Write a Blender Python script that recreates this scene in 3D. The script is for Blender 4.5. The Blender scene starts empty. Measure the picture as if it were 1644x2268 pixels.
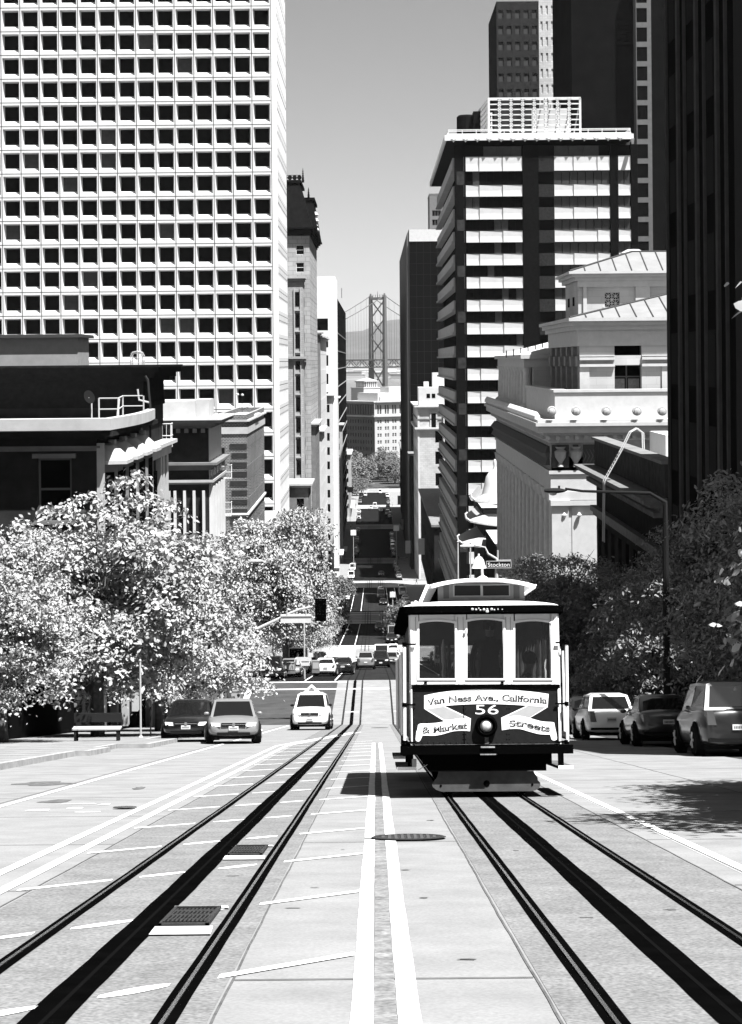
import bpy, bmesh, math, random
import numpy as np
from mathutils import Vector, Matrix, Euler
R = math.radians
C = bpy.context.scene.collection
SC = bpy.context.scene
# ---------------------------------------------------------------- camera
FV, X0, Y0, WV, HV = 4200.0, 826.0, 800.0, 1644.0, 2268.75
ROLL = R(0.5)
cd = bpy.data.cameras.new('camera'); cam = bpy.data.objects.new('camera', cd); C.objects.link(cam)
SC.camera = cam
cd.sensor_fit = 'HORIZONTAL'; cd.sensor_width = 36; cd.lens = 36 * FV / WV
_u, _v = X0 - WV / 2, Y0 - HV / 2                      # principal point, px from centre (v down)
cd.shift_x = -_u / WV; cd.shift_y = _v / WV
# shift in blender: positive shift_y moves the view up, so the principal point goes down
cd.clip_start = 0.3; cd.clip_end = 60000
cam.location = (-0.03, 0, 0)
cam.rotation_euler = (Matrix.Rotation(R(90), 3, 'X') @ Matrix.Rotation(-ROLL, 3, 'Z')).to_euler()
# ---------------------------------------------------------------- light
SX, SY, SZ = 0.31, -0.33, 1.0
sv = Vector((SX, SY, SZ)).normalized()
ELEV = math.asin(sv.z)
w = bpy.data.worlds.new('World'); SC.world = w; w.use_nodes = True
nt = w.node_tree; nt.nodes.clear()
sky = nt.nodes.new('ShaderNodeTexSky'); sky.sky_type = 'NISHITA'; sky.sun_disc = False
sky.sun_elevation = ELEV; sky.sun_rotation = math.atan2(SX, SY)
sky.air_density = 1.0; sky.dust_density = 1.0; sky.ozone_density = 1.0; sky.altitude = 60
bw = nt.nodes.new('ShaderNodeSeparateColor'); bg = nt.nodes.new('ShaderNodeBackground'); wo = nt.nodes.new('ShaderNodeOutputWorld')
nt.links.new(sky.outputs[0], bw.inputs[0]); nt.links.new(bw.outputs[0], bg.inputs[0]); nt.links.new(bg.outputs[0], wo.inputs[0])
bg.inputs[1].default_value = 0.05
sl = bpy.data.lights.new('sun', 'SUN'); sl.energy = 5.0; sl.angle = R(0.5); sl.color = (1, 1, 1)
so = bpy.data.objects.new('sun', sl); C.objects.link(so)
so.rotation_euler = (-sv).to_track_quat('-Z', 'Y').to_euler()
SC.view_settings.view_transform = 'Standard'; SC.view_settings.look = 'None'
SC.view_settings.exposure = 1.55; SC.view_settings.gamma = 1.0
SC.cycles.max_bounces = 6; SC.cycles.diffuse_bounces = 1; SC.cycles.transparent_max_bounces = 12

# ---------------------------------------------------------------- picture <-> place
def wp(x, y, D):
    """point at depth D seen at picture position x, y"""
    dx, dy = x - X0, y - Y0
    c, s = math.cos(ROLL), math.sin(ROLL)
    ux = dx * c - dy * s; uy = dx * s + dy * c
    return Vector((cam.location.x + ux * D / FV, D, -uy * D / FV))
PROF = [(-80, 6.0), (-30, 3.97), (112, -21.45), (137, -23.1), (250, -39.6), (275, -41.2), (380, -52.6), (400, -52.9),
        (515, -61.5), (535, -62.0), (650, -69.4), (680, -70.0), (1400, -70.0)]
def zr(D):
    if D <= PROF[0][0]: return PROF[0][1]
    for (a, za), (b, zb) in zip(PROF, PROF[1:]):
        if D <= b: return za + (zb - za) * (D - a) / (b - a)
    return PROF[-1][1]
def slope(D): return (zr(D + .5) - zr(D - .5))
def hit(x, y, lo=6):
    """where the ray of a picture position meets the street"""
    D = lo
    while D < 1400:
        p = wp(x, y, D)
        if p.z <= zr(D): return Vector((p.x, D, zr(D)))
        D += 0.1 if D < 140 else .5
    return Vector((wp(x, y, 1400).x, 1400, -70))
# ---------------------------------------------------------------- materials
MATS = {}
def G(name, val, rough=.7, var=0.0, scale=3.0, bump=0.0, spec=0.0, metal=0.0, detail=4, grain=0.0, gscale=60):
    if name in MATS: return MATS[name]
    if spec < .3: spec = 0
    m = bpy.data.materials.new(name); m.use_nodes = True; MATS[name] = m
    n = m.node_tree.nodes; l = m.node_tree.links; b = n['Principled BSDF']
    b.inputs['Base Color'].default_value = (val, val, val, 1)
    b.inputs['Roughness'].default_value = rough
    b.inputs['Specular IOR Level'].default_value = spec
    b.inputs['Metallic'].default_value = metal
    if var or bump or grain:
        tc = n.new('ShaderNodeTexCoord')
        nz = n.new('ShaderNodeTexNoise'); nz.inputs['Scale'].default_value = scale; nz.inputs['Detail'].default_value = detail
        nz.inputs['Roughness'].default_value = .6
        l.new(tc.outputs['Object'], nz.inputs['Vector'])
        mr = n.new('ShaderNodeMapRange'); mr.inputs[1].default_value = .3; mr.inputs[2].default_value = .7
        mr.inputs[3].default_value = val * (1 - var); mr.inputs[4].default_value = val * (1 + var)
        l.new(nz.outputs[0], mr.inputs[0])
        out = mr.outputs[0]
        if grain:
            g = n.new('ShaderNodeTexNoise'); g.inputs['Scale'].default_value = gscale; g.inputs['Detail'].default_value = 2
            l.new(tc.outputs['Object'], g.inputs['Vector'])
            m2 = n.new('ShaderNodeMapRange'); m2.inputs[1].default_value = .3; m2.inputs[2].default_value = .7
            m2.inputs[3].default_value = 1 - grain; m2.inputs[4].default_value = 1 + grain
            l.new(g.outputs[0], m2.inputs[0])
            mm = n.new('ShaderNodeMath'); mm.operation = 'MULTIPLY'
            l.new(out, mm.inputs[0]); l.new(m2.outputs[0], mm.inputs[1]); out = mm.outputs[0]
        l.new(out, b.inputs['Base Color'])
        if bump:
            bp = n.new('ShaderNodeBump'); bp.inputs['Strength'].default_value = bump; bp.inputs['Distance'].default_value = .02
            l.new(nz.outputs[0], bp.inputs['Height']); l.new(bp.outputs[0], b.inputs['Normal'])
    return m
def GB(name, val, mort, sx, sz, msize=.02, var=.25, axis='x'):
    """masonry: coursed blocks or bricks, sizes in metres, pattern by object coordinates"""
    if name in MATS: return MATS[name]
    m = bpy.data.materials.new(name); m.use_nodes = True; MATS[name] = m
    n = m.node_tree.nodes; l = m.node_tree.links; b = n['Principled BSDF']
    b.inputs['Roughness'].default_value = .85; b.inputs['Specular IOR Level'].default_value = 0
    tc = n.new('ShaderNodeTexCoord'); sp = n.new('ShaderNodeSeparateXYZ'); l.new(tc.outputs['Object'], sp.inputs[0])
    ad = n.new('ShaderNodeMath'); ad.operation = 'ADD'; l.new(sp.outputs[0], ad.inputs[0]); l.new(sp.outputs[1], ad.inputs[1])
    cb = n.new('ShaderNodeCombineXYZ'); l.new(ad.outputs[0], cb.inputs[0]); l.new(sp.outputs[2], cb.inputs[1])
    br = n.new('ShaderNodeTexBrick'); l.new(cb.outputs[0], br.inputs['Vector'])
    br.inputs['Scale'].default_value = 1; br.inputs['Brick Width'].default_value = sx; br.inputs['Row Height'].default_value = sz
    br.inputs['Mortar Size'].default_value = msize; br.inputs['Mortar Smooth'].default_value = .1
    br.inputs['Color1'].default_value = (val * (1 - var),) * 3 + (1,); br.inputs['Color2'].default_value = (val * (1 + var),) * 3 + (1,)
    br.inputs['Mortar'].default_value = (mort,) * 3 + (1,)
    nz = n.new('ShaderNodeTexNoise'); nz.inputs['Scale'].default_value = .35; l.new(tc.outputs['Object'], nz.inputs['Vector'])
    mr = n.new('ShaderNodeMapRange'); mr.inputs[1].default_value = .3; mr.inputs[2].default_value = .7; mr.inputs[3].default_value = .85; mr.inputs[4].default_value = 1.12
    l.new(nz.outputs[0], mr.inputs[0])
    vm = n.new('ShaderNodeVectorMath'); vm.operation = 'SCALE'; l.new(br.outputs[0], vm.inputs[0]); l.new(mr.outputs[0], vm.inputs['Scale'])
    l.new(vm.outputs[0], b.inputs['Base Color'])
    return m
def leafmat(name, val, trans):
    m = bpy.data.materials.new(name); m.use_nodes = True
    n = m.node_tree.nodes; l = m.node_tree.links; n.clear()
    o = n.new('ShaderNodeOutputMaterial'); d = n.new('ShaderNodeBsdfPrincipled'); t = n.new('ShaderNodeBsdfTranslucent'); mx = n.new('ShaderNodeMixShader')
    d.inputs['Roughness'].default_value = .45; d.inputs['Specular IOR Level'].default_value = .2
    tc = n.new('ShaderNodeTexCoord'); nz = n.new('ShaderNodeTexNoise'); nz.inputs['Scale'].default_value = 1.7
    l.new(tc.outputs['Object'], nz.inputs[0]); mr = n.new('ShaderNodeMapRange'); mr.inputs[1].default_value = .3; mr.inputs[2].default_value = .7
    mr.inputs[3].default_value = val * .6; mr.inputs[4].default_value = val * 1.35; l.new(nz.outputs[0], mr.inputs[0])
    l.new(mr.outputs[0], d.inputs['Base Color']); l.new(mr.outputs[0], t.inputs['Color'])
    mx.inputs[0].default_value = trans
    l.new(d.outputs[0], mx.inputs[1]); l.new(t.outputs[0], mx.inputs[2]); l.new(mx.outputs[0], o.inputs[0])
    return m
def glassmat(name, tint, refl=.12):
    m = bpy.data.materials.new(name); m.use_nodes = True
    n = m.node_tree.nodes; l = m.node_tree.links; n.clear()
    o = n.new('ShaderNodeOutputMaterial'); t = n.new('ShaderNodeBsdfTransparent'); g = n.new('ShaderNodeBsdfGlossy'); mx = n.new('ShaderNodeMixShader')
    t.inputs[0].default_value = (tint, tint, tint, 1); g.inputs['Roughness'].default_value = .02
    f = n.new('ShaderNodeFresnel'); f.inputs[0].default_value = 1.5
    l.new(f.outputs[0], mx.inputs[0]); l.new(t.outputs[0], mx.inputs[1]); l.new(g.outputs[0], mx.inputs[2]); l.new(mx.outputs[0], o.inputs[0])
    return m
# ---------------------------------------------------------------- mesh helpers
SPLIT = {'studs': 'stud', 'pilasters': 'pilaster', 'antefix_row': 'antefix', 'podium_window': 'podium_windowpane', 'canopy_bracket': 'bracket', 'side_bracket': 'bracket', 'pole_bracket': 'pole_clamp',
         'mortar_patch': 'fresh_mortar', 'rib': 'facade_rib', 'roof_stay': 'stay_rod', 'baluster': 'turned_post', 'rosette': 'rosette_boss', 'vent_pipe': 'vent', 'side_post_row': 'side_post', 'lamp': 'lamp_cup', 'sash_latch': 'latch',
         'plain_windows': 'window', 'bolt': 'bolt_head', 'dormer_ornament': 'stone_ornament', 'step_bracket': 'step_hanger', 'side_panel': 'waist_panel', 'duct': 'roof_duct', 'top_railing': 'top_post', 'grip_lever': 'lever'}
class MB:
    def __init__(s): s.v = []; s.f = []; s.m = []
    def add(s, vs, fs, mi=0):
        b = len(s.v); s.v += [tuple(p) for p in vs]
        for f in fs: s.f.append([b + i for i in f]); s.m.append(mi)
    def quad(s, a, b, c, d, mi=0): s.add([a, b, c, d], [(0, 1, 2, 3)], mi)
    def box(s, x0, x1, y0, y1, z0, z1, mi=0):
        s.add([(x0,y0,z0),(x1,y0,z0),(x1,y1,z0),(x0,y1,z0),(x0,y0,z1),(x1,y0,z1),(x1,y1,z1),(x0,y1,z1)],
              [(3,2,1,0),(4,5,6,7),(0,1,5,4),(1,2,6,5),(2,3,7,6),(3,0,4,7)], mi)
    def hexa(s, bot, top, mi=0):
        n = len(bot); s.add(list(bot) + list(top), [tuple(range(n))[::-1], tuple(range(n, 2*n))] + [(i, (i+1) % n, n+(i+1) % n, n+i) for i in range(n)], mi)
    def cyl(s, p0, p1, r0, r1=None, n=8, mi=0, cap=True):
        if r1 is None: r1 = r0
        p0 = Vector(p0); p1 = Vector(p1); d = (p1 - p0)
        if d.length < 1e-6: return
        d.normalize(); a = d.orthogonal().normalized(); b = d.cross(a)
        vs = []
        for p, r in ((p0, r0), (p1, r1)):
            for k in range(n):
                t = 2 * math.pi * k / n; vs.append(p + a * (r * math.cos(t)) + b * (r * math.sin(t)))
        fs = [(k, (k+1) % n, n + (k+1) % n, n + k) for k in range(n)]
        if cap: fs += [tuple(range(n))[::-1], tuple(range(n, 2*n))]
        s.add(vs, fs, mi)
    def tube(s, pts, r, n=8, mi=0):
        rr = r if isinstance(r, (list, tuple)) else [r] * len(pts)
        pts = [Vector(p) for p in pts]; rings = []
        a = (pts[1] - pts[0]).normalized().orthogonal().normalized()
        vs = []
        for i, p in enumerate(pts):
            d = (pts[min(i+1, len(pts)-1)] - pts[max(i-1, 0)]).normalized()
            a = (a - d * a.dot(d)).normalized(); b = d.cross(a)
            for k in range(n):
                t = 2 * math.pi * k / n; vs.append(p + a * (rr[i] * math.cos(t)) + b * (rr[i] * math.sin(t)))
        fs = []
        for i in range(len(pts) - 1):
            for k in range(n):
                fs.append((i*n+k, i*n+(k+1) % n, (i+1)*n+(k+1) % n, (i+1)*n+k))
        fs += [tuple(range(n))[::-1], tuple(range((len(pts)-1)*n, len(pts)*n))]
        s.add(vs, fs, mi)
    def lathe(s, c, prof, n=16, mi=0, axis='z'):
        vs = []; fs = []
        for (r, h) in prof:
            for k in range(n):
                t = 2 * math.pi * k / n
                if axis == 'z': vs.append((c[0] + r*math.cos(t), c[1] + r*math.sin(t), c[2] + h))
                elif axis == 'y': vs.append((c[0] + r*math.cos(t), c[1] + h, c[2] + r*math.sin(t)))
                else: vs.append((c[0] + h, c[1] + r*math.cos(t), c[2] + r*math.sin(t)))
        for i in range(len(prof)-1):
            for k in range(n): fs.append((i*n+k, i*n+(k+1) % n, (i+1)*n+(k+1) % n, (i+1)*n+k))
        fs += [tuple(range(n))[::-1], tuple(range((len(prof)-1)*n, len(prof)*n))]
        s.add(vs, fs, mi)
    def prism(s, poly, y0, y1, mi=0, f=None):
        """polygon of (x, z) extruded along y; f maps (x,y,z) to a place"""
        n = len(poly); g = f or (lambda x, y, z: (x, y, z))
        s.add([g(x, y0, z) for x, z in poly] + [g(x, y1, z) for x, z in poly],
              [tuple(range(n)), tuple(range(n, 2*n))[::-1]] + [(i, n+i, n+(i+1) % n, (i+1) % n) for i in range(n)], mi)
    def pieces(s):
        par = list(range(len(s.v)))
        def fd(i):
            while par[i] != i: par[i] = par[par[i]]; i = par[i]
            return i
        for f in s.f:
            for k in f[1:]: par[fd(f[0])] = fd(k)
        g = {}
        for f, m in zip(s.f, s.m): g.setdefault(fd(f[0]), []).append((f, m))
        out = []
        for fs in g.values():
            q = MB(); idx = {}
            for f, m in fs:
                for i in f:
                    if i not in idx: idx[i] = len(q.v); q.v.append(s.v[i])
                q.f.append([idx[i] for i in f]); q.m.append(m)
            out.append(q)
        return out
    def build(s, name, mats, parent=None, smooth=False, loc=None, fix=True):
        if name in SPLIT and parent is not None:
            for q in s.pieces(): o = q.build(SPLIT[name], mats, parent, smooth, loc, fix)
            return o
        me = bpy.data.meshes.new(name)
        vs = s.v
        if parent is not None and loc is None and WORLDP.get(parent.name):
            o = parent.location; vs = [(a-o.x, b-o.y, c-o.z) for a, b, c in vs]
        me.from_pydata(vs, [], s.f)
        for m in (mats if isinstance(mats, (list, tuple)) else [mats]): me.materials.append(m)
        me.polygons.foreach_set('material_index', s.m)
        if fix:
            bm = bmesh.new(); bm.from_mesh(me); bmesh.ops.recalc_face_normals(bm, faces=bm.faces); bm.to_mesh(me); bm.free()
        if smooth:
            me.polygons.foreach_set('use_smooth', [True] * len(me.polygons))
            try: me.set_sharp_from_angle(angle=R(38))
            except Exception: pass
        me.update()
        o = bpy.data.objects.new(name, me); C.objects.link(o)
        if parent is not None: o.parent = parent
        if loc is not None: o.location = loc
        return o
WORLDP = {}
def tag(o, label=None, cat=None, group=None, kind=None):
    if label: o['label'] = label
    if cat: o['category'] = cat
    if group: o['group'] = group
    if kind: o['kind'] = kind
    return o
def thing(name, label, cat, loc=(0, 0, 0), group=None, world=False):
    o = bpy.data.objects.new(name, None); o.empty_display_size = .2; C.objects.link(o); o.location = loc
    tag(o, label, cat, group)
    if world: WORLDP[o.name] = True          # its parts are given in place coordinates
    return o
def struct(name, mb, mat, smooth=False):
    return tag(mb.build(name, mat, None, smooth), kind='structure')
def copy_tree(o, parent=None):
    c = o.copy(); C.objects.link(c)
    if parent is not None: c.parent = parent
    for ch in list(o.children): copy_tree(ch, c)
    return c
class Fr:
    """a facade plane: origin, direction u along it, z up, w outward"""
    def __init__(s, o, u): s.o = Vector(o); s.u = Vector(u).normalized(); s.n = s.u.cross(Vector((0, 0, 1)))
    def p(s, u, v, w=0): return s.o + s.u * u + Vector((0, 0, v)) + s.n * w
def fq(mb, F, u0, u1, v0, v1, w=0, mi=0): mb.quad(F.p(u0,v0,w), F.p(u1,v0,w), F.p(u1,v1,w), F.p(u0,v1,w), mi)
def fb(mb, F, u0, u1, v0, v1, w0, w1, mi=0):
    b = [F.p(u0,v0,w0), F.p(u1,v0,w0), F.p(u1,v0,w1), F.p(u0,v0,w1)]; t = [F.p(u0,v1,w0), F.p(u1,v1,w0), F.p(u1,v1,w1), F.p(u0,v1,w1)]
    mb.hexa(b, t, mi)
def facade(mb, F, W, H, cols, rows, depth=.25, inset=(0, 0, 0, 0), v0=0, mi=0):
    """wall with recessed openings; returns the inner window rectangles. inset = left,right,bottom,top splay"""
    cols = sorted(cols); rows = sorted(rows); out = []
    y = v0
    for (a, b) in rows + [(H, H)]:
        if a > y: fq(mb, F, 0, W, y, a, 0, mi)
        y = b
    for (a, b) in rows:
        x = 0
        for (c, d) in cols + [(W, W)]:
            if c > x: fq(mb, F, x, c, a, b, 0, mi)
            x = d
        for (c, d) in cols:
            il, ir, ib, it = inset
            q = [(c, a), (d, a), (d, b), (c, b)]; r = [(c+il, a+ib), (d-ir, a+ib), (d-ir, b-it), (c+il, b-it)]
            for k in range(4):
                k2 = (k+1) % 4
                mb.quad(F.p(*q[k]), F.p(*q[k2]), F.p(*r[k2], -depth), F.p(*r[k], -depth), mi)
            out.append((r[0][0], r[1][0], r[0][1], r[2][1]))
    return out
def grid(n, L, frac, m0=0, m1=None):
    m1 = m0 if m1 is None else m1
    c = (L - m0 - m1) / n
    return [(m0 + i*c + c*(1-frac)/2, m0 + (i+1)*c - c*(1-frac)/2) for i in range(n)]
_wm = {}
def windows(root, F, rects, depth, mats, mull=(1, 1), fw=.06, name='window', limit=100, frac_open=.0, seed=1, recess=.0):
    """one mesh per window, shared between equal ones; past 100 the rest in one part"""
    rnd = random.Random(seed)
    have = [c for c in root.children if c.name.split('.')[0] == name and c.get('kind') != 'stuff']
    rects = sorted(rects, key=lambda r: -abs(r[2]))   # callers sort by importance if needed
    rest = MB(); nrest = 0
    for i, (a, b, c, d) in enumerate(rects):
        w, h = round(b-a, 3), round(d-c, 3)
        def shape(mb, P, ua, ub, vc, vd):
            P4 = lambda u0,u1,v0,v1,wa,wb,mi: mb.hexa([P(u0,v0,wa),P(u1,v0,wa),P(u1,v0,wb),P(u0,v0,wb)],[P(u0,v1,wa),P(u1,v1,wa),P(u1,v1,wb),P(u0,v1,wb)],mi)
            mb.quad(P(ua,vc,.01), P(ub,vc,.01), P(ub,vd,.01), P(ua,vd,.01), 0)
            if fw > 0:
                nx, ny = mull
                P4(ua,ub,vc,vc+fw,.012,.06,1); P4(ua,ub,vd-fw,vd,.012,.06,1)
                P4(ua,ua+fw,vc+fw,vd-fw,.012,.058,1); P4(ub-fw,ub,vc+fw,vd-fw,.012,.058,1)
                for k in range(1, nx): u = ua+(ub-ua)*k/nx; P4(u-fw/2,u+fw/2,vc+fw,vd-fw,.012,.05,1)
                for k in range(1, ny): v = vc+(vd-vc)*k/ny; P4(ua+fw,ub-fw,v-fw/2,v+fw/2,.012,.046,1)
        if len(have) + i < limit:
            key = (w, h, mull, fw, tuple(round(x, 3) for x in F.u), tuple(m.name for m in mats))
            if key not in _wm:
                mb = MB(); G0 = Fr((0, 0, 0), F.u); shape(mb, lambda u, v, q: G0.p(u, v, q), 0, w, 0, h)
                o = mb.build(name, mats, root, loc=(0, 0, 0)); _wm[key] = o.data
            else:
                o = bpy.data.objects.new(name, _wm[key]); C.objects.link(o); o.parent = root
            o.location = F.p(a, c, -depth) - root.location
        else:
            shape(rest, lambda u, v, q: F.p(u, v, q - depth), a, b, c, d); nrest += 1
    if nrest:
        o = rest.build(name, mats, root); o['kind'] = 'stuff'
# ================================================================ ground, road, tracks
concrete = G('concrete_road', .195, .8, .14, 1.3, .15, .25, grain=.10, gscale=45)
slab = G('track_slab', .148, .85, .16, 2.2, .2, .25, grain=.30, gscale=38)
asphalt = G('asphalt', .052, .85, .22, .8, .2, .25, grain=.2, gscale=30)
asphalt2 = G('shaded_asphalt', .011, .85, .3, .5, .1, .25, grain=.2, gscale=20)  # near-black tone carries the building shade of the downhill blocks
band = G('bitumen_band', .0015, .75, .3, 4, .1, .15)
steel = G('rail_steel', .5, .25, .2, 30, metal=1.0)
paint = G('road_paint', .7, .7, .18, 7, spec=0)
joint = G('joint', .09, .9, .3, 6)
kerbm = G('kerb_stone', .3, .8, .25, 3, .2)
pave = G('pavement_concrete', .2, .85, .2, 1.5, .2, grain=.15, gscale=40)
soil = G('land', .05, .9, .4, .05)
def knots(a, b, step=4.0):
    ks = {a, b}; d = a
    while d < b: ks.add(round(d, 3)); d += step
    for k, _ in PROF:
        if a < k < b: ks.add(float(k))
    return sorted(ks)
def ribbon(mb, x0, x1, a, b, dz, step=6, mi=0, xf=None):
    """sheet that follows the street; x0/x1 numbers or functions of D"""
    f0 = x0 if callable(x0) else (lambda D: x0); f1 = x1 if callable(x1) else (lambda D: x1)
    ks = knots(a, b, step)
    vs = []
    for D in ks: vs += [(f0(D), D, zr(D)+dz), (f1(D), D, zr(D)+dz)]
    mb.add(vs, [(2*i, 2*i+1, 2*i+3, 2*i+2) for i in range(len(ks)-1)], mi)
BL, BR = -13.0, 13.0
# land: one sheet to the water's edge and beyond
mb = MB()
xs = [-900, -300, -60, -8.2, 8.2, 60, 300, 900]; ks = knots(-80, 1400, 40)
for i in range(len(ks)-1):
    for j in range(len(xs)-1):
        a, b = ks[i], ks[i+1]
        mb.quad((xs[j],a,zr(a)-.012),(xs[j+1],a,zr(a)-.012),(xs[j+1],b,zr(b)-.012),(xs[j],b,zr(b)-.012))
mb.quad((-900,1400,-70.012),(900,1400,-70.012),(900,1402,-76),(-900,1402,-76))
struct('ground', mb, soil)
BLOCKS = [(-60, 112), (137, 250), (275, 380), (400, 515), (535, 650), (672, 790), (812, 900), (922, 1010)]
CROSS = [(112, 137), (250, 275), (380, 400), (515, 535), (650, 672), (790, 812), (900, 922), (1010, 1040)]
mb = MB(); ribbon(mb, -8.2, 8.2, -60, 112, 0, 4); struct('road', mb, concrete)
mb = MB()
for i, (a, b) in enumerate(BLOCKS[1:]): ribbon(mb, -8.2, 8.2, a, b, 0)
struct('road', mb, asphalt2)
mb = MB()
ribbon(mb, -70, 70, 112, 137, .002, 5); struct('cross_street', mb, asphalt)
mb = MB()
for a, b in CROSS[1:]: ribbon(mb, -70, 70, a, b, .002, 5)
struct('cross_street', mb, G('sunlit_concrete', .24, .85, .2, .6))  # concrete crossings coloured pale so they read as sunlit bands
# concrete bed of the tracks through crossings and beyond
mb = MB()
for i, (a, b) in enumerate(CROSS): ribbon(mb, -2.75, 2.75, a-(2 if i == 0 else 0), b+(2 if i == 0 else 0), .0042, 5)
struct('track_bed', mb, concrete)
mb = MB(); ribbon(mb, -2.6, -.78, -60, 110, .0025, 4); ribbon(mb, .78, 2.6, -60, 110, .0025, 4)
struct('track_slab', mb, slab)
# far blocks: slab between the rails, coloured dark to stand for building shade
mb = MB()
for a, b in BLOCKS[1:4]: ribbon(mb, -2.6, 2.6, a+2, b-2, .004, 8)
struct('track_slab', mb, G('shaded_slab', .02, .85, .3, .6))
# joints
mb = MB()
rnd = random.Random(3)
def wob(x, amp, sd):
    ph = [random.Random(sd+k).uniform(0, 6) for k in range(4)]
    return lambda D: x + amp*(math.sin(D*.7+ph[0])*.6+math.sin(D*3.1+ph[1])*.35+math.sin(D*9.7+ph[2])*.2)
for x in (-2.62, -.76, .76, 2.62):
    f = wob(x, .006, int(x*100)); ribbon(mb, lambda D, f=f: f(D)-.009, lambda D, f=f: f(D)+.0045, 6, 110, .0045, .35)
for x in (-5.3, 5.3):
    f = wob(x, .01, int(x*100)); ribbon(mb, lambda D, f=f: f(D)-.008, lambda D, f=f: f(D)+.008, 6, 110, .0045, .5)
for k in range(22):
    D = 9.5 + k*4.6
    for (a, b) in ((-8.1, -5.31), (-5.29, -2.63), (2.63, 5.29), (5.31, 8.1)) + (((-.75, .75),) if k % 2 == 0 else ()):
        mb.quad((a, D, zr(D)+.0045), (b, D, zr(D)+.0045), (b, D+.02, zr(D+.0085)+.0045), (a, D+.02, zr(D+.0085)+.0045))
struct('expansion_joints', mb, joint)
# stains and oil, a shape of their own
mb = MB()
for (x, D, rx, ry) in [(1.9,12.5,.05,.04),(2.35,10.6,.04,.03),(.45,10.2,.05,.03),(.3,13.4,.035,.03),(2.1,14.8,.04,.03),(1.25,17.5,.03,.04),(1.3,12.1,.06,.03),(-.6,12.8,.06,.02),(-.5,14.2,.04,.02),(3.4,14.6,.05,.04),(.2,15.6,.05,.03),(3.0,13.1,.05,.03),(-4.6,27,.25,.5),(-5.8,33,.5,.8),(-3.9,31,.1,.5),(3.6,20,.04,.1),(.6,22,.05,.05),(-1.2,15.2,.08,.03),(-.35,17.8,.03,.02)]:
    vs = []
    for k in range(14):
        t = 2*math.pi*k/14; q = rnd.uniform(.6, 1.2); xx = x+rx*q*math.cos(t); dd = D+ry*q*math.sin(t); vs.append((xx, dd, zr(dd)+.0055))
    mb.add(vs, [tuple(range(14))])
struct('road_stains', mb, G('stain', .1, .8, .4, 9))
# painted markings
def wavy(x, hw, sd): 
    f = wob(x, .004, sd); g = wob(x, .004, sd+50)
    return (lambda D: f(D)-hw), (lambda D: g(D)+hw)
mb = MB()
a, b = wavy(-.105, .05, 1); ribbon(mb, a, b, 5, 19.0, .0065, .3); ribbon(mb, a, b, 19.25, 62, .0065, .6)
a, b = wavy(.105, .05, 9); ribbon(mb, a, b, 5, 18.9, .0065, .3); ribbon(mb, a, b, 19.25, 62, .0065, .6)
tag(mb.build('centre_line', paint), kind='structure')
mb = MB(); a, b = wavy(0, .05, 70); ribbon(mb, a, b, 5, 62, .0055, .5)
struct('centre_patch', mb, G('patch', .16, .85, .35, 6, grain=.3, gscale=30))
mb = MB()
for x in (-2.84, -3.14):
    a, b = wavy(x, .05, int(-x*37)); ribbon(mb, a, b, 8, 60, .0065, .7)
def lane(x0, x1, d0, d1, hw=.05, sd=3):
    n = int((d1-d0)/1.0)+1
    vs = []
    for i in range(n+1):
        t = i/n; x = x0+(x1-x0)*t; D = d0+(d1-d0)*t; vs += [(x-hw, D, zr(D)+.0065), (x+hw, D, zr(D)+.0065)]
    mb.add(vs, [(2*i, 2*i+1, 2*i+3, 2*i+2) for i in range(n)])
lane(-5.15, -5.0, 24, 108)
lane(2.95, 2.95, 14, 108); lane(2.86, 2.86, 14, 60, .001)
# merge taper crossing the left track further down
for k, off in enumerate((0, .3)):
    lane(-3.1+off, -1.0+off, 60, 84, .05)
struct('lane_line', mb, paint)
mb = MB()
D = 10.47
while D < 66:
    for (xa, xb) in ((-2.72, -2.12), (-1.93, -1.6), (-1.36, -1.06), (-.84, -.16)):
        def dd(x): return D + (x+.15)*1.22
        n = 6; vs = []
        for i in range(n+1):
            x = xa+(xb-xa)*i/n; y = dd(x); h = .10*(1 - .55*abs(2*i/n-1)**2) if (xb-xa) < .5 else .075
            vs += [(x, y-h, zr(y-h)+.0065), (x, y+h, zr(y+h)+.0065)]
        mb.add(vs, [(2*i, 2*i+1, 2*i+3, 2*i+2) for i in range(n)][::1])
    D += 3.43
struct('hatch_marking', mb, paint)
mb = MB()
# letters of a lane word, mostly worn away, beside the left lane
for (x, D, w_, h_) in [(-4.6,24.6,.3,.35),(-4.15,25.1,.22,.25),(-3.9,24.2,.35,.18),(-4.4,26.2,.5,.14),(-3.85,25.9,.16,.3)]:
    mb.quad((x,D,zr(D)+.0065),(x+w_,D,zr(D)+.0065),(x+w_*.9,D+h_,zr(D+h_)+.0065),(x+.05,D+h_,zr(D+h_)+.0065))
struct('worn_marking', mb, paint)
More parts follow.
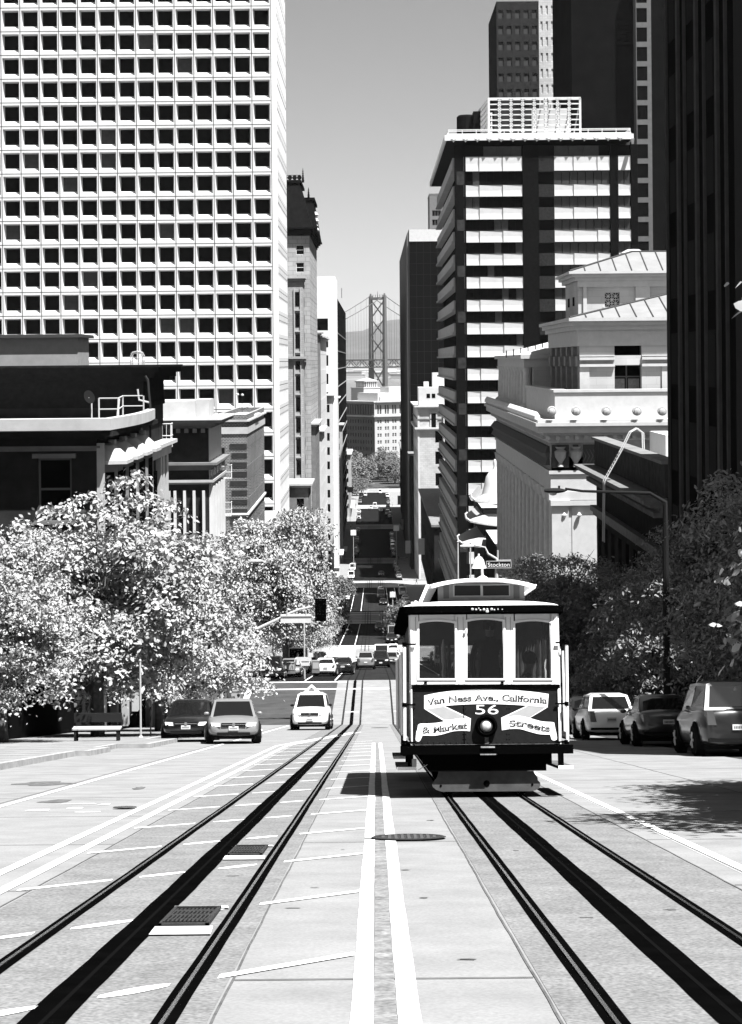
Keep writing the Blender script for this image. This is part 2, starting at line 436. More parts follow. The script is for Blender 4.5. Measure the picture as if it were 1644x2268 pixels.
# crossing lines at the first junction
mb = MB()
def cl(x0, y0, x1, y1, wx=.15, wy=.0, z=.0085):
    a = (x0-wx, y0-wy); b = (x1-wx, y1-wy); c = (x1+wx, y1+wy); d = (x0+wx, y0+wy)
    mb.quad((a[0],a[1],zr(a[1])+z),(b[0],b[1],zr(b[1])+z),(c[0],c[1],zr(c[1])+z),(d[0],d[1],zr(d[1])+z))
def row(D, x0, x1, h):
    mb.quad((x0,D-h,zr(D-h)+.0085),(x1,D-h,zr(D-h)+.0085),(x1,D+h,zr(D+h)+.0085),(x0,D+h,zr(D+h)+.0085))
row(131.6, -8.3, -2.1, .3); row(131.6, -1.9, -1.1, .3); row(131.6, -.9, .9, .3); row(131.6, 2.2, 8.5, .3); row(136.4, -8.3, -2.1, .25); row(136.4, 2.2, 8.5, .25)
cl(-8.55, 120, -8.75, 131.3, .2); cl(8.6, 118, 8.6, 131.3, .2)
row(118.2, -1.9, -1.1, .18); row(118.2, 1.1, 2, .18); row(116.2, -8.2, -2.2, .0)
for a, b in CROSS[1:]:
    row(a+1, -8, 8, .22); row(b-1, -8, 8, .22); row(a+4.6, -8, 8, .18); row(b-4.6, -8, 8, .18)
cl(-4.4, 252, -3.2, 258, .12); cl(-3.2, 258, -3.2, 272, .12); cl(-4.9, 252, -3.9, 256, .05)
for a, b in BLOCKS[1:4]:
    for x in (-5.2, -3, 3, 5.2): cl(x, a+2, x, b-2, .06)
struct('crossing_marking', mb, paint)
# kerbs and pavements
def kx(side, D):
    if side < 0: return -7.95 + (1.0 if 58 < D < 66.5 else 0) + (.35 if 49 < D <= 54 else 0)
    return 9.6 if D < 112 else 7.9
mb = MB(); mk = MB()
for (a, b) in BLOCKS:
    for sgn in (-1, 1):
        ks = knots(a, b, 2 if a < 100 else 12)
        for d0, d1 in zip(ks, ks[1:]):
            m = (d0+d1)/2; k = kx(sgn, m)*1.0; x1 = sgn*60
            z0, z1 = zr(d0), zr(d1); h = .14
            if abs(kx(sgn, (ks[0]+.1))) < 0: pass
            mk.add([(k,d0,z0-.1),(k,d1,z1-.1),(k,d0,z0+h),(k,d1,z1+h),(k+sgn*.16,d0,z0+h),(k+sgn*.16,d1,z1+h)], [(0,1,3,2),(2,3,5,4)])
            mk.add([(k,d0,z0-.1),(k,d0,z0+h),(k+sgn*3,d0,z0+h),(k+sgn*3,d0,z0-.1)], [(0,1,2,3)])
            mk.add([(k,d1,z1-.1),(k,d1,z1+h),(k+sgn*3,d1,z1+h),(k+sgn*3,d1,z1-.1)], [(0,1,2,3)])
            mb.quad((k+sgn*.16,d0,z0+h-.003),(x1,d0,z0+h-.003),(x1,d1,z1+h-.003),(k+sgn*.16,d1,z1+h-.003))
struct('pavement', mb, pave); struct('kerb', mk, kerbm)
# tracks
def track(xc, label):
    t = thing('cable_track', label, 'track', (xc, 0, -1.4), 'cable tracks in the road', world=True)
    for s in (-1, 1):
        x = xc + s*.534
        mb = MB(); f = wob(x, .004, int(x*77))
        ribbon(mb, lambda D: f(D)-.055, lambda D: f(D)+.055, 4, 137, .0065, .5); mb.build('groove', band, t)
        mb = MB(); ks = knots(4, 137, 3)
        for d0, d1 in zip(ks, ks[1:]):
            z0, z1 = zr(d0), zr(d1); a, b = x-.014, x+.0065
            mb.add([(a,d0,z0+.009),(b,d0,z0+.009),(a,d1,z1+.009),(b,d1,z1+.009),(a,d0,z0+.015),(b,d0,z0+.015),(a,d1,z1+.015),(b,d1,z1+.015)],
                   [(4,5,7,6),(0,4,6,2),(1,3,7,5)])
        mb.build('rail', steel, t)
    mb = MB(); f = wob(xc, .007, int(xc*31)); g = wob(xc, .007, int(xc*31)+9)
    ribbon(mb, lambda D: f(D)-.105, lambda D: g(D)+.105, 4, 137, .0065, .35); mb.build('slot_band', band, t)
    mb = MB(); ribbon(mb, xc-.012, xc+.012, 4, 137, .0085, 4); mb.build('cable_slot', G('slot_edge', .004, .6), t)
    for (a, b) in [(137, 250), (250, 400), (400, 672)]:
        mb = MB()
        for s in (-.534, 0, .534): ribbon(mb, xc+s-(.04 if s else .07), xc+s+(.04 if s else .07), a, b, .014, 20)
        mb.build('far_rails', G('far_rail', .012, .5), t)
track(-1.50, 'left of two sunken cable tracks, the one with iron grates beside its slot')
track(1.53, 'right of two sunken cable tracks, running out from under the streetcar')
iron = G('cast_iron', .02, .5, .4, 20, spec=.4)
def grate(x0, x1, d0, d1, label):
    t = thing('iron_grate', label, 'grate', ((x0+x1)/2, d0, zr(d0)), 'iron grates in the track slab', world=True)
    z = lambda D, h: zr(D)+h
    mb = MB(); mb.quad((x0,d0,z(d0,.014)),(x1,d0,z(d0,.014)),(x1,d1,z(d1,.014)),(x0,d1,z(d1,.014))); mb.build('recess', G('pit', .003, .9), t)
    mb = MB()
    for (a,b,c,e) in ((x0,x1,d0,d0+.05),(x0,x1,d1-.05,d1),(x0,x0+.02,d0,d1),(x1-.02,x1,d0,d1)):
        mb.hexa([(a,c,z(c,.012)),(b,c,z(c,.012)),(b,e,z(e,.012)),(a,e,z(e,.012))],[(a,c,z(c,.03)),(b,c,z(c,.03)),(b,e,z(e,.03)),(a,e,z(e,.03))])
    for k in range(1, 12):
        x = x0+(x1-x0)*k/12
        mb.hexa([(x-.006,d0+.05,z(d0,.015)),(x+.006,d0+.05,z(d0,.015)),(x+.006,d1-.05,z(d1,.015)),(x-.006,d1-.05,z(d1,.015))],[(x-.006,d0+.05,z(d0,.029)),(x+.006,d0+.05,z(d0,.029)),(x+.006,d1-.05,z(d1,.029)),(x-.006,d1-.05,z(d1,.029))])
    for k in range(1, 4):
        d = d0+(d1-d0)*k/4; mb.hexa([(x0+.02,d-.02,z(d,.015)),(x1-.02,d-.02,z(d,.015)),(x1-.02,d+.02,z(d,.015)),(x0+.02,d+.02,z(d,.015))],[(x0+.02,d-.02,z(d,.027)),(x1-.02,d-.02,z(d,.027)),(x1-.02,d+.02,z(d,.027)),(x0+.02,d+.02,z(d,.027))])
    mb.build('grille', iron, t)
    mb = MB()
    for (a, b) in ((d0-.42, d0-.01), (d1+.01, d1+.16)):
        mb.quad((x0-.01,a,z(a,.0135)),(x1+.05,a,z(a,.0135)),(x1+.03,b,z(b,.0135)),(x0-.02,b,z(b,.0135)))
    mb.build('mortar_patch', G('fresh_mortar', .5, .8, .15, 8), t)
grate(-1.39, -1.08, 11.75, 12.75, 'nearer of two black iron grates beside the left cable slot')
grate(-1.38, -1.07, 17.1, 18.15, 'farther of two black iron grates beside the left cable slot')
def manhole(x, D, r, label, mat=iron):
    t = thing('manhole_cover', label, 'manhole', (x, D, zr(D)), None, world=True)
    mb = MB(); n = 32
    P = lambda rr, k, h: (x+rr*math.cos(2*math.pi*k/n), D+rr*math.sin(2*math.pi*k/n), zr(D+rr*math.sin(2*math.pi*k/n))+h)
    mb.add([P(r, k, .018) for k in range(n)], [tuple(range(n))]); mb.build('lid', mat, t)
    mb = MB()
    mb.add([P(r, k, .019) for k in range(n)]+[P(r*.93, k, .028) for k in range(n)]+[P(r*.86, k, .019) for k in range(n)], [(k,(k+1)%n,n+(k+1)%n,n+k) for k in range(n)]+[(n+k,n+(k+1)%n,2*n+(k+1)%n,2*n+k) for k in range(n)])
    mb.build('rim', iron, t)
    mb = MB()
    for i in range(-4, 5):
        for j in range(-4, 5):
            if i*i+j*j < 17:
                a = x+i*r*.17; b = D+j*r*.17; mb.hexa([(a-.02,b-.02,zr(b)+.018),(a+.02,b-.02,zr(b)+.018),(a+.02,b+.02,zr(b)+.018),(a-.02,b+.02,zr(b)+.018)],[(a-.015,b-.015,zr(b)+.03),(a+.015,b-.015,zr(b)+.03),(a+.015,b+.015,zr(b)+.03),(a-.015,b+.015,zr(b)+.03)])
    mb.build('studs', G('worn_iron', .12, .4, metal=.6), t)
manhole(.29, 19.15, .38, 'round dark manhole cover across the right centre line')
manhole(-3.35, 25.0, .16, 'small round utility cover in the left lane')
manhole(.16, 96, .45, 'faint round cover on the pale strip between the tracks')
# water and far shore
wm = G('bay_water', .11, .35, .12, .01, .3, .4, detail=8)
mb = MB(); mb.quad((-9000,1401,-73),(9000,1401,-73),(9000,16000,-73),(-9000,16000,-73)); struct('water', mb, wm)
mb = MB(); n = 60
for k in range(n):
    x0 = -2500+5000*k/n; x1 = -2500+5000*(k+1)/n
    mb.quad((x0,6400,-73.5),(x1,6400,-73.5),(x1,6440,-66),(x0,6440,-66)); mb.quad((x0,6440,-66),(x1,6440,-66),(x1,11000,-20),(x0,11000,-20))
struct('far_shore', mb, G('shore', .14, .9, .5, .004, detail=10))
mb = MB(); rnd = random.Random(5)
hz = []
def ridge(x):
    t = x/2500
    return 150+55*math.sin(t*5+.4)+22*math.sin(t*13+1)+9*math.sin(t*31)+5*math.sin(t*70)
n = 90; rows_ = 12; D0, D1 = 11000, 15500
for i in range(n+1):
    for j in range(rows_+1):
        x = -3600+7200*i/n; t = j/rows_; D = D0+(D1-D0)*t
        z = -20+(ridge(x)+125)*(t**1.15)*(1+.07*math.sin(x*.01+j))
        hz.append((x, D, z))
mb.add(hz, [(i*(rows_+1)+j, (i+1)*(rows_+1)+j, (i+1)*(rows_+1)+j+1, i*(rows_+1)+j+1) for i in range(n) for j in range(rows_)])
struct('hills', mb, G('hill', .05, .9, .35, .0025, detail=8), True)
# ================================================================ buildings
glassd = G('dark_glass', .004, .2, spec=.06)
glassg = G('grey_glass', .03, .3, .3, 1.2, spec=.3)
glassm = G('dull_glass', .025, .25, .4, 1.2, spec=.3)
blind = G('window_blind', .2, .8, .2, 5)
framew = G('white_frame', .6, .6); framek = G('dark_frame', .015, .5); frameg = G('grey_frame', .12, .5)
roofm = G('roof_gravel', .45, .9, .15, 1.5)
def frames(side, X, D0, D1, z0):
    """(front facing the camera, street side) facade planes of a block beside the street"""
    return None
def bld(name, label, side, Xs, Xb, D0, D1, z0, z1, mat, front=None, street=None, depth=.25, mats=None, mull=(1, 2), fw=.06, roofmat=None, group=None, limit=100, cat='building', wmin=None, backH=None):
    """side -1 left, +1 right; Xs street line, Xb back line. front / street = (cols, rows) in metres"""
    t = thing(name, label, cat, ((Xs+Xb)/2, D0, z0), group, world=True)
    mats = mats or [glassd, framew]
    H = z1-z0; xa, xb = min(Xs, Xb), max(Xs, Xb)
    Ff = Fr((xa, D0, z0), (1, 0, 0)); Wf = xb-xa
    Fs = Fr((Xs, D0, z0), (0, 1, 0)) if side < 0 else Fr((Xs, D1, z0), (0, -1, 0)); Ws = D1-D0
    mb = MB()
    rf = facade(mb, Ff, Wf, H, *(front or ([], [])), depth=depth)
    rs = facade(mb, Fs, Ws, H, *(street or ([], [])), depth=depth)
    bx = Xb
    mb.quad((bx,D0,z0),(bx,D1,z0),(bx,D1,z1),(bx,D0,z1)); mb.quad((xa,D1,z0),(xb,D1,z0),(xb,D1,z1),(xa,D1,z1))
    mb.build('wall', mat, t, fix=False)
    mb = MB(); mb.quad((xa,D0,z1),(xb,D0,z1),(xb,D1,z1),(xa,D1,z1)); mb.build('roof', roofmat or roofm, t)
    # largest first: near the street and in front
    key = (lambda r: r[0]) if side > 0 else (lambda r: -r[0])
    for F, rr in ((Ff, sorted(rf, key=key)), (Fs, rs)):
        if rr: windows_keep(t, F, rr, depth, mats, mull, fw, limit)
    return t, Ff, Fs
def windows_keep(root, F, rects, depth, mats, mull, fw, limit=100):
    windows(root, F, rects, depth, mats, mull, fw, limit=limit)
def slabs(t, side, Xs, Xb, D0, D1, z, spec, mat, name='cornice', backo=0):
    """stack of slabs (height, overhang) from z upward round the two shown faces"""
    mb = MB()
    for h, o in spec:
        if side < 0: mb.box(Xb, Xs+o, D0-o, D1+o*.9, z, z+h)
        else: mb.box(Xs-o, Xb, D0-o, D1+o*.9, z, z+h)
        z += h
    return mb.build(name, mat, t)
def parapet(t, side, Xs, Xb, D0, D1, z, h, mat, th=.35, name='parapet', dx=0.02):
    mb = MB(); xa, xb = min(Xs, Xb), max(Xs, Xb); xa -= dx; xb += dx; D0 -= dx
    mb.box(xa, xb, D0, D0+th, z, z+h); mb.box(xa, xb, D1-th, D1, z, z+h)
    mb.box(xa, xa+th, D0+th, D1-th, z, z+h); mb.box(xb-th, xb, D0+th, D1-th, z, z+h)
    return mb.build(name, mat, t)
def dentils(t, F, L, v, n, w_, h, d, mat, w0=0, name='dentils'):
    mb = MB()
    for k in range(n):
        u = L*(k+.5)/n; fb(mb, F, u-w_/2, u+w_/2, v, v+h, w0, w0+d)
    o = mb.build(name, mat, t); return o

# ---------------- white office tower (left)
white = G('white_concrete', .58, .75, .07, .25, grain=.05, gscale=3)
def tower():
    D0, D1 = 320.0, 354.0
    xr = wp(617.5, 700, D0).x; mod = 42.72*D0/FV; fl = 52.55*D0/FV
    zj = wp(500, 224, D0).z   # a horizontal joint
    z0 = zr(D0)-1
    t = thing('office_tower', 'white concrete office tower with a grid of deep square windows, left of the street', 'skyscraper', (xr-20, D0, z0), world=True)
    nc = 15; xl = xr-.95-nc*mod; k0 = math.floor((zj-z0)/fl); zb = zj-k0*fl; nr = k0+7
    F = Fr((xl, D0, zb), (1, 0, 0)); W = xr-xl; H = nr*fl
    mb = MB(); rects = []
    dep = .95
    for i in range(nc):
        for j in range(nr):
            u, v = i*mod, j*fl
            g = .06; ou0, ou1, ov0, ov1 = u+.22, u+mod-.22, v+.42, v+fl-.42
            # panel face ring, set .04 proud of the joint lines
            a = [(u+g, v+g), (u+mod-g, v+g), (u+mod-g, v+fl-g), (u+g, v+fl-g)]
            b = [(ou0, ov0), (ou1, ov0), (ou1, ov1), (ou0, ov1)]
            c = [(ou0+.24, ov0+.62), (ou1-.22, ov0+.62), (ou1-.22, ov1-.16), (ou0+.24, ov1-.16)]
            e = [(ou0+.12, ov0+.30), (ou1-.11, ov0+.30), (ou1-.11, ov1-.08), (ou0+.12, ov1-.08)]
            for k in range(4):
                q = (k+1) % 4
                mb.quad(F.p(*a[k], 0), F.p(*a[q], 0), F.p(*b[q], 0), F.p(*b[k], 0))
                mb.quad(F.p(*b[k], 0), F.p(*b[q], 0), F.p(*e[q], -.62), F.p(*e[k], -.62))
                mb.quad(F.p(*e[k], -.62), F.p(*e[q], -.62), F.p(*c[q], -dep), F.p(*c[k], -dep))
            rects.append((c[0][0], c[1][0], c[0][1], c[2][1]))
    # corner strip, rounded into the side, and the south face of blind panels
    L = D1-D0
    rr = .9; cx = xr-rr; cy = D0+rr
    xs_ = nc*mod+xl
    mb.quad((xs_+.04, D0, zb), (cx, D0, zb), (cx, D0, zb+H), (xs_+.04, D0, zb+H))
    prev = (cx, D0)
    for k in range(1, 9):
        a_ = k/8*math.pi/2; p = (cx+rr*math.sin(a_), cy-rr*math.cos(a_)); mb.quad((*prev, zb), (*p, zb), (*p, zb+H), (*prev, zb+H)); prev = p
    nside = 9; sm = (D1-cy)/nside; Fs = Fr((xr, cy, zb), (0, 1, 0))
    for i in range(nside):
        for j in range(nr):
            u, v = i*sm, j*fl; g = .05
            a = [(u+g, v+g), (u+sm-g, v+g), (u+sm-g, v+fl-g), (u+g, v+fl-g)]
            b = [(u+.5, v+.7), (u+sm-.5, v+.7), (u+sm-.5, v+fl-.9), (u+.5, v+fl-.9)]
            for k in range(4):
                q = (k+1) % 4; mb.quad(Fs.p(*a[k], 0), Fs.p(*a[q], 0), Fs.p(*b[q], 0), Fs.p(*b[k], 0))
                mb.quad(Fs.p(*b[k], 0), Fs.p(*b[q], 0), Fs.p(*b[q], -.12), Fs.p(*b[k], -.12))
            mb.quad(*[Fs.p(*b[k], -.12) for k in range(4)])
    mb.build('wall', white, t, fix=False)
    mb = MB(); x0 = xl; mb.box(x0, xr-.1, D0+.06, D1-.05, zb, zb+H-.1)
    for i in range(nc+1): pass
    # dark core: behind panes only; joints read dark between panels
    mb2 = MB()
    for i in range(nc+1): fb(mb2, F, i*mod-.08, i*mod+.08, 0, H, -.16, -.02)
    for j in range(nr+1): fb(mb2, F, 0, W-.95, j*fl-.06, j*fl+.06, -.15, -.03)
    for i in range(nside+1): fb(mb2, Fs, i*sm-.06, i*sm+.06, 0, H, -.16, -.02)
    for j in range(nr+1): fb(mb2, Fs, 0, L-rr, j*fl-.06, j*fl+.06, -.15, -.03)
    mb2.build('panel_joints', G('joint_seal', .02, .9), t)
    mb = MB(); mb.quad((xl, D0, zb+H), (xr-.9, D0, zb+H), (xr-.9, D1, zb+H), (xl, D1, zb+H)); mb.quad((xl,D0,zb),(xl,D1,zb),(xl,D1,zb+H),(xl,D0,zb+H)); mb.quad((xl,D1,zb),(xr,D1,zb),(xr,D1,zb+H),(xl,D1,zb+H)); mb.build('back', white, t)
    # panes: a few with blinds lowered
    rnd = random.Random(8)
    vis = [r for r in rects]
    vis.sort(key=lambda r: (abs((zb+r[2])-18), ))
    rest = MB(); data = {}
    for n_, (a, b, c, d) in enumerate(vis):
        lite = rnd.random() < .07
        if n_ < 100:
            if lite not in data:
                m = MB(); m.quad((0,0,0),(b-a,0,0),(b-a,0,d-c),(0,0,d-c)); o = m.build('window', glassm if lite else glassd, t, loc=(0,0,0)); data[lite] = o.data
            else:
                o = bpy.data.objects.new('window', data[lite]); C.objects.link(o); o.parent = t
            o.location = F.p(a, c, -dep+.01) - t.location
        else: fq(rest, F, a, b, c, d, -dep+.01, 1 if lite else 0)
    o = rest.build('window', [glassd, glassm], t); o['kind'] = 'stuff'
tower()

# ---------------- left, near: dark cornice building, bay-front building
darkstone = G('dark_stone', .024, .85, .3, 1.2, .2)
greystone = G('grey_stone', .16, .8, .2, 1.0, .2)
palestone = G('pale_stone', .38, .8, .12, 1.0, .2)
brightstone = G('bright_stone', .52, .8, .06, 1.0)
# B1
D0, D1 = 98.5, 108.0; Xs = -12.0; zt = wp(391, 808, 108).z; z0 = zr(98.5)-1
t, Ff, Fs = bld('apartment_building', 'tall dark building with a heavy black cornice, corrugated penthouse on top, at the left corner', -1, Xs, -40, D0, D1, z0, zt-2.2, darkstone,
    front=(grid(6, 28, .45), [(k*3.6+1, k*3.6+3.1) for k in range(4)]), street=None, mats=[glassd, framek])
H = zt-2.2-z0
slabs(t, -1, Xs, -40, D0, D1, zt-2.2, [(.25,.1),(1.1,.05),(.2,.35),(.25,.7),(.3,.95),(.12,1.05)], G('black_cornice', .012, .7, .3, 3))
# pale pilasters and glass on the street side
mb = MB()
for (a, b) in ((.0, .9), (1.3, 2.0), (5.6, 6.3), (6.8, 7.6), (8.6, 9.5)): fb(mb, Fs, a, b, 0, H-2.8, .0, .28)
fb(mb, Fs, 0, 9.5, H-2.8, H-2.2, 0, .45); fb(mb, Fs, -.3, 9.5, H-2.2, H-2.0, 0, .8)
mb.build('pilasters', palestone, t)
mb = MB()
for k in range(4): fb(mb, Fs, 2.2, 5.4, H-5.9-k*3.6, H-3.6-k*3.6, .02, .1); fb(mb, Fs, 7.6, 8.6, H-5.9-k*3.6, H-3.6-k*3.6, .02, .1)
mb.build('plain_windows', glassd, t)
mb = MB(); mb.box(-22, -16.05, 103, 107, zt, wp(250, 747, 103).z); pent = mb.build('penthouse', G('grey_cladding', .24, .8, .1, 2), t)
mb = MB()
for k in range(30): x = -22+5.9*k/29; mb.box(x-.04, x+.04, 102.96, 102.99, zt, wp(250, 749, 103).z)
mb.build('cladding_ribs', G('clad_rib', .16, .8), pent); WORLDP[pent.name] = False
for c in pent.children: c.location = (-t.location.x*0, 0, 0)
mb = MB(); zp = wp(250, 747, 103).z; mb.box(-22.3, -15.8, 102.7, 107.3, zp, zp+.18); mb.build('penthouse_roof', G('dark_roof', .05, .8), t)
def hoop(x, D, z, w_, h, r=.05):
    return [(x-w_/2, D, z), (x-w_/2, D, z+h*.75), (x-w_*.36, D, z+h*.94), (x, D, z+h), (x+w_*.36, D, z+h*.94), (x+w_/2, D, z+h*.75), (x+w_/2, D, z)]
p = wp(303, 808, 100)
t = thing('roof_ladder', 'hooped metal ladder top above the black cornice', 'ladder', (p.x, 100, p.z), world=True)
mb = MB()
for dy in (0, .7): mb.tube(hoop(p.x, 100+dy, p.z-.2, .62, .9), .035, 6)
mb.build('rails', G('galvanised', .35, .5), t)
mb = MB()
for k in range(3): mb.cyl((p.x-.31, 100, p.z+.1+k*.25), (p.x+.31, 100, p.z+.1+k*.25), .02, n=6)
mb.build('rungs', G('galvanised', .35, .5), t)
# B2 bay-front building, closer
D0, D1 = 82.0, 97.5; Xs = -12.0; zt = -2.35; z0 = zr(82)-1
t, Ff, Fs = bld('bay_front_building', 'dark building with a curved white parapet and pedimented bays above the trees', -1, Xs, -34, D0, D1, z0, zt-.9, darkstone,
    front=(grid(6, 22, .4), [(10.3, 13.0), (6.4, 9.2), (2.4, 5.0)]), mats=[glassd, frameg], fw=.1)
H = zt-.9-z0
slabs(t, -1, Xs, -34, D0, D1, z0+9.5, [(.15,.06),(.12,.16)], greystone, 'string_course'); slabs(t, -1, Xs, -34, D0, D1, z0+13.3, [(.12,.05),(.1,.14)], greystone, 'string_course')
mb = MB()
for c_ in grid(6, 22, .4):
    for v_ in (2.4, 6.4, 10.3): fb(mb, Ff, c_[0]-.15, c_[1]+.15, v_-.16, v_, 0, .16); fb(mb, Ff, c_[0]-.2, c_[1]+.2, v_+2.7, v_+2.9, 0, .22)
mb.build('window_sills', greystone, t)
slabs(t, -1, Xs, -34, D0, D1, zt-.9, [(.12,.35),(.22,.8)], darkstone, 'cornice')
mb = MB(); # white parapet band round the roof edge, following a bowed line
n = 12
for k in range(n):
    a, b = k/n, (k+1)/n; bow = lambda s: .75+.35*math.sin(math.pi*s)
    d0, d1 = D0-.8+(D1-D0+.8)*a, D0-.8+(D1-D0+.8)*b
    mb.hexa([(Xs+bow(a)-.4,d0,zt-.5),(Xs+bow(a),d0,zt-.5),(Xs+bow(b),d1,zt-.5),(Xs+bow(b)-.4,d1,zt-.5)],[(Xs+bow(a)-.4,d0,zt),(Xs+bow(a),d0,zt),(Xs+bow(b),d1,zt),(Xs+bow(b)-.4,d1,zt)])
mb.box(-34, Xs+.75, D0-1.15, D0-.8, zt-.5, zt)
mb.build('parapet', palestone, t)
mb = MB(); mb.box(-34, Xs+.3, D0-.75, D1, zt-.55, zt-.45); mb.build('roof', G('pale_roof', .5, .9, .1, 1), t)
# street side: three storeys of pilastered bays
for s in range(4):
    c = 1.9+s*3.75
    for k, (vb, vt) in enumerate(((H-4.6, H-1.15), (H-9.6, H-6.2))):
        mb = MB(); P = lambda u, v, w_: Fs.p(u, v, w_)
        mb.hexa([P(c-1.45,vb-.3,0),P(c+1.45,vb-.3,0),P(c+.95,vb-.3,.75),P(c-.95,vb-.3,.75)],[P(c-1.45,vt,0),P(c+1.45,vt,0),P(c+.95,vt,.75),P(c-.95,vt,.75)])
        bay = mb.build('bay', palestone if k else greystone, t)
        mb = MB()
        q = [(c-1.45,0),(c-.95,.75),(c+.95,.75),(c+1.45,0)]
        for i in range(3):
            (ua,wa),(ub,wb) = q[i], q[i+1]
            e = Fr(P(ua,0,wa), P(ub,0,wb)-P(ua,0,wa)); L = (P(ub,0,wb)-P(ua,0,wa)).length
            fb(mb, e, .16, L-.16, vb+.1-0, vt-.35, .01, .04)
        o = mb.build('window', glassd, t)
    # hipped white hood over the bay
    mb = MB(); vt = H-1.15
    mb.hexa([P(c-1.6,vt,0),P(c+1.6,vt,0),P(c+1.15,vt,1.2),P(c-1.15,vt,1.2)],[P(c-1.6,vt+.16,0),P(c+1.6,vt+.16,0),P(c+1.15,vt+.16,1.2),P(c-1.15,vt+.16,1.2)])
    mb.hexa([P(c-1.5,vt+.16,0),P(c+1.5,vt+.16,0),P(c+1.05,vt+.16,1.1),P(c-1.05,vt+.16,1.1)],[P(c-1.1,vt+.8,0),P(c+1.1,vt+.8,0),P(c+.7,vt+.8,.45),P(c-.7,vt+.8,.45)])
    mb.build('bay_hood', palestone, t)
mb = MB()
for s in range(5):
    u = .0+s*3.75
    for w_ in (-.16, .16):
        if 0.05 < u+w_ < 15.4 or s in (0, 4): fb(mb, Fs, max(0, u+w_-.1), min(15.5, u+w_+.1), 0, H-.2, .0, .3)
mb.build('pilasters', palestone, t)
# things on its roof
p = wp(205, 890, 90)
t = thing('satellite_dish', 'small grey satellite dish on the white parapet roof', 'dish', (wp(203, 905, 88).x, 88, zt-.45), world=True)
q = wp(203, 880, 88)
mb = MB(); mb.tube([(q.x, 88, zt-.45), (q.x, 88, q.z-.1), (q.x-.1, 87.8, q.z)], .035, 6); mb.build('mast', G('galvanised', .35), t)
mb = MB()
vs = [Vector((0,0,0))]; fs = []
for ring in range(1, 5):
    for k in range(16):
        r = .30*ring/4; a = 2*math.pi*k/16; vs.append(Vector((r*math.cos(a), r*r*.55, r*math.sin(a)*1.1)))
for k in range(16): fs.append((0, 1+k, 1+(k+1) % 16))
for ring in range(3):
    for k in range(16): b_ = 1+ring*16; fs.append((b_+k, b_+16+k, b_+16+(k+1) % 16, b_+(k+1) % 16))
rot = Matrix.Rotation(R(-25), 3, 'Z') @ Matrix.Rotation(R(20), 3, 'X')
mb.add([Vector((q.x-.1, 87.8, q.z)) + rot @ v for v in vs], fs); mb.build('dish', G('dish_grey', .03, .6), t, True)
t = thing('roof_railing', 'pipe railing round a hatch on the white parapet roof', 'railing', (wp(240, 905, 90).x, 90, zt-.45), world=True)
a, b, c = wp(219, 900, 88), wp(262, 880, 93), wp(310, 893, 95)
mb = MB()
for px, D in ((219, 87), (262, 87), (272, 93), (320-2, 93)):
    q = wp(px, 878, D); mb.cyl((q.x, D, zt-.45), (q.x, D, zt+.75), .04, n=6)
for (xa, da, xb, db) in ((219,87,262,87),(262,87,272,93),(272,93,316,93)):
    q, r_ = wp(xa, 870, da), wp(xb, 870, db)
    for h in (.75, .25): mb.cyl((q.x, da, zt+h), (r_.x, db, zt+h), .03, n=6)
mb.build('pipes', G('galvanised', .35), t)
mb = MB(); q = wp(258, 880, 86); mb.tube([(q.x, 86, zt-.45), (q.x+.12, 86, zt+.75)], .05, 6); mb.build('vent_pipe', brightstone, t)
# fire balcony between the two buildings
def balcony(x, y, D, w_, d_, h, label, mat, name='fire_balcony'):
    q = wp(x, y, D); t = thing(name, label, 'fire escape', (q.x, D, q.z), 'iron fire balconies on the left facades', world=True)
    mb = MB(); mb.box(q.x-w_/2, q.x+w_/2, D-d_, D, q.z, q.z+.08); mb.build('floor', mat, t)
    mb = MB()
    for z in (h*.5, h): 
        for pa, pb in (((-w_/2,0),(-w_/2,-d_)),((-w_/2,-d_),(w_/2,-d_)),((w_/2,-d_),(w_/2,0))): mb.cyl((q.x+pa[0],D+pa[1],q.z+z),(q.x+pb[0],D+pb[1],q.z+z),.03,n=5)
    for k in range(9):
        x_ = q.x-w_/2+w_*k/8; mb.cyl((x_,D-d_,q.z+.05),(x_,D-d_,q.z+h),.02,n=5)
    for k in range(1, 4):
        for s in (-1, 1): mb.cyl((q.x+s*w_/2,D-d_*k/4,q.z+.05),(q.x+s*w_/2,D-d_*k/4,q.z+h),.02,n=5)
    mb.build('railing', mat, t)
    return t
paleiron = G('pale_iron', .5, .6)
balcony(346, 990, 108.6, 1.9, 1.1, 1.35, 'pale iron balcony at the corner below the black cornice', paleiron)
balcony(496, 1060, 162.8, 1.4, 1.0, 1.2, 'white iron balcony beside the brick building, upper one', paleiron)
balcony(496, 1142, 162.8, 1.4, 1.0, 1.2, 'white iron balcony beside the brick building, lower one', paleiron)
q0, q1 = wp(494, 1060, 163), wp(494, 1142, 163)
t = thing('fire_ladder', 'thin ladder between the two white iron balconies', 'ladder', tuple(q1), world=True)
mb = MB()
for dx in (-.22, .22): mb.cyl((q1.x+dx, 162, q1.z-1.6), (q1.x+dx, 162, q0.z), .03, n=5)
for k in range(14): z = q1.z-1.4+k*.35; mb.cyl((q1.x-.22, 162, z), (q1.x+.22, 162, z), .02, n=5)
mb.build('ladder', paleiron, t)
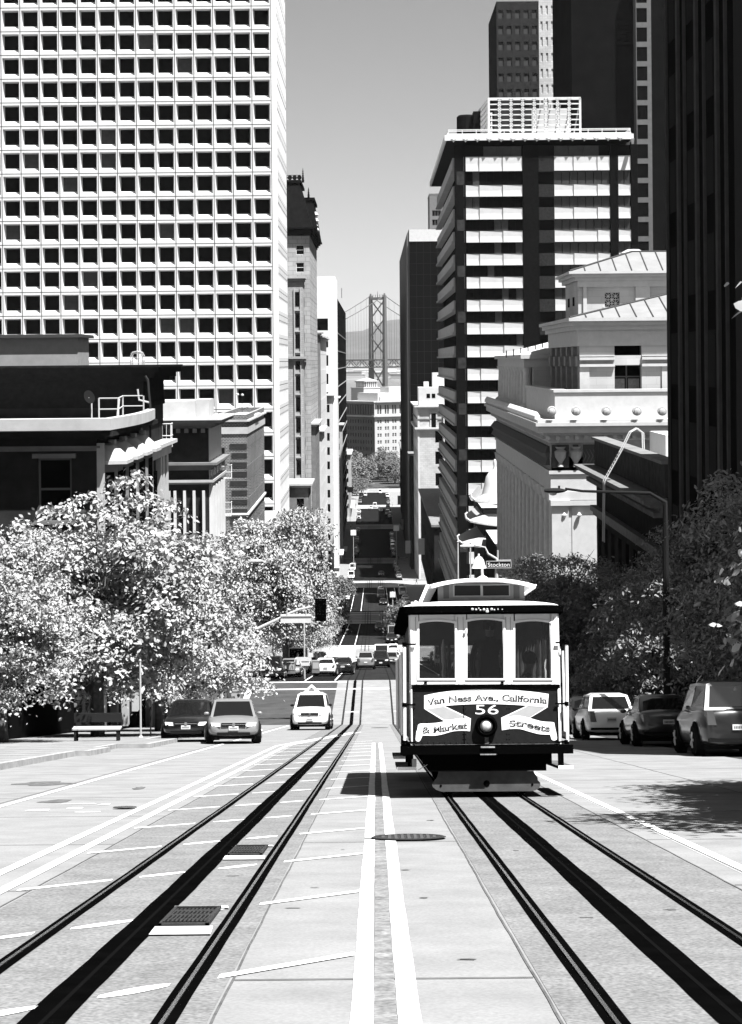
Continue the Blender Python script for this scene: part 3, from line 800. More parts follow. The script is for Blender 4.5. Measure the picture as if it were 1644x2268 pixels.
# street lamp bracket on B1 corner
q = wp(333, 990, 97); t = thing('roof_mast', 'thin dark mast with a bent top against the black building', 'mast', tuple(q), world=True)
mb = MB(); a = wp(322, 833, 97); b = wp(330, 870, 97); mb.tube([q, wp(333, 900, 97), b, wp(328, 842, 97), a], .06, 6); mb.build('mast_pipe', G('dark_iron', .03, .5), t)
mb = MB(); a = wp(305, 862, 97); mb.tube([wp(332, 892, 97), wp(308, 886, 97), a], .05, 6); mb.build('bracket', palestone, t)
# ---------------- B3
D0, D1 = 149.0, 161.5; zt = wp(445, 926, 149).z; z0 = zr(149)-1; Xs = -13
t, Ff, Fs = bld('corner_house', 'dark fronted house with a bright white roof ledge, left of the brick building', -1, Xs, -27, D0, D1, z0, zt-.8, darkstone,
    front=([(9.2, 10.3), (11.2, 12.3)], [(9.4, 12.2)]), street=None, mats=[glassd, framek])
H = zt-.8-z0
WORLD = None
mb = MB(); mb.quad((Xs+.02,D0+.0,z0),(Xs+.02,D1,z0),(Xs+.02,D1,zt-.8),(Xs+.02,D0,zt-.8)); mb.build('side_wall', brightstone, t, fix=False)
slabs(t, -1, Xs, -27, D0, D1, zt-.8, [(.2,.25),(.2,.6),(.25,1.0)], greystone)
slabs(t, -1, Xs-.02, -27, D0, D1, zt-.15, [(.1,1.15)], brightstone, 'roof_ledge')
mb = MB(); a, b = wp(362, 0, 153), wp(458, 0, 153); mb.box(a.x-3, wp(430,0,153).x, 150.5, 158, zt-.05, wp(430, 888, 151).z); mb.build('parapet', palestone, t)
mb = MB(); mb.box(wp(425,0,153).x, b.x, 151.8, 156.5, zt-.05, wp(430, 888, 152).z+.1); mb.build('bulkhead', palestone, t)
slabs(t, -1, Xs, -27, D0, D1, zt-4.1, [(.2,.2),(.22,.45),(.2,.7)], greystone, 'string_course')
slabs(t, -1, Xs, -27, D0, D1, zt-5.2, [(.15,.15),(.2,.4)], palestone, 'string_course')
mb = MB()
for k in range(5): fb(mb, Fs, .5+k*2.6, .9+k*2.6, 0, H-4.6, .02, .4)
fb(mb, Fs, .2, 12.3, 0, 4.0, .02, .3)
mb.build('pilasters', brightstone, t)
for k in range(4):
    for vb in (H-8.2, H-4.6): 
        mb = MB(); fb(mb, Fs, 1.2+k*2.9, 2.3+k*2.9, vb, vb+2, .021, .05); mb.build('window', glassm, t)
mb = MB()
for k in range(3): mb.lathe((-20.5+k*0, D0-.05, zt-4.2-0), [(.95,0),(1.1,.0),(1.1,.12),(.95,.12)], 20, axis='y') if k == 0 else None
mb.build('wreath', G('dim_relief', .05, .8), t)
mb = MB(); fb(mb, Ff, 6.5, 11.0, 0, H-4.9, 0, .25); mb.build('lower_front', palestone, t)
mb = MB()
for k in range(4): fb(mb, Ff, 11.25+k*.75, 11.45+k*.75, 0, H-4.9, 0, .35)
mb.build('pilasters', brightstone, t)
mb = MB()
for k in range(14): fb(mb, Ff, 5.0+k*.65, 5.3+k*.65, H-.35, H-.02, 0, .5)
mb.build('cornice_blocks', greystone, t)
mb = MB(); fb(mb, Ff, 8.6, 9.4, H-3.2, H-1.2, 0, .1); fb(mb, Ff, 10.4, 11.2, H-3.2, H-1.2, 0, .1); mb.build('plain_windows', glassm, t)
# ---------------- B4 brick
brick = GB('red_brick', .075, .25, .32, .16, .022, .35)
D0, D1 = 194.0, 225.0; zt = wp(545, 933, 194).z; z0 = zr(194)-1
H = zt-z0; rows = [(H-2.2-3.35*(k+1)+.9, H-2.2-3.35*(k+1)+2.9) for k in range(6)]
t, Ff, Fs = bld('brick_building', 'brick building with dark quoins and white banding, its long side lined with windows', -1, Xs, -16.2, D0, D1, z0, zt, brick,
    front=([(.1, 1.0)], [rows[k] for k in (0, 2, 4)]), street=(grid(15, 31, .42), rows), mats=[glassm, framew], depth=.2, fw=.08)
slabs(t, -1, Xs, -16.2, D0, D1, zt-1.3, [(.7, .12)], palestone, 'frieze'); slabs(t, -1, Xs, -16.2, D0, D1, zt-.05, [(.16, .3)], palestone, 'coping')
parapet(t, -1, Xs, -16.2, D0, D1, zt+.11, .55, brick, .3, dx=0.01)
for k, v in enumerate((H-9.6, H-16.6)): slabs(t, -1, Xs, -16.2, D0, D1, z0+v, [(.2, .18)], brightstone, 'string_course')
mb = MB(); k = 0; v = H-2.2
while v > 0:
    fb(mb, Ff, 1.62 if k % 2 else 1.45, 3.2, v-.62, v-.12, .0, .07 if k % 2 == 0 else .05); v -= .95; k += 1
mb.build('quoins', G('dark_quoin', .03, .8, .2, 4), t)
mb = MB(); q = wp(568, 912, 222); mb.box(-14.6, -13.3, 221, 223, zt, q.z); mb.build('chimney', brick, t)
mb = MB(); q = wp(510, 918, 200); mb.box(q.x-.2, wp(555,0,200).x, 206, 212, zt, wp(530, 918, 206).z); mb.build('bulkhead', brightstone, t)
t = thing('roof_aerial', 'thin aerial with two lamps above the brick building', 'aerial', (wp(535, 912, 196).x, 196, zt), world=True)
q = wp(536, 874, 196); mb = MB(); mb.cyl((q.x, 196, zt), q, .03, n=5); mb.cyl((q.x-.4, 196, q.z), (q.x+.05, 196, q.z-.1), .03, n=5); mb.cyl(q+Vector((0,0,-1.6)), q+Vector((.75,0,-1.2)), .03, n=5); mb.build('mast', G('dark_iron', .03), t)
mb = MB(); 
for a in ((-.45,0,0), (.05,0,-.05), (.8,0,-1.1)): mb.lathe(tuple(q+Vector(a)), [(.05,-.1),(.14,-.05),(.14,.08),(.03,.14)], 8)
mb.build('lamp', brightstone, t)
# low left fillers behind the trees
bld('shop_row', 'low pale shop row behind the street trees, left, this side of the brick building', -1, -13, -30, 163.5, 193, zr(163)-1, -21, palestone, street=(grid(6, 29.5, .6), [(1.5, 4.2), (5.6, 7.4)]), front=(grid(4, 17, .5), [(1.5, 4)]))
bld('shop_row', 'low pale shop row behind the street trees, left, past the brick building', -1, -12.6, -30, 226, 249, zr(226)-1, wp(610, 1165, 226).z, palestone, street=(grid(5, 23, .6), [(1.5, 4.2), (5.6, 7.4)]), front=(grid(4, 17, .5), [(1.5, 4)]))
bld('low_building', 'low building under the near left trees, coloured black for the shade there', -1, -13, -45, 34, 81.5, zr(81.5)-.5, zr(60)+5.0, G('shade_black', .006, .9), roofmat=G('shade_black', .006))  # black walls and roof stand for the shade behind the near trees
bld('shade_block', 'tall block added out of view at the right, shading the trees and parked cars', 1, 13, 30, 40, 55.0, zr(60)-1, zr(50)+24, G('shade_black', .006, .9))  # unseen block, added to shade the right trees, parked cars and road

# ---------------- left, far
def farL(name, label, Xs, Xb, D0, D1, ytop, mat, street, front, pts=650, **k):
    z1 = wp(700, ytop, D0).z; z0 = zr(D0)-1
    fs = k.pop('floor', 3.7); H = z1-z0
    nf = int((H-1.5)/fs)
    rows = [(H-1.2-fs*(i+1)+.9, H-1.2-fs*(i+1)+.9+fs*.55) for i in range(nf)]
    st = (grid(street[0], D1-D0, street[1]), rows) if street else None
    ft = (grid(front[0], abs(Xb-Xs), front[1]), rows) if front else None
    return bld(name, label, -1 if Xs < 0 else 1, Xs, Xb, D0, D1, z0, z1, mat, ft, st, **k)
# mansard tower
lite = GB('pale_ashlar', .33, .2, 1.8, .95, .05, .08)
D0, D1 = 400.0, 452.0; Xc = wp(687, 700, D0).x
t, Ff, Fs = farL('mansard_tower', 'slim stone tower with a black mansard roof and spiky cresting, beside the white tower', Xc, Xc-16, D0, D1, 522, lite, (9, .45), (4, .42), mats=[glassd, framew], mull=(1, 2), fw=.1, depth=.2)
zt = wp(690, 522, D0).z
Fs_ = Fr((Xc, D0, zr(D0)), (0, 1, 0))
slabs(t, -1, Xc, Xc-16, D0, D1, zt, [(.5,.2),(.5,.5),(.4,.9),(.3,1.3)], G('slate_black', .008, .6, .3, 1))
blk = G('slate_black', .008)
mb = MB(); zb = zt+1.7; q = wp(683, 404, D0+2); zt2 = q.z
xa, xb = Xc-15, Xc+.6
mb.hexa([(xa,D0-.2,zb),(xb,D0-.2,zb),(xb,D0+24,zb),(xa,D0+24,zb)],[(xa,D0+2.5,zt2),(Xc-2.2,D0+2.5,zt2),(Xc-2.2,D0+22,zt2),(xa,D0+22,zt2)])
mb.box(xa, Xc-1.7, D0+2.1, D0+22.4, zt2, zt2+.5)
mb.hexa([(xa,D0+27,zb),(xb+.6,D0+27,zb),(xb+.6,D1,zb),(xa,D1,zb)],[(xa,D0+29,zt2-1.5),(Xc-.1,D0+29,zt2-1.5),(Xc-.1,D1-2,zt2-1.5),(xa,D1-2,zt2-1.5)])
mb.box(xa, Xc+.3, D0+28.6, D1-2, zt2-1.5, zt2-.9)
mb.build('mansard_roof', blk, t)
mb = MB()
for k in range(12):
    x = Xc-2.1-k*1.0; mb.lathe((x, D0+2.3, zt2+1.05), [(.42,-.05),(.5,-.05),(.5,.05),(.42,.05)], 12, axis='y')
mb.box(xa, Xc-1.8, D0+2.25, D0+2.35, zt2+.45, zt2+.58); mb.box(xa, Xc-1.8, D0+2.25, D0+2.35, zt2+1.5, zt2+1.62)
mb.build('cresting', blk, t)
mb = MB()
for (x, D, y) in ((671, D0+2.3, 372), (683.5, D0+28.7, 415)):
    q = wp(x, y, D); zb_ = zt2 if D < D0+10 else zt2-1
    mb.cyl((q.x, D, zb_), (q.x, D, q.z+.0), .28, .03, 6)
    for k in range(5): z = zb_+.5+(q.z-zb_)*k/6.5; mb.lathe((q.x, D, z), [(.1,-.1),(.42-.06*k,0),(.1,.1)], 8)
mb.build('finial', blk, t)
mb = MB()
for (x, y, r) in ((699-2, 490, 1.0), (701-2, 476, .7), (697, 500, .8), (700, 510, .8)):
    q = wp(x-.5, y, D0+30); mb.lathe(tuple(q), [(.1,-r),(r*.8,-r*.5),(r,0),(r*.7,r*.6),(.1,r)], 8)
mb.build('dormer_ornament', brightstone, t, True)
# lower wing in front
wingm = GB('pale_brick', .34, .26, .9, .42, .04, .12)
D0w = 392.0; Xw = wp(671, 700, D0w).x
t, Ff, Fs = farL('stone_wing', 'pale brick wing standing in front of the mansard tower, with one column of tall windows', Xw, Xw-9, D0w, 399.4, 622, wingm, None, None, floor=4.4)
mb = MB(); H = wp(690, 622, D0w).z-zr(D0w)+1
t0 = t
for k in range(15):
    v = H-5.2-k*4.35
    if v < 4: break
    mb = MB(); fb(mb, Ff, 9-1.55, 9-.65, v, v+2.9, .01, .06); o = mb.build('window', glassd, t0)
mb = MB()
for x in (9-1.8, 9-.5): fb(mb, Ff, x-.09, x+.09, 0, H-1.5, 0, .25)
for k in range(15):
    v = H-6.2-k*4.35
    if v > 3: fb(mb, Ff, 9-1.7, 9-.6, v, v+.3, 0, .2)
mb.build('window_surround', palestone, t)
slabs(t, -1, Xw, Xw-9, D0w, 399, wp(690, 622, D0w).z, [(.5,.3),(.4,.6)], palestone)
slabs(t, -1, Xw, Xw-9, D0w, 399, wp(690, 800, D0w).z, [(.5,.3),(.5,.7)], wingm, 'string_course')
# thin pale tower behind
farL('pale_tower', 'thin pale tower edge rising behind the mansard roof', wp(697, 600, 470).x, -40, 470, 474, 449, palestone, None, None)
# rounded-corner concrete building
D0, D1 = 530.0, 560.0; Xc = wp(744, 800, D0).x; zt = wp(720, 612, D0).z; z0 = zr(D0)-1
conc2 = G('smooth_concrete', .62, .7, .07, .15)
t = thing('banded_office', 'white concrete office block with a rounded corner and long dark window bands', 'office block', (Xc-8, D0, z0), world=True)
mb = MB(); r = 1.8; H = zt-z0; xl = wp(694, 700, D0).x-4
prev = None
for k in range(11):
    a_ = k/10*math.pi/2; p = (Xc-r+r*math.sin(a_), D0+r-r*math.cos(a_))
    if prev: mb.quad((*prev,z0),(*p,z0),(*p,zt),(*prev,zt))
    prev = p
mb.quad((Xc,D0+r,z0),(Xc,D1,z0),(Xc,D1,zt),(Xc,D0+r,zt)); mb.quad((xl,D0,zt),(Xc-.6,D0+.6,zt),(Xc,D1,zt),(xl,D1,zt))
F = Fr((xl, D0, z0), (1, 0, 0)); W = Xc-r-xl
bandsY = [(684, 708)] 
rects = facade(mb, F, W, H, [(0.0, W-.3)], [(H-10.6-5.15*(k+1)+.6+(.4 if k else 0), H-10.6-5.15*k-1.2) for k in range(14) if H-10.6-5.15*(k+1) > 2], depth=1.2)
mb.build('wall', conc2, t, fix=False)
windows(t, F, rects, 1.2, [glassd, framek], (1, 1), 0)
mb = MB()
for k in range(int(H/4.2)):
    a_ = [(Xc-r+(r+.01)*math.sin(j/8*math.pi/2), D0+r-(r+.01)*math.cos(j/8*math.pi/2)) for j in range(9)]
    z = z0+k*4.2
    for p0, p1 in zip(a_, a_[1:]): mb.quad((*p0, z), (*p1, z), (*p1, z+.08), (*p0, z+.08))
mb.build('panel_joints', G('thin_joint', .3), t)
# ornate small building
D0, D1 = 460.0, 518.0; Xc = -13
t, Ff, Fs = farL('ornate_building', 'small ornate pale building with a balustraded front below the rounded block', Xc+.3, Xc-12, D0, D1, 752, brightstone, (10, .55), (4, .7), floor=7.2, mats=[glassd, framek], fw=0)
mb = MB(); H = wp(700, 752, D0).z-zr(D0)+1
for v in [H-4.3-7.2*k for k in range(9)]:
    if v > 4:
        for k in range(13): u = 7+k*.42; fb(mb, Ff, u-.1, u+.1, v-.2, v+2.6, 0, .5)
        fb(mb, Ff, 6, 12.3, v+2.6, v+3.1, 0, .7); fb(mb, Ff, 6, 12.3, v-.7, v-.2, 0, .5)
mb.build('balustrade', palestone, t)
slabs(t, -1, Xc+.3, Xc-12, D0, D1, wp(700, 752, D0).z, [(.5,.5),(.4,1.0)], brightstone)
# lattice tower of dark glass
D0, D1 = 640.0, 850.0; Xc = -12; zt = wp(755, 660, D0).z; z0 = zr(D0)-1; xl = Xc-14
t, Ff, Fs = farL('glass_grid_tower', 'dark glass building wrapped in a pale steel grid, next to the bridge', Xc, xl, D0, D1, 660, G('black_wall', .004, .5), None, None)
H = zt-z0; mb = MB()
for k in range(int(H/6.05)): 
    v = H-12-k*6.05; fb(mb, Ff, 0, 14.3, v, v+.45, .05, 1.0); fb(mb, Ff, 0, 14.3, v+2.0, v+2.2, .05, .5)
    fb(mb, Fs, 1.0, 210, v, v+.3, .02, .25)
for u in (3.3, 13.95-3.1, 13.95-.2): fb(mb, Ff, u-.35, u+.35, 0, H, .05, 1.2)
mb.build('steel_grid', G('pale_steel', .22, .5), t)
mb = MB()
for k in range(10): z = zt-.8-k*1.2; mb.box(xl, Xc+.2, D0-.5, D0-.4, z, z+.2)
q = wp(757, 640, D0); mb.cyl((q.x, D0+1, zt), (q.x, D0+1, wp(757, 638, D0).z), .15, n=5); mb.build('louvres', G('pale_steel', .22), t)
# stepped lower fronts along the left pavement
specs = [(-12.7, 452.2, 459.5, 742, 'grey', 3), (-12.1, 300, 316, 1240, 'pale', 3), (-11.7, 622.5, 639.5, 885, 'bright', 3), (-11.2, 520, 529.5, 880, 'bright', 2),
         (-10.9, 652, 672-4, 945, 'pale', 3), (-12.4, 357, 372, 1080, 'grey', 4), (-12.2, 374, 381, 1160, 'pale', 2), (-10.6, 851, 899, 1010, 'pale', 5), (-12.3, 401, 430, 905+40, 'grey', 5), (-11.9, 431, 459, 960, 'bright', 5)]
names = ['narrow grey front with a white south side, fourth block on the left', 'pale low block at the foot of the white tower', 'bright narrow front beside the dark glass grid', 'bright front under the rounded block',
         'pale front beyond the second far junction', 'dim front behind the white tower, taller one', 'pale front behind the white tower, shorter one', 'pale front farthest down the left side', 'grey shop front below the mansard tower', 'bright shop front beside the ornate building']
for (xs_, a, b, yt, m, n), lb in zip(specs, names):
    mm = dict(grey=greystone, pale=palestone, bright=brightstone)[m]
    z1 = wp(720, yt, a).z
    t, Ff, Fs = farL('street_front', lb, xs_, xs_-9, a, b, yt, mm, (n*2, .5), (3, .45), floor=3.9, mats=[glassd, framek], fw=0)
    slabs(t, -1, xs_, xs_-9, a, b, z1, [(.4,.3),(.35,.75)], palestone if m != 'bright' else brightstone)
    mb = MB(); v = 5.0; fb(mb, Fs, 0, b-a, v, v+.25, 0, 1.4); mb.build('awning', brightstone, t)
# ================================================================ right side
# R3 white banded office block
def banded():
    D0, D1 = 297.0, 372.0; Xc = wp(1011, 800, D0).x; z0 = zr(D0)-1
    zt = wp(1100, 322, D0).z; H = zt-z0
    t = thing('banded_tower', 'office block of white concrete bands and dark glass under a wide white canopy roof', 'office block', (Xc+14, D0, z0), world=True)
    u = lambda px: wp(px, 700, D0).x - Xc
    W = u(1402)
    F = Fr((Xc, D0, z0), (1, 0, 0)); Fs = Fr((Xc, D1, z0), (0, -1, 0))
    dark = G('black_granite', .006, .4, .4, 2, spec=.05); brown = G('dark_brown_panel', .022, .8, .35, 3)
    mb = MB(); mb.box(Xc+.9, Xc+W-.1, D0+.9, D1, z0, zt); mb.build('core', G('dark_core', .01, .4, spec=.0), t)
    mb = MB(); a, b, c, d = u(1034), u(1160), u(1196), u(1230); e, f, g, h = u(1354), u(1372), u(1400), W
    mb.box(Xc, Xc+a-.05, D0, D0+1.2, z0, zt); mb.box(Xc+b+.05, Xc+c, D0, D0+1.2, z0, zt); mb.box(Xc+e+.05, Xc+f-.05, D0-.05, D0+1.2, z0, zt)
    mb.box(Xc+g+.05, Xc+W+1.0, D0+.2, D0+1.2, z0, zt)
    mb.build('pier', dark, t)
    fl = 50.85*D0/FV; top = wp(1100, 347, D0).z
    wc_ = G('band_concrete', .50, .75, .06, 1.2); nb = 18
    tops = [347, 410] + [460.7+50.85*k for k in range(nb)]
    def spandrel(mb, F, u0, u1, v0, v1, bev=True):
        """panel with a dished face: the lower part leans inwards"""
        g = .05; u0 += g; u1 -= g; m = v0+(v1-v0)*.52; s = .42
        P = F.p
        A = [P(u0,v0,.12),P(u1,v0,.12),P(u1,v1,.12),P(u0,v1,.12)]
        I = [P(u0+.02,v0+.02,.12),P(u1-s,v0+.04,.12),P(u1-s*1.6,m,-.12),P(u0+.05,m,-.12)]
        mb.quad(P(u0,m,.0),P(u1-s*.4,m,.0),P(u1-s*.1,v1,.03),P(u0,v1,.03)); mb.quad(P(u0,v0,.06),P(u1-s*1.4,v0,.06),P(u1-s*1.4,m,.0),P(u0,m,.0))
        mb.add([P(u1-s*1.4,v0,.06),P(u1-s*1.4,m,.0),P(u1-s*.4,m,0),P(u1,v0,.1)],[(0,3,2,1)])
        mb.add([P(u1-s*.4,m,0),P(u1,v0,.1),P(u1,v1,.1),P(u1-s*.1,v1,.03)],[(0,1,2,3)])
        for q in ((v0, -1), (v1, 1)): mb.quad(P(u0,q[0],.06 if q[1] < 0 else .03),P(u1,q[0],.1),P(u1,q[0],-.9),P(u0,q[0],-.9))
    cols1 = [u(1034), u(1064), u(1116), u(1160)]; cols2 = [u(1230), u(1273), u(1326), u(1354)]; cols3 = [u(1372), u(1400)]
    for k, y in enumerate(tops):
        v1 = wp(1100, y, D0).z - z0; v0 = v1 - (2.26 if k == 0 else 1.78)
        if v0 < 3: break
        for cols in (cols1, cols2, cols3):
            mb = MB()
            for a_, b_ in zip(cols, cols[1:]): spandrel(mb, F, a_, b_, v0, v1)
            mb.build('spandrel', wc_, t, fix=False)
        mb = MB(); fb(mb, F, c+.02, d-.02, v0-.15, v1+.05, -.9, -.02); mb.build('recess_panel', brown, t)
        # glass between this band and the next
        nv1 = (wp(1100, tops[k+1], D0).z - z0) if k+1 < len(tops) else v0-1.8
        lightrow = k < 4
        for ci, cols in enumerate((cols1, cols2, cols3)):
            mb = MB(); n = (8, 7, 2)[ci]
            for j in range(n):
                a_ = cols[0]+(cols[-1]-cols[0])*j/n; b_ = cols[0]+(cols[-1]-cols[0])*(j+1)/n
                rr = random.Random(k*31+ci*7+j).random()
                mi = (1 if (lightrow or rr < .12) else 0) if ci else (1 if (rr < .22 and k < 9) else 0)
                fb(mb, F, a_+.06, b_-.06, nv1+.02, v0-.02, -.6, -.42, mi)
            mb.build('window', [glassm if ci else glassd, glassg], t)
        # north (street) side
        mb = MB()
        L = D1-D0; fb(mb, Fs, 0, L-1.5, v0, v1, -.6, .25); fb(mb, Fs, 0, L-1.5, v0+.0, v0+.3, .25, .5)
        mb.hexa([F.p(0,v0,0)+Vector((.0,1.5,0)), F.p(1.45,v0,.05), F.p(1.45,v0,-.3), F.p(.1,v0,-2.2)],
                [F.p(0,v1,0)+Vector((.0,1.5,0)), F.p(1.45,v1,.05), F.p(1.45,v1,-.3), F.p(.1,v1,-2.2)])
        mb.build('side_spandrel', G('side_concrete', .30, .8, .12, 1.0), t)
        if k % 2 == 0:
            mb = MB(); fb(mb, F, .3, 1.5, nv1+.05, v0-.05, .01, .04); mb.build('corner_window', glassm, t)
    # top glazing under the canopy
    mb = MB()
    for a_, b_ in ((u(1075), u(1105)), (u(1106), u(1135)), (u(1136), u(1158)), (u(1232), u(1262)), (u(1263), u(1295)), (u(1296), u(1330))):
        fb(mb, F, a_, b_, wp(1100, 345, D0).z-z0, wp(1100, 324, D0).z-z0, -.5, -.3)
    mb.build('plain_windows', glassg, t)
    # canopy
    zc0, zc1 = wp(1100, 310.5, D0-.9).z, wp(1100, 298.5, D0-.9).z
    ya = wp(985, 305, D0-.9).x; yb = wp(1404, 305, D0-.9).x
    mb = MB(); mb.box(ya, yb, D0-.9, D1+2, zc0, zc1); mb.box(ya+.35, yb-.35, D0-.7, D1+1.7, zc1, zc1+.25); mb.build('canopy', white, t)
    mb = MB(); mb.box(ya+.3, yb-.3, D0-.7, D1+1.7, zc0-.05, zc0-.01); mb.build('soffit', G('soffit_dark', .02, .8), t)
    mb = MB()
    for k in range(15):
        x = ya+1.4+k*(26.35*(D0-.9)/FV)
        if x > yb-.3: break
        P = [(x-.5,D0-.9,zc0+.35),(x,D0-1.12,zc0+.1),(x+.5,D0-.9,zc0+.35),(x,D0-.9,zc0-.32),(x,D0-.9,zc1-.02)]
        mb.add(P, [(0,1,4),(1,2,4),(0,3,1),(1,3,2)])
    for k in range(14):
        y_ = D0-1+k*4; 
    mb.build('canopy_bracket', white, t, fix=False)
    mb = MB()
    for k in range(14): 
        y_ = D0-1.4+k*5.2; mb.hexa([(yb-.35,y_,zc0-.8),(yb-.05,y_,zc0-.8),(yb-.05,y_+.5,zc0-.8),(yb-.35,y_+.5,zc0-.8)],[(yb-.5,y_-.4,zc0),(yb,y_-.4,zc0),(yb,y_+.9,zc0),(yb-.5,y_+.9,zc0)])
    mb.build('side_bracket', white, t)
    mb = MB(); zr0, zr1 = zc1+.25, wp(1100, 284.5, D0-2).z
    xa, xb = ya+.6, yb-.5
    for k in range(14): x = xa+(xb-xa)*k/13; mb.box(x-.06, x+.06, D0-.6, D0-.48, zr0, zr1)
    for z in (zr1, (zr0+zr1)/2+.1): mb.box(xa, xb, D0-.61, D0-.47, z-.06, z+.06); mb.box(xa-.07, xa+.07, D0-.5, D1, z-.06, z+.06); mb.box(xb-.07, xb+.07, D0-.5, D1, z-.06, z+.06)
    mb.build('roof_railing', white, t)
    # hexagon screen round the roof plant
    Ds = D0+1.0; xa, xb = wp(1081, 250, Ds).x, wp(1287, 250, Ds).x; zb, zt_ = zr0-.2, wp(1180, 218.5, Ds).z
    nx, ny = 8, 9; cw = (xb-xa)/nx; ch = (zt_-zb)/ny; 
    def screen(F, W, n, name):
        mb = MB(); cw = W/n; hh = (zt_-zb); chh = hh/7.0
        P = F.p
        def bar(p, q, r=.085):
            d = Vector((q[0]-p[0], q[1]-p[1])); L = d.length; nrm = Vector((-d.y, d.x))/L*r
            a_ = [P(p[0]-nrm.x,p[1]-nrm.y,-.3),P(q[0]-nrm.x,q[1]-nrm.y,-.3),P(q[0]-nrm.x,q[1]-nrm.y,0),P(p[0]-nrm.x,p[1]-nrm.y,0)]
            b_ = [P(p[0]+nrm.x,p[1]+nrm.y,-.3),P(q[0]+nrm.x,q[1]+nrm.y,-.3),P(q[0]+nrm.x,q[1]+nrm.y,0),P(p[0]+nrm.x,p[1]+nrm.y,0)]
            mb.hexa(a_, b_)
        k_ = cw*.16
        for j in range(7):
            v = j*chh; vm = v+chh/2; v2 = v+chh
            for i in range(n):
                u0 = i*cw; u1 = u0+cw
                bar((u0+k_, v), (u1-k_, v)) if j else None
                if i: bar((u0, vm-chh*.0), (u0+k_, v2)); bar((u0, vm), (u0+k_, v)); bar((u0, vm), (u0-k_, v2)); bar((u0, vm), (u0-k_, v)); bar((u0-k_, v), (u0+k_, v), .11)
        bar((0, 0), (W, 0), .14); bar((0, hh), (W, hh), .2); bar((.1, 0), (.1, hh), .16); bar((W-.1, 0), (W-.1, hh), .16)
        mb.build(name, white, t)
    screen(Fr((xa, Ds, zb), (1, 0, 0)), xb-xa, nx, 'roof_screen')
    screen(Fr((xa-.8, Ds+18, zb), (0.045, -1, 0)), 18, 8, 'roof_screen')
    screen(Fr((xa, Ds+18, zb), (1, 0, 0)), xb-xa, nx, 'roof_screen')
    mb = MB(); mb.box(xa+1.2, xb-7.5, Ds+3, Ds+8, zb, zt_-1.0); mb.build('plant_room', G('plant_dark', .03, .8, .5, 1), t)
    mb = MB(); mb.box(xb-7.3, xb-1.5, Ds+6, Ds+10, zb, zt_-.8); mb.build('plant_room', palestone, t)
    mb = MB()
    for k in range(5): mb.cyl((xb-7+k*1.5, Ds+2, zb), (xb-6+k*1.5, Ds+2.5, zt_-.7), .12, n=6)
    mb.build('duct', greystone, t)
    q = wp(1015, 290, D0+14); 
    mb = MB(); c_ = wp(1036, 270, D0+14); mb.lathe((c_.x, D0+16, zc1), [(1.7,0),(1.7,c_.z+1.0-zc1),(1.4,c_.z+1.3-zc1)], 18); mb.box(c_.x+.9, c_.x+2.4, D0+13, D0+16, zc1, c_.z+1.6)
    mb.build('roof_tank', blk, t)
banded()
# R4 black gridded tower and neighbours
def gridwall(t, F, W, H, du, dv, mat, w_=.12, d=.1, name='mullion_grid'):
    mb = MB()
    for k in range(int(W/du)+1): fb(mb, F, k*du-w_/2, k*du+w_/2, 0, H, .0, d)
    for k in range(int(H/dv)+1): fb(mb, F, 0, W, H-k*dv-w_/2, H-k*dv+w_/2, .0, d-.01)
    return mb.build(name, mat, t)
D0, D1 = 620.0, 790.0; Xs = wp(909, 800, D0).x; zt = wp(930, 508, D0).z
blackw = G('black_wall', .004, .5)
t, Ff, Fs = bld('dark_slab_tower', 'black gridded slab tower with a white top band, right of the bridge', 1, Xs, Xs+30, D0, D1, zr(D0)-1, zt-4, blackw)
gridwall(t, Ff, 30, zt-4-zr(D0)+1, 2.3, 3.6, G('dim_mullion', .022, .5))
slabs(t, 1, Xs, Xs+30, D0+.2, D1, zt-4, [(4, .0)], brightstone, 'top_band')
mb = MB(); mb.box(Xs-.8, Xs, D0+.6, D1, zr(D0), zt-1.5); mb.hexa([(Xs-.8,D0+.6,zt-1.5),(Xs,D0+.6,zt-1.5),(Xs,D1,zt-1.5),(Xs-.8,D1,zt-1.5)],[(Xs-.1,D0+.6,zt+.1),(Xs,D0+.6,zt+.1),(Xs,D1,zt+.1),(Xs-.1,D1,zt+.1)]); mb.build('side_fin', G('mid_grey_stone', .13, .8, .1, .3), t)
z1 = wp(960, 431, 700).z; x1 = wp(952, 500, 700).x
t, Ff, Fs = bld('slim_grey_tower', 'thin grey tower with dark windows peeping out between the black slab and the banded block', 1, x1, x1+12, 700, 720, zr(700), z1, G('grey_panel', .13, .8, .1, 1),
    front=([(.9, 4.2)], [(z1-zr(700)-4.6-3.4*(k+1), z1-zr(700)-2.4-3.4*(k+1)) for k in range(8)]), mats=[glassd, frameg], mull=(3, 1), fw=.15)
slabs(t, 1, x1, x1+12, 700, 720, z1, [(.4, .1)], greystone, 'coping')
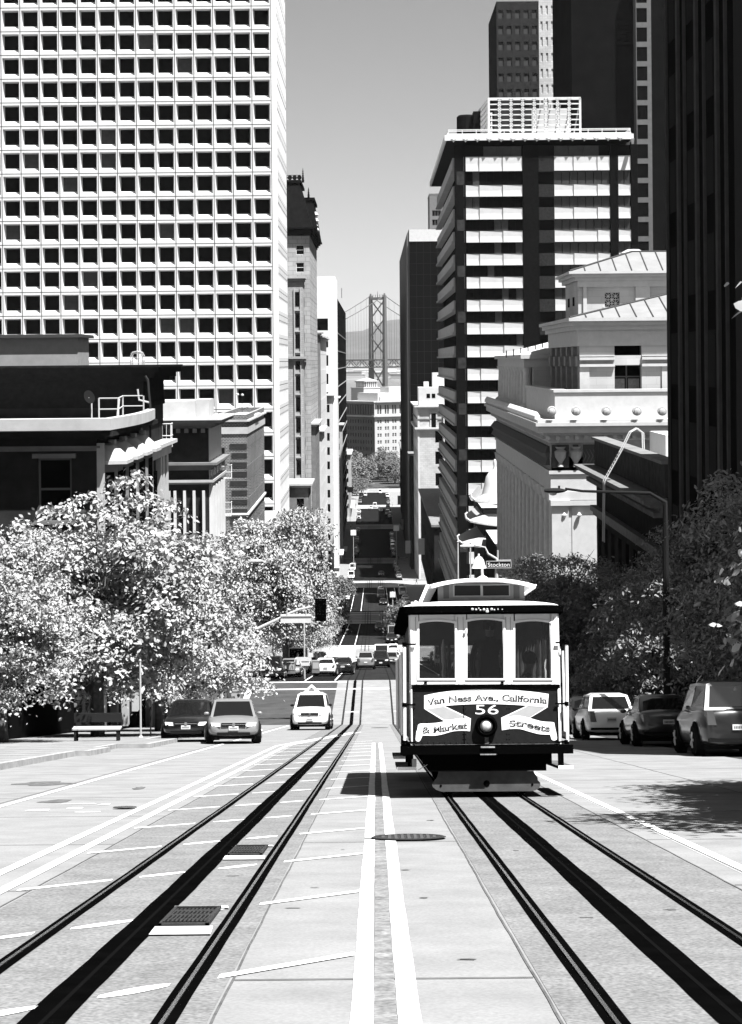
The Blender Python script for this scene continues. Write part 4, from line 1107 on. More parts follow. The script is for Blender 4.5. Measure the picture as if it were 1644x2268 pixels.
# R5 sunlit narrow classical building
D0, D1 = 540.0, 598.0; Xs = wp(926, 1000, D0).x
yt = 882; z1 = wp(950, 905, D0).z; z0 = zr(D0)-1; H = z1-z0
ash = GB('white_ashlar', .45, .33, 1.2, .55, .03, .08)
t, Ff, Fs = bld('narrow_stone_building', 'sunlit narrow classical building with one column of windows, left of the banded block', 1, Xs, Xs+9, D0, D1, z0, z1, ash,
    front=([(4.95, 7.0)], [(H-4.5-6.15*(k+1)+.0+.9, H-4.5-6.15*(k+1)+4.5) for k in range(8)]), street=(grid(12, 58, .5), [(H-4.5-6.15*(k+1)+.9, H-4.5-6.15*(k+1)+4.5) for k in range(9)]), mats=[glassd, framek], fw=0, depth=.5)
mb = MB(); fb(mb, Ff, 7.3, 7.9, 0, H-1, 0, .6); fb(mb, Ff, 0, .5, 0, H-1, 0, .1)
mb.build('pilasters', brightstone, t)
slabs(t, 1, Xs, Xs+9, D0, D1, z1-6.4, [(.5,.3),(.5,.8)], brightstone, 'string_course')
slabs(t, 1, Xs, Xs+9, D0, D1, z1-3.2, [(.3,.2)], greystone, 'string_course')
slabs(t, 1, Xs, Xs+9, D0, D1, z1, [(.4,.4),(.4,.9)], brightstone)
mb = MB(); mb.box(Xs+.3, Xs+9, D0+.3, D0+12, z1+.8, wp(950, 858, D0).z); mb.box(Xs+4.5, Xs+9, D0+6, D0+12, z1+.8, wp(960, 826, D0).z); mb.box(Xs+2, Xs+3.4, D0+6, D0+9, z1+4, wp(960, 846, D0).z)
mb.build('attic', brightstone, t)
mb = MB()
for u_ in (2.6, 4.1): fb(mb, Ff, u_, u_+1.0, H+3.0, H+4.2, -.3, -.25)
mb.build('plain_windows', glassd, t)
mb = MB(); fb(mb, Ff, 3.5, 5.6, H-5.4, H-1.0, .0, .2); fb(mb, Ff, 3.9, 5.2, H-5.4, H-1.4, .21, .24, 1); mb.build('window', [ash, glassd], t)
# dark fronts further down on the right
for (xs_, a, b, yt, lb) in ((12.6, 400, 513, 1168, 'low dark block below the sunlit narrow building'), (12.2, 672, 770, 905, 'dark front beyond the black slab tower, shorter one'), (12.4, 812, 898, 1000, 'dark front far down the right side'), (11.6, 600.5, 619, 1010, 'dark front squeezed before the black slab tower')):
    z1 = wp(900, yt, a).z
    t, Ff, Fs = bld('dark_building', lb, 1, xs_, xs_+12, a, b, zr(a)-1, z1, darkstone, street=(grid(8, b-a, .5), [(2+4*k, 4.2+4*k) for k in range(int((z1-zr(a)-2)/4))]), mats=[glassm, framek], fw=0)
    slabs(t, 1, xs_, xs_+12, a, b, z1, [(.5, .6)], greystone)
    mb = MB(); fb(mb, Fs, (b-a)*.3, (b-a)*.3+1.2, 5, 9, 0, 1.6); mb.build('blade_sign', brightstone, t)
# R2 tall dark towers
D0, D1 = 390.0, 430.0; xa = wp(1268, 300, D0).x
t, Ff, Fs = bld('black_tower', 'huge black tower behind the hexagon roof screen', 1, xa, xa+36, D0, D1, -50, 84, G('tower_black', .005, .6, .3, .3, spec=.1))
D0 = 386.0; xa = wp(1411, 300, D0).x; fl = 43.1*D0/FV; H = 132
t, Ff, Fs = bld('grey_strip_tower', 'grey stone strip of single dark windows running up beside the black tower', 1, xa, xa+3.1, D0, D0+3.9, -50, 82, G('grey_strip', .11, .8, .12, 1),
    front=([(.12, 2.25)], [(132-1.6-fl*(k+1)+.0, 132-1.6-fl*(k+1)+2.9) for k in range(30)]), mats=[glassd, framek], fw=0, depth=.15)
D0 = 450.0; xa, xm, xb = wp(1101, 200, D0).x, wp(1195, 200, D0).x, wp(1290, 200, D0).x; H = 136
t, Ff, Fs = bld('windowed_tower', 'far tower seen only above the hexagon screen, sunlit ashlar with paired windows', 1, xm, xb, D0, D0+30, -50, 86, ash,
    front=(grid(8, xb-xm, .42), [(136-1.2-3.75*(k+1)+.9, 136-1.2-3.75*(k+1)+3.0) for k in range(12)]), mats=[glassd, framew], mull=(2, 1), fw=.12)
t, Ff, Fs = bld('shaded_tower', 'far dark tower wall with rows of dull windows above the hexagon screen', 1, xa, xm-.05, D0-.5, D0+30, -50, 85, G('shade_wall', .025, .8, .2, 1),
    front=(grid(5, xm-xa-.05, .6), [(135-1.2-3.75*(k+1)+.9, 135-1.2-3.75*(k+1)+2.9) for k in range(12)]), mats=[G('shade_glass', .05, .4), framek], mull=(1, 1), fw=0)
# R1 dark ribbed tower at the right edge
D0, D1 = 68.0, 83.7; Xs = 13.0; z1 = wp(1500, -30, D1).z; z0 = zr(66)-1
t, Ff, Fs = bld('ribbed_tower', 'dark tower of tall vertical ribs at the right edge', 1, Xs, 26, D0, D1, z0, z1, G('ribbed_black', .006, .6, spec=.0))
H = z1-z0; L = D1-D0
mb = MB()
for u_, w_ in ((.55, .16), (3.5, .45), (5.3, .16), (8.0, .45), (9.9, .16), (12.5, .45), (14.4, .16)):
    fb(mb, Fs, u_, u_+w_, 0, H, 0, .12)
mb.build('rib', G('rib_grey', .055, .7, .15, 1.5), t)
mb = MB()
for k in range(9):
    for u_ in (1.3, 5.9, 10.3): fb(mb, Fs, u_, u_+1.5, 2+k*3.7, 4.2+k*3.7, .01, .05)
mb.build('plain_windows', G('murky_glass', .018, .3), t)

# R7 classical stone building
limest = GB('limestone', .44, .36, 1.5, .5, .012, .05)
limep = G('limestone_trim', .46, .75, .08, 1.5)
def classical():
    XS, XB, D0, D1 = 13.0, 46.0, 139.2, 201.0
    zc = wp(1240, 921, D0-.6).z           # top of the main cornice
    z0 = zr(D1)-1
    t = thing('classical_building', 'white classical stone building with columns, heavy cornice and hipped metal roofs, right', 'building', (30, D0, z0), world=True)
    L = D1-D0; Fs = Fr((XS, D1, z0), (0, -1, 0)); F = Fr((XS, D0, z0), (1, 0, 0)); H = zc-z0
    v = lambda y, x=1300: wp(x, y, D0).z - z0
    # lower storeys: podium + recessed wall behind columns on the street side
    vp = v(1165, 1215)                     # podium top by the corner
    mb = MB()
    mb.quad(F.p(0,0), F.p(XB-XS,0), F.p(XB-XS,H-3.0), F.p(0,H-3.0))
    pod = -24.6 - z0
    mb.quad(Fs.p(0,0), Fs.p(L,0), Fs.p(L,pod), Fs.p(0,pod))
    mb.quad(Fs.p(0,pod,0), Fs.p(L,pod,0), Fs.p(L,pod,-1.3), Fs.p(0,pod,-1.3))
    mb.box(XS+.0, XB, D1-1, D1, z0, zc-3)
    mb.build('wall', limest, t, fix=False)
    mb = MB(); mb.quad(Fs.p(0,pod,-1.3), Fs.p(L,pod,-1.3), Fs.p(L,H-3,-1.3), Fs.p(0,H-3,-1.3)); mb.build('recess_wall', G('recess_stone', .03, .9, .2, 1), t, fix=False)  # shade between the columns is put into this wall's colour
    # podium rustication
    mb = MB()
    for k in range(16): fb(mb, Fs, .3, L, 1.0+k*.75, 1.55+k*.75, 0, .14)
    for k in range(26): pass
    mb.build('rustication', G('dim_limestone', .30, .8, .15, 1.5), t)
    mb = MB(); 
    for k in range(11): fb(mb, Fs, 2.2+k*5.6, 4.4+k*5.6, pod-3.6, pod-1.2, .15, .18)
    mb.build('podium_window', glassd, t)
    slabs_mb = MB(); slabs_mb.box(XS-.35, XS+1.3, D0-.15, D1, z0+pod, z0+pod+.45); slabs_mb.build('podium_ledge', limep, t)
    # columns on the street side
    cb, ct = z0+pod+.45, zc-5.6
    n = 15
    for k in range(n):
        y = D1-1.6-(L-3.0)*k/(n-1); mb = MB()
        mb.lathe((XS+.35, y, cb), [(.62,0),(.62,.3),(.5,.45),(.47,(ct-cb)*.5),(.41,ct-cb-.9),(.5,ct-cb-.85),(.62,ct-cb-.2),(.66,ct-cb)], 12)
        col = mb.build('column', G('column_stone', .5, .8, .12, 2), t, True)
    for k in range(n-1):
        y = D1-1.6-(L-3.0)*(k+.5)/(n-1); mb = MB(); mb.box(XS+1.25, XS+1.32, y-.75, y+.75, cb+1.2, cb+5.2); mb.box(XS+1.25, XS+1.32, y-.75, y+.75, cb+6.6, ct-1.0); mb.build('plain_windows', glassd, t)
        if k % 4 == 1:
            mb = MB(); mb.box(XS-.3, XS+1.3, y-1.0, y+1.0, cb-.2, cb+.5); mb.box(XS+.9, XS+1.3, y-1.1, y+1.1, cb+5.4, cb+5.8); mb.build('balcony', greystone, t)
    # planting on the podium ledge
    rnd = random.Random(4)
    for k in range(7):
        y = D1-5-k*8.2; mb = MB()
        for j in range(60):
            p = Vector((XS-.1+rnd.uniform(-.4,.5), y+rnd.uniform(-2.5,2.5), cb+rnd.uniform(0,.8))); r = .16
            d = Vector((rnd.uniform(-1,1), rnd.uniform(-1,1), rnd.uniform(-1,1))).normalized()*r; e = d.orthogonal().normalized()*r
            mb.add([p-d, p+e, p+d, p-e], [(0,1,2,3)])
        tag(mb.build('ledge_shrub', G('shrub_leaf', .06, .7), None, fix=False), 'dark shrub trailing on the stone ledge between the columns', 'shrub', 'shrubs on the podium ledge')
    # entablature
    mb = MB()
    mb.box(XS-.05, XB, D0-.05, D1, zc-5.6, zc-4.3); mb.box(XS-.18, XB, D0-.18, D1, zc-4.3, zc-4.05)
    mb.build('architrave', limep, t)
    mb = MB(); mb.box(XS, XB, D0, D1, zc-4.05, zc-2.0); mb.build('frieze', G('frieze_stone', .3, .8, .2, 3), t)
    slabs(t, 1, XS, XB, D0, D1, zc-2.0, [(.25,.15),(.3,.35)], limep, 'bed_mould')
    slabs(t, 1, XS, XB, D0, D1, zc-1.45, [(.2,.6),(.5,1.0),(.25,1.2),(.2,1.05)], limep, 'cornice')
    mb = MB()
    for k in range(46): fb(mb, F, k*.7-.4, k*.7-.1, H-1.75, H-1.47, .35, .58)
    for k in range(88): fb(mb, Fs, k*.7, k*.7+.3, H-1.75, H-1.47, .35, .58)
    mb.build('dentils', limep, t)
    mb = MB()   # waterleaf row along the street edge of the cornice
    for k in range(60):
        y = D1-1-k*1.02; mb.lathe((XS-1.0, y, zc-.28), [(.3,0),(.26,.25),(.05,.55)], 6)
    mb.build('antefix_row', brightstone, t)
    for px in (1223, 1277, 1344, 1412, 1468):
        q = wp(px, 912, D0-1.3); mb = MB(); mb.lathe((q.x, D0-1.25, q.z), [(.05,-.2),(.2,-.15),(.24,0),(.18,.14),(.05,.2)], 12, axis='y'); mb.lathe((q.x, D0-1.2, q.z+.05), [(.3,.0),(.36,.05),(.3,.14)], 12, axis='y')
        mb.build('lion_boss', G('boss_stone', .36, .8, .2, 8), t, True)
    # frieze reliefs
    dk = G('relief_shadow', .07, .9); rl = G('relief_light', .32, .8)
    def relief(px0, px1, kind):
        a, b = wp(px0, 940, D0).x-XS, wp(px1, 940, D0).x-XS; v0, v1 = H-3.85, H-2.15
        mb = MB(); fb(mb, F, a, b, v0, v1, .0, .03); mb.build('panel', dk, t)
        mb = MB()
        m = (a+b)/2; h = v1-v0
        if kind == 'urn':
            mb.lathe(tuple(F.p(m, v0+.1, .08)), [(.25,0),(.12,.25),(.4,.7),(.45,1.1),(.25,1.25),(.4,1.45)], 10)
            for s in (-1, 1):
                pts = [F.p(m+s*(.4+.14*j), v0+.25+.5*abs(math.sin(j*1.2)), .1) for j in range(int((b-m-.5)/.14))]
                if len(pts) > 2: mb.tube(pts, .09, 5)
                pts = [F.p(m+s*(.45+.5*math.sin(j*.6)*.8), v0+.8+.12*j, .1) for j in range(6)]
                if b-a > 2: mb.tube(pts, .08, 5)
        else:
            mb.lathe(tuple(F.p(m, v0+h/2, .03)), [(.1,-.1),(.42,0),(.3,.15)], 12, axis='y')
            for s in (-1, 1):
                k = .5
                while k < (b-a)/2-.2:
                    mb.tube([F.p(m+s*k, v0+h/2, .06), F.p(m+s*(k+.25), v0+h/2+.5, .07)], [.05,.02], 4); mb.tube([F.p(m+s*k, v0+h/2, .06), F.p(m+s*(k+.25), v0+h/2-.5, .07)], [.05,.02], 4); k += .26
        mb.build('relief', rl if kind == 'urn' else G('relief_mid', .14, .8), t, True)
    for a, b, k in ((1222, 1260, 'urn'), (1269, 1281, 'urn'), (1291, 1397, 'palm'), (1403, 1416, 'urn'), (1424, 1464, 'urn')): relief(a, b, k)
    mb = MB()
    for k in range(42):
        y = 1.0+k*1.45; p = Fs.p(y, H-3.0, .06); mb.lathe(tuple(p), [(.55,-.7),(.3,-.2),(.6,.2),(.2,.7)], 6)
    mb.build('relief', G('relief_mid2', .12, .8), t)
    # west face pilasters and capital band
    mb = MB()
    a = wp(1258, 1000, D0).x-XS; b = wp(1266, 1000, D0).x-XS
    fb(mb, F, 0, a, 0, H-6.6, 0, .25); fb(mb, F, b, 40, 0, H-6.6, 0, .05)
    fb(mb, F, -.1, a+.1, H-6.6, H-6.2, 0, .45); fb(mb, F, a+.1, 33, H-6.6, H-6.25, 0, .3); fb(mb, F, -.2, 33, H-6.2, H-5.6, .0, .2)
    mb.build('pilaster', limep, t)
    mb = MB()
    for k in range(3): q = F.p(.9+k*1.1+(.6 if k == 2 else 0), H-7.3, .25); mb.lathe(tuple(q), [(.05,-.2),(.18,0),(.05,.2)], 8)
    mb.build('rosette', brightstone, t, True)
    # parapet block above the cornice
    zp = wp(1250, 869, D0+1).z
    mb = MB(); mb.box(XS+.35, XB, D0+.4, D0+1.4, zc-.35, zp); mb.box(XS+.35, XS+1.2, D0+1.4, 165.5, zc-.35, zp); mb.box(XS+.25, XB, D0+.3, D0+1.5, zp, zp+.2); mb.box(XS+.25, XS+1.3, D0+1.5, 165.5, zp, zp+.2)
    mb.box(XS+1.2, XB, D0+1.4, D1, zc-.9, zc-.2)
    mb.build('parapet', limep, t)
    # attic storey A
    XA, DA, DA1 = 15.45, 142.0, 165.8
    zA = wp(1300, 731, DA).z
    FA = Fr((XA, DA, zc-.3), (1, 0, 0)); FAs = Fr((XA, DA1, zc-.3), (0, -1, 0)); hA = zA-(zc-.3); WA = XB-XA
    w0, w1 = wp(1361.5, 800, DA).x-XA, wp(1421.5, 800, DA).x-XA
    vv = lambda y: wp(1390, y, DA).z-(zc-.3)
    mb = MB(); facade(mb, FA, WA, hA, [(w0, w1)], [(.3, vv(809)), (vv(787), vv(751))], depth=.9)
    mb.quad(FAs.p(0,0,-.8), FAs.p(DA1-DA,0,-.8), FAs.p(DA1-DA,hA,-.8), FAs.p(0,hA,-.8))
    mb.build('attic_wall', limest, t, fix=False)
    wd = MB(); fb(wd, FA, w0, w1, .2, vv(809)+.1, -1.1, -.9); fb(wd, FA, w0, w1, vv(787), vv(751), -1.1, -.9); wd.build('window', glassd, t)
    wd = MB(); 
    for a_, b_ in ((w0+.08, w0+(w1-w0)*.42), (w0+(w1-w0)*.55, w1-.08)): fb(wd, FA, a_, b_, .2, vv(839), -.86, -.82)
    wd.build('curtain', G('curtain', .25, .9, .2, 6), t)
    wd = MB(); fb(wd, FA, w0+(w1-w0)*.46, w0+(w1-w0)*.51, .2, vv(809), -.85, -.75); fb(wd, FA, w0, w1, vv(836), vv(833), -.85, -.76); wd.build('window_frame', frameg, t)
    mb = MB()
    for (u0, u1) in ((0, w0), (w1, WA)):
        fb(mb, FA, u0, u1, vv(797), vv(791), 0, .3); fb(mb, FA, u0, u1, vv(812), vv(806), 0, .25); fb(mb, FA, u0, u1, vv(789), vv(786), 0, .15)
    fb(mb, FA, w0, w1, vv(806)-.05, vv(800), -.8, -.15)
    fb(mb, FA, 0, w0-1.9, 0, vv(812), 0, .12); fb(mb, FA, w1+1.5, WA, 0, vv(812), 0, .12)
    mb.build('string_course', limep, t)
    for k in range(6):
        y = DA+.9+k*(DA1-DA-2)/5
        mb = MB(); mb.box(XA, XA+.9, y-.55, y+.55, zc-.3, zA-1.2); mb.box(XA-.15, XA+.9, y-.7, y+.7, wp(1300, 812, DA).z, wp(1300, 789, DA).z); mb.build('pier', G('dim_pier', .25, .8, .15, 2), t)
    slabs(t, 1, XA, XB, DA, DA1, zA-1.2, [(1.2, .12)], limep, 'attic_frieze')
    slabs(t, 1, XA, XB, DA, DA1, zA, [(.35,.35),(.3,.6),(.25,.85)], limep, 'eaves')
    ze = zA+.9
    metal = G('zinc_roof', .19, .55, .1, .8); seam = G('roof_seam', .05, .5)
    def hip(XA, DA, DA1, XBk, ze, rise, run, n, o, top=None):
        """hipped roof with standing seams: eaves rectangle to a smaller raised one"""
        A = [(XA-o, DA-o), (XBk, DA-o), (XBk, DA1+o), (XA-o, DA1+o)]; B = [(XA-o+run, DA-o+run*.75), (XBk, DA-o+run*.75), (XBk, DA1+o-run*.75), (XA-o+run, DA1+o-run*.75)]
        mb = MB(); mb.add([(x, y, ze) for x, y in A]+[(x, y, ze+rise) for x, y in B], [(0,1,5,4),(3,0,4,7),(4,5,6,7)])
        rf = mb.build('hip_roof', metal, t)
        mb = MB()
        nx = int((XBk-A[0][0])/1.25)
        for k in range(nx+1):
            x = A[0][0]+k*1.25; s = min(1, (x-A[0][0])/run)
            if s < .08: continue
            p0 = Vector((x, DA-o, ze+.03)); p1 = Vector((x, DA-o+run*.75*s, ze+rise*s+.03))
            mb.cyl(p0, p1, .055, n=4)
        mb.cyl((A[0][0], A[0][1], ze+.04), (B[0][0], B[0][1], ze+rise+.04), .09, n=5)
        mb.cyl((B[0][0], B[0][1], ze+rise+.04), (XBk, B[0][1], ze+rise+.04), .07, n=5)
        mb.build('roof_seams', seam, t)
    hip(XA, DA, DA1, XB, ze, 2.4, 10.5, 20, .8)
    # top box B
    XT, DT, DT1 = wp(1281, 650, 153).x, 153.0, 163.0; XTb = XT+19
    zT0 = ze+.3; zT = wp(1330, 622, DT).z
    FT = Fr((XT, DT, zT0), (1, 0, 0)); hT = zT-zT0
    g0, g1 = wp(1340, 660, DT).x-XT, wp(1373, 660, DT).x-XT; gv0, gv1 = wp(1350, 680, DT).z-zT0, wp(1350, 648, DT).z-zT0
    mb = MB(); facade(mb, FT, XTb-XT, hT, [(g0, g1)], [(gv0, gv1)], depth=.5)
    FTs = Fr((XT, DT1, zT0), (0, -1, 0)); mb.quad(FTs.p(0,0), FTs.p(10,0), FTs.p(10,hT), FTs.p(0,hT)); mb.build('tower_wall', limest, t, fix=False)
    mb = MB()
    for k in (2.2, 6.0): fb(mb, FTs, k, k+1.2, 1.0, hT-1.2, 0, .04)
    mb.build('plain_windows', glassd, t)
    mb = MB(); fb(mb, FT, g0, g1, gv0, gv1, -.6, -.5); mb.build('plain_windows', glassd, t)
    mb = MB(); gw, gh = g1-g0, gv1-gv0
    for i in range(3):
        fb(mb, FT, g0+gw*i/2-.03, g0+gw*i/2+.03, gv0, gv1, -.3, -.2); fb(mb, FT, g0, g1, gv0+gh*i/2-.03, gv0+gh*i/2+.03, -.3, -.201)
    for i in range(2):
        for j in range(2):
            c = (g0+gw*(i+.5)/2, gv0+gh*(j+.5)/2); r1, r2 = gw/4, gh/4
            for a_ in range(8):
                an = a_*math.pi/4; mb.cyl(FT.p(c[0], c[1], -.25), FT.p(c[0]+r1*1.3*math.cos(an) if a_ % 2 else c[0]+r1*math.cos(an), c[1]+(r2*1.3 if a_ % 2 else r2)*math.sin(an), -.25), .03, n=4)
    mb.build('grille', brightstone, t)
    mb = MB(); fb(mb, FT, g0-.15, g1+.15, gv0-.25, gv0, 0, .15)
    for (a_, b_) in ((wp(1286,0,DT).x-XT, wp(1294,0,DT).x-XT), (wp(1402,0,DT).x-XT, wp(1434,0,DT).x-XT)): fb(mb, FT, a_, b_, 0, hT-.5, 0, .15)
    fb(mb, FT, -.05, XTb-XT, hT-.5, hT, 0, .2)
    mb.build('trim', limep, t)
    slabs(t, 1, XT, XTb, DT, DT1, zT, [(.3,.3),(.25,.55),(.2,.8)], limep, 'eaves')
    hip(XT, DT, DT1, XTb, zT+.75, 1.75, 5.6, 14, .75)
    # urn finial and small cap
    q = wp(1403, 590, DT+5)
    mb = MB(); mb.lathe((q.x, DT+5, q.z-.4), [(1.25,0),(1.25,.5),(.95,.6),(.8,1.0),(.85,1.25),(1.05,1.3),(1.05,1.5),(.8,1.65),(.5,1.8)], 16); mb.build('chimney_urn', G('weathered_stone', .36, .8, .3, 3), t, True)
    q = wp(1314, 593, DT+5); mb = MB(); mb.lathe((q.x, DT+7, q.z-.5), [(.85,0),(.85,.25),(.9,.35),(.7,.6),(.3,.75)], 12); mb.build('roof_vent', limep, t, True)
    # wing C further down the street: upper colonnade
    zC = wp(1130, 795, 166).z; DC = 166.0
    mb = MB(); mb.box(XS+1.0, XB-8, DC+.02, D1-.5, zc-.3, zC); mb.build('wing_wall', limest, t)
    mb = MB(); mb.box(XS+.2, XB-8, DC-.1, D1, zC-.75, zC); mb.box(XS-.1, XB-8, DC-.4, D1+.3, zC, zC+.35)
    mb.hexa([(XS-.1,DC-.4,zC+.35),(XB-8,DC-.4,zC+.35),(XB-8,D1+.3,zC+.35),(XS-.1,D1+.3,zC+.35)],[(XS+6,DC+4,zC+1.9),(XB-8,DC+4,zC+1.9),(XB-8,D1-4,zC+1.9),(XS+6,D1-4,zC+1.9)])
    mb.build('wing_roof', limep, t)
    for k in range(10):
        y = DC+1.2+k*3.65; mb = MB(); mb.lathe((XS+.6, y, zc-.3), [(.75,0),(.72,.4),(.45,.6),(.42,2),(.36,zC-zc-.9),(.5,zC-zc-.6),(.55,zC-zc-.45)], 10); mb.build('column', G('column_stone', .34), t, True)
    mb = MB()
    for k in range(6): q = wp(1122+k*16, 785-k*3, 172); mb.cyl((q.x, 172, q.z-.3), (q.x, 172, q.z+.35), .06, n=5)
    mb.build('vent_pipe', G('dark_iron', .03), t)
classical()
# pagoda-roofed corner shop
def pagoda():
    D0, D1 = 226.0, 248.0; Xs = 13.0; z0 = zr(248)-1
    t, Ff, Fs = bld('pagoda_building', 'corner building with stacked upturned pagoda roofs and a bell-shaped white turret', 1, Xs, 30, D0, D1, z0, wp(1080, 1130, D0).z, G('shade_plaster', .05, .8, .2, 1),
        front=(grid(5, 17, .6), [(2+3.7*k, 4.5+3.7*k) for k in range(5)]), mats=[glassd, framew], mull=(3, 2))
    tile = G('glazed_tile', .32, .5, .25, 8, .3)
    for k, (y, xl, w_) in enumerate(((1107, 1048, 3.0), (1152, 1036, 3.6), (1200, 1018, 4.4))):
        zq = wp(1060, y, D0).z; xa = wp(xl, y, D0).x; o = Xs-xa
        mb = MB(); n = 8
        # curved roof: corner lifts
        A = []; B = []
        for s in range(n+1):
            f = s/n; lift = .75*(1-f)**3
            A.append((xa+f*9, D0-o*.5*(1-.0*f), zq+lift-.7)); B.append((Xs+.3+f*7, D0+.0, zq+.7))
        mb.add(A+B+[(x, y_, z-.18) for x, y_, z in A], [(i, i+1, n+2+i, n+1+i) for i in range(n)]+[(2*(n+1)+i, 2*(n+1)+i+1, i+1, i) for i in range(n)])
        A2 = []; B2 = []
        for s in range(n+1):
            f = s/n; lift = .75*(1-f)**3; A2.append((xa+.3*f, D0-o*.5+f*16, zq+lift-.7)); B2.append((Xs+.3, D0+f*15, zq+.7))
        mb.add(A2+B2, [(i, i+1, n+2+i, n+1+i) for i in range(n)])
        mb.build('pagoda_roof', tile, t, True)
        mb = MB(); mb.tube([(xa+.2, D0-o*.5, zq+.0), (xa-.25, D0-o*.5-.1, zq+.35), (xa-.3, D0-o*.5-.1, zq+.8), (xa-.05, D0-o*.5, zq+1.0)], [.16,.13,.12,.1], 6); mb.build('dragon_finial', brightstone, t, True)
    q = wp(1096, 1165, D0-.5)
    mb = MB(); mb.lathe((q.x+.2, D0+1.2, wp(1096, 1115, D0).z), [(2.1,0),(1.85,.3),(1.55,1.2),(1.3,2.2),(1.1,3.1),(.7,3.7),(.3,3.9),(.15,4.4),(.25,4.7),(.1,5.2)], 14); mb.build('turret', brightstone, t, True)
pagoda()
bld('plain_block', 'plain dark block between the classical building and the pagoda roofs', 1, 13.2, 30, 203, 225, zr(225)-1, wp(1080, 1215, 203).z, darkstone)
# R8 dark building with long cornice
D0, D1 = 84.2, 111.0; Xs = 13.0; zt = -4.55; z0 = zr(111)-1; H = zt-1.6-z0
t, Ff, Fs = bld('corniced_building', 'dark low building with two long sweeping cornices and a pale flat roof, right', 1, Xs, 34, D0, D1, z0, zt-1.6, G('dark_masonry', .02, .85, .3, 2, .2), street=(grid(9, D1-D0, .5), [(H-6.2, H-3.4), (H-10.4, H-7.8)]), mats=[glassd, frameg], mull=(2, 2), roofmat=roofm)
g8 = G('cornice_grey', .13, .8, .25, 3); g8b = G('cornice_dark', .045, .8, .3, 2)
mb = MB(); mb.box(Xs-.1, Xs+.5, D0, D1, zt-1.6, zt-.15); mb.box(Xs, 34, D1-.5, D1, zt-1.6, zt-.15); mb.build('parapet', g8b, t)
mb = MB(); mb.box(Xs-.25, Xs+.6, D0, D1+.2, zt-.15, zt); mb.build('coping', greystone, t)
mb = MB()
z = zt-2.3
for h, o in ((.2,.3),(.15,.75),(.2,1.05),(.1,1.2)): mb.box(Xs-o, Xs, D0, D1+o, z, z+h); z += h
mb.build('cornice', g8, t)
mb = MB()
for k in range(44): y = D0+.2+k*.61; mb.box(Xs-.6, Xs, y, y+.28, zt-2.55, zt-2.3)
mb.build('dentils', g8, t)
mb = MB(); mb.box(Xs-.35, Xs, D0, D1+.3, zt-4.3, zt-4.0); mb.box(Xs-.2, Xs, D0, D1+.2, zt-4.55, zt-4.3); mb.build('string_course', g8, t)
mb = MB(); mb.box(Xs+.5, 34, D0+.0, D1-.5, zt-1.55, zt-1.4); mb.build('roof', G('pale_roof', .5), t)
mb = MB(); mb.box(Xs+3, Xs+18, D1-7, D1-1, zt-1.4, zt+.35); mb.build('bulkhead', brightstone, t)
q = wp(1387, 1000, 96)
t = thing('roof_ladder', 'pale hooped ladder over the long cornice of the dark low building', 'ladder', (Xs, 97, zt), world=True)
mb = MB(); y = 97.0
for dy in (-.3, .3): mb.tube([(Xs+.8, y+dy, zt-1.3), (Xs+.75, y+dy, zt+.75), (Xs+.45, y+dy, zt+1.0), (Xs+.1, y+dy, zt+.8), (Xs-.35, y+dy, zt-.1), (Xs-1.25, y+dy, zt-1.7), (Xs-1.3, y+dy, zt-4.8)], .032, 6)
mb.build('rails', paleiron, t)
mb = MB()
for k in range(9): mb.cyl((Xs-.45-.09*k, y-.3, zt-.2-k*.17), (Xs-.45-.09*k, y+.3, zt-.2-k*.17), .02, n=5)
mb.build('rungs', paleiron, t)

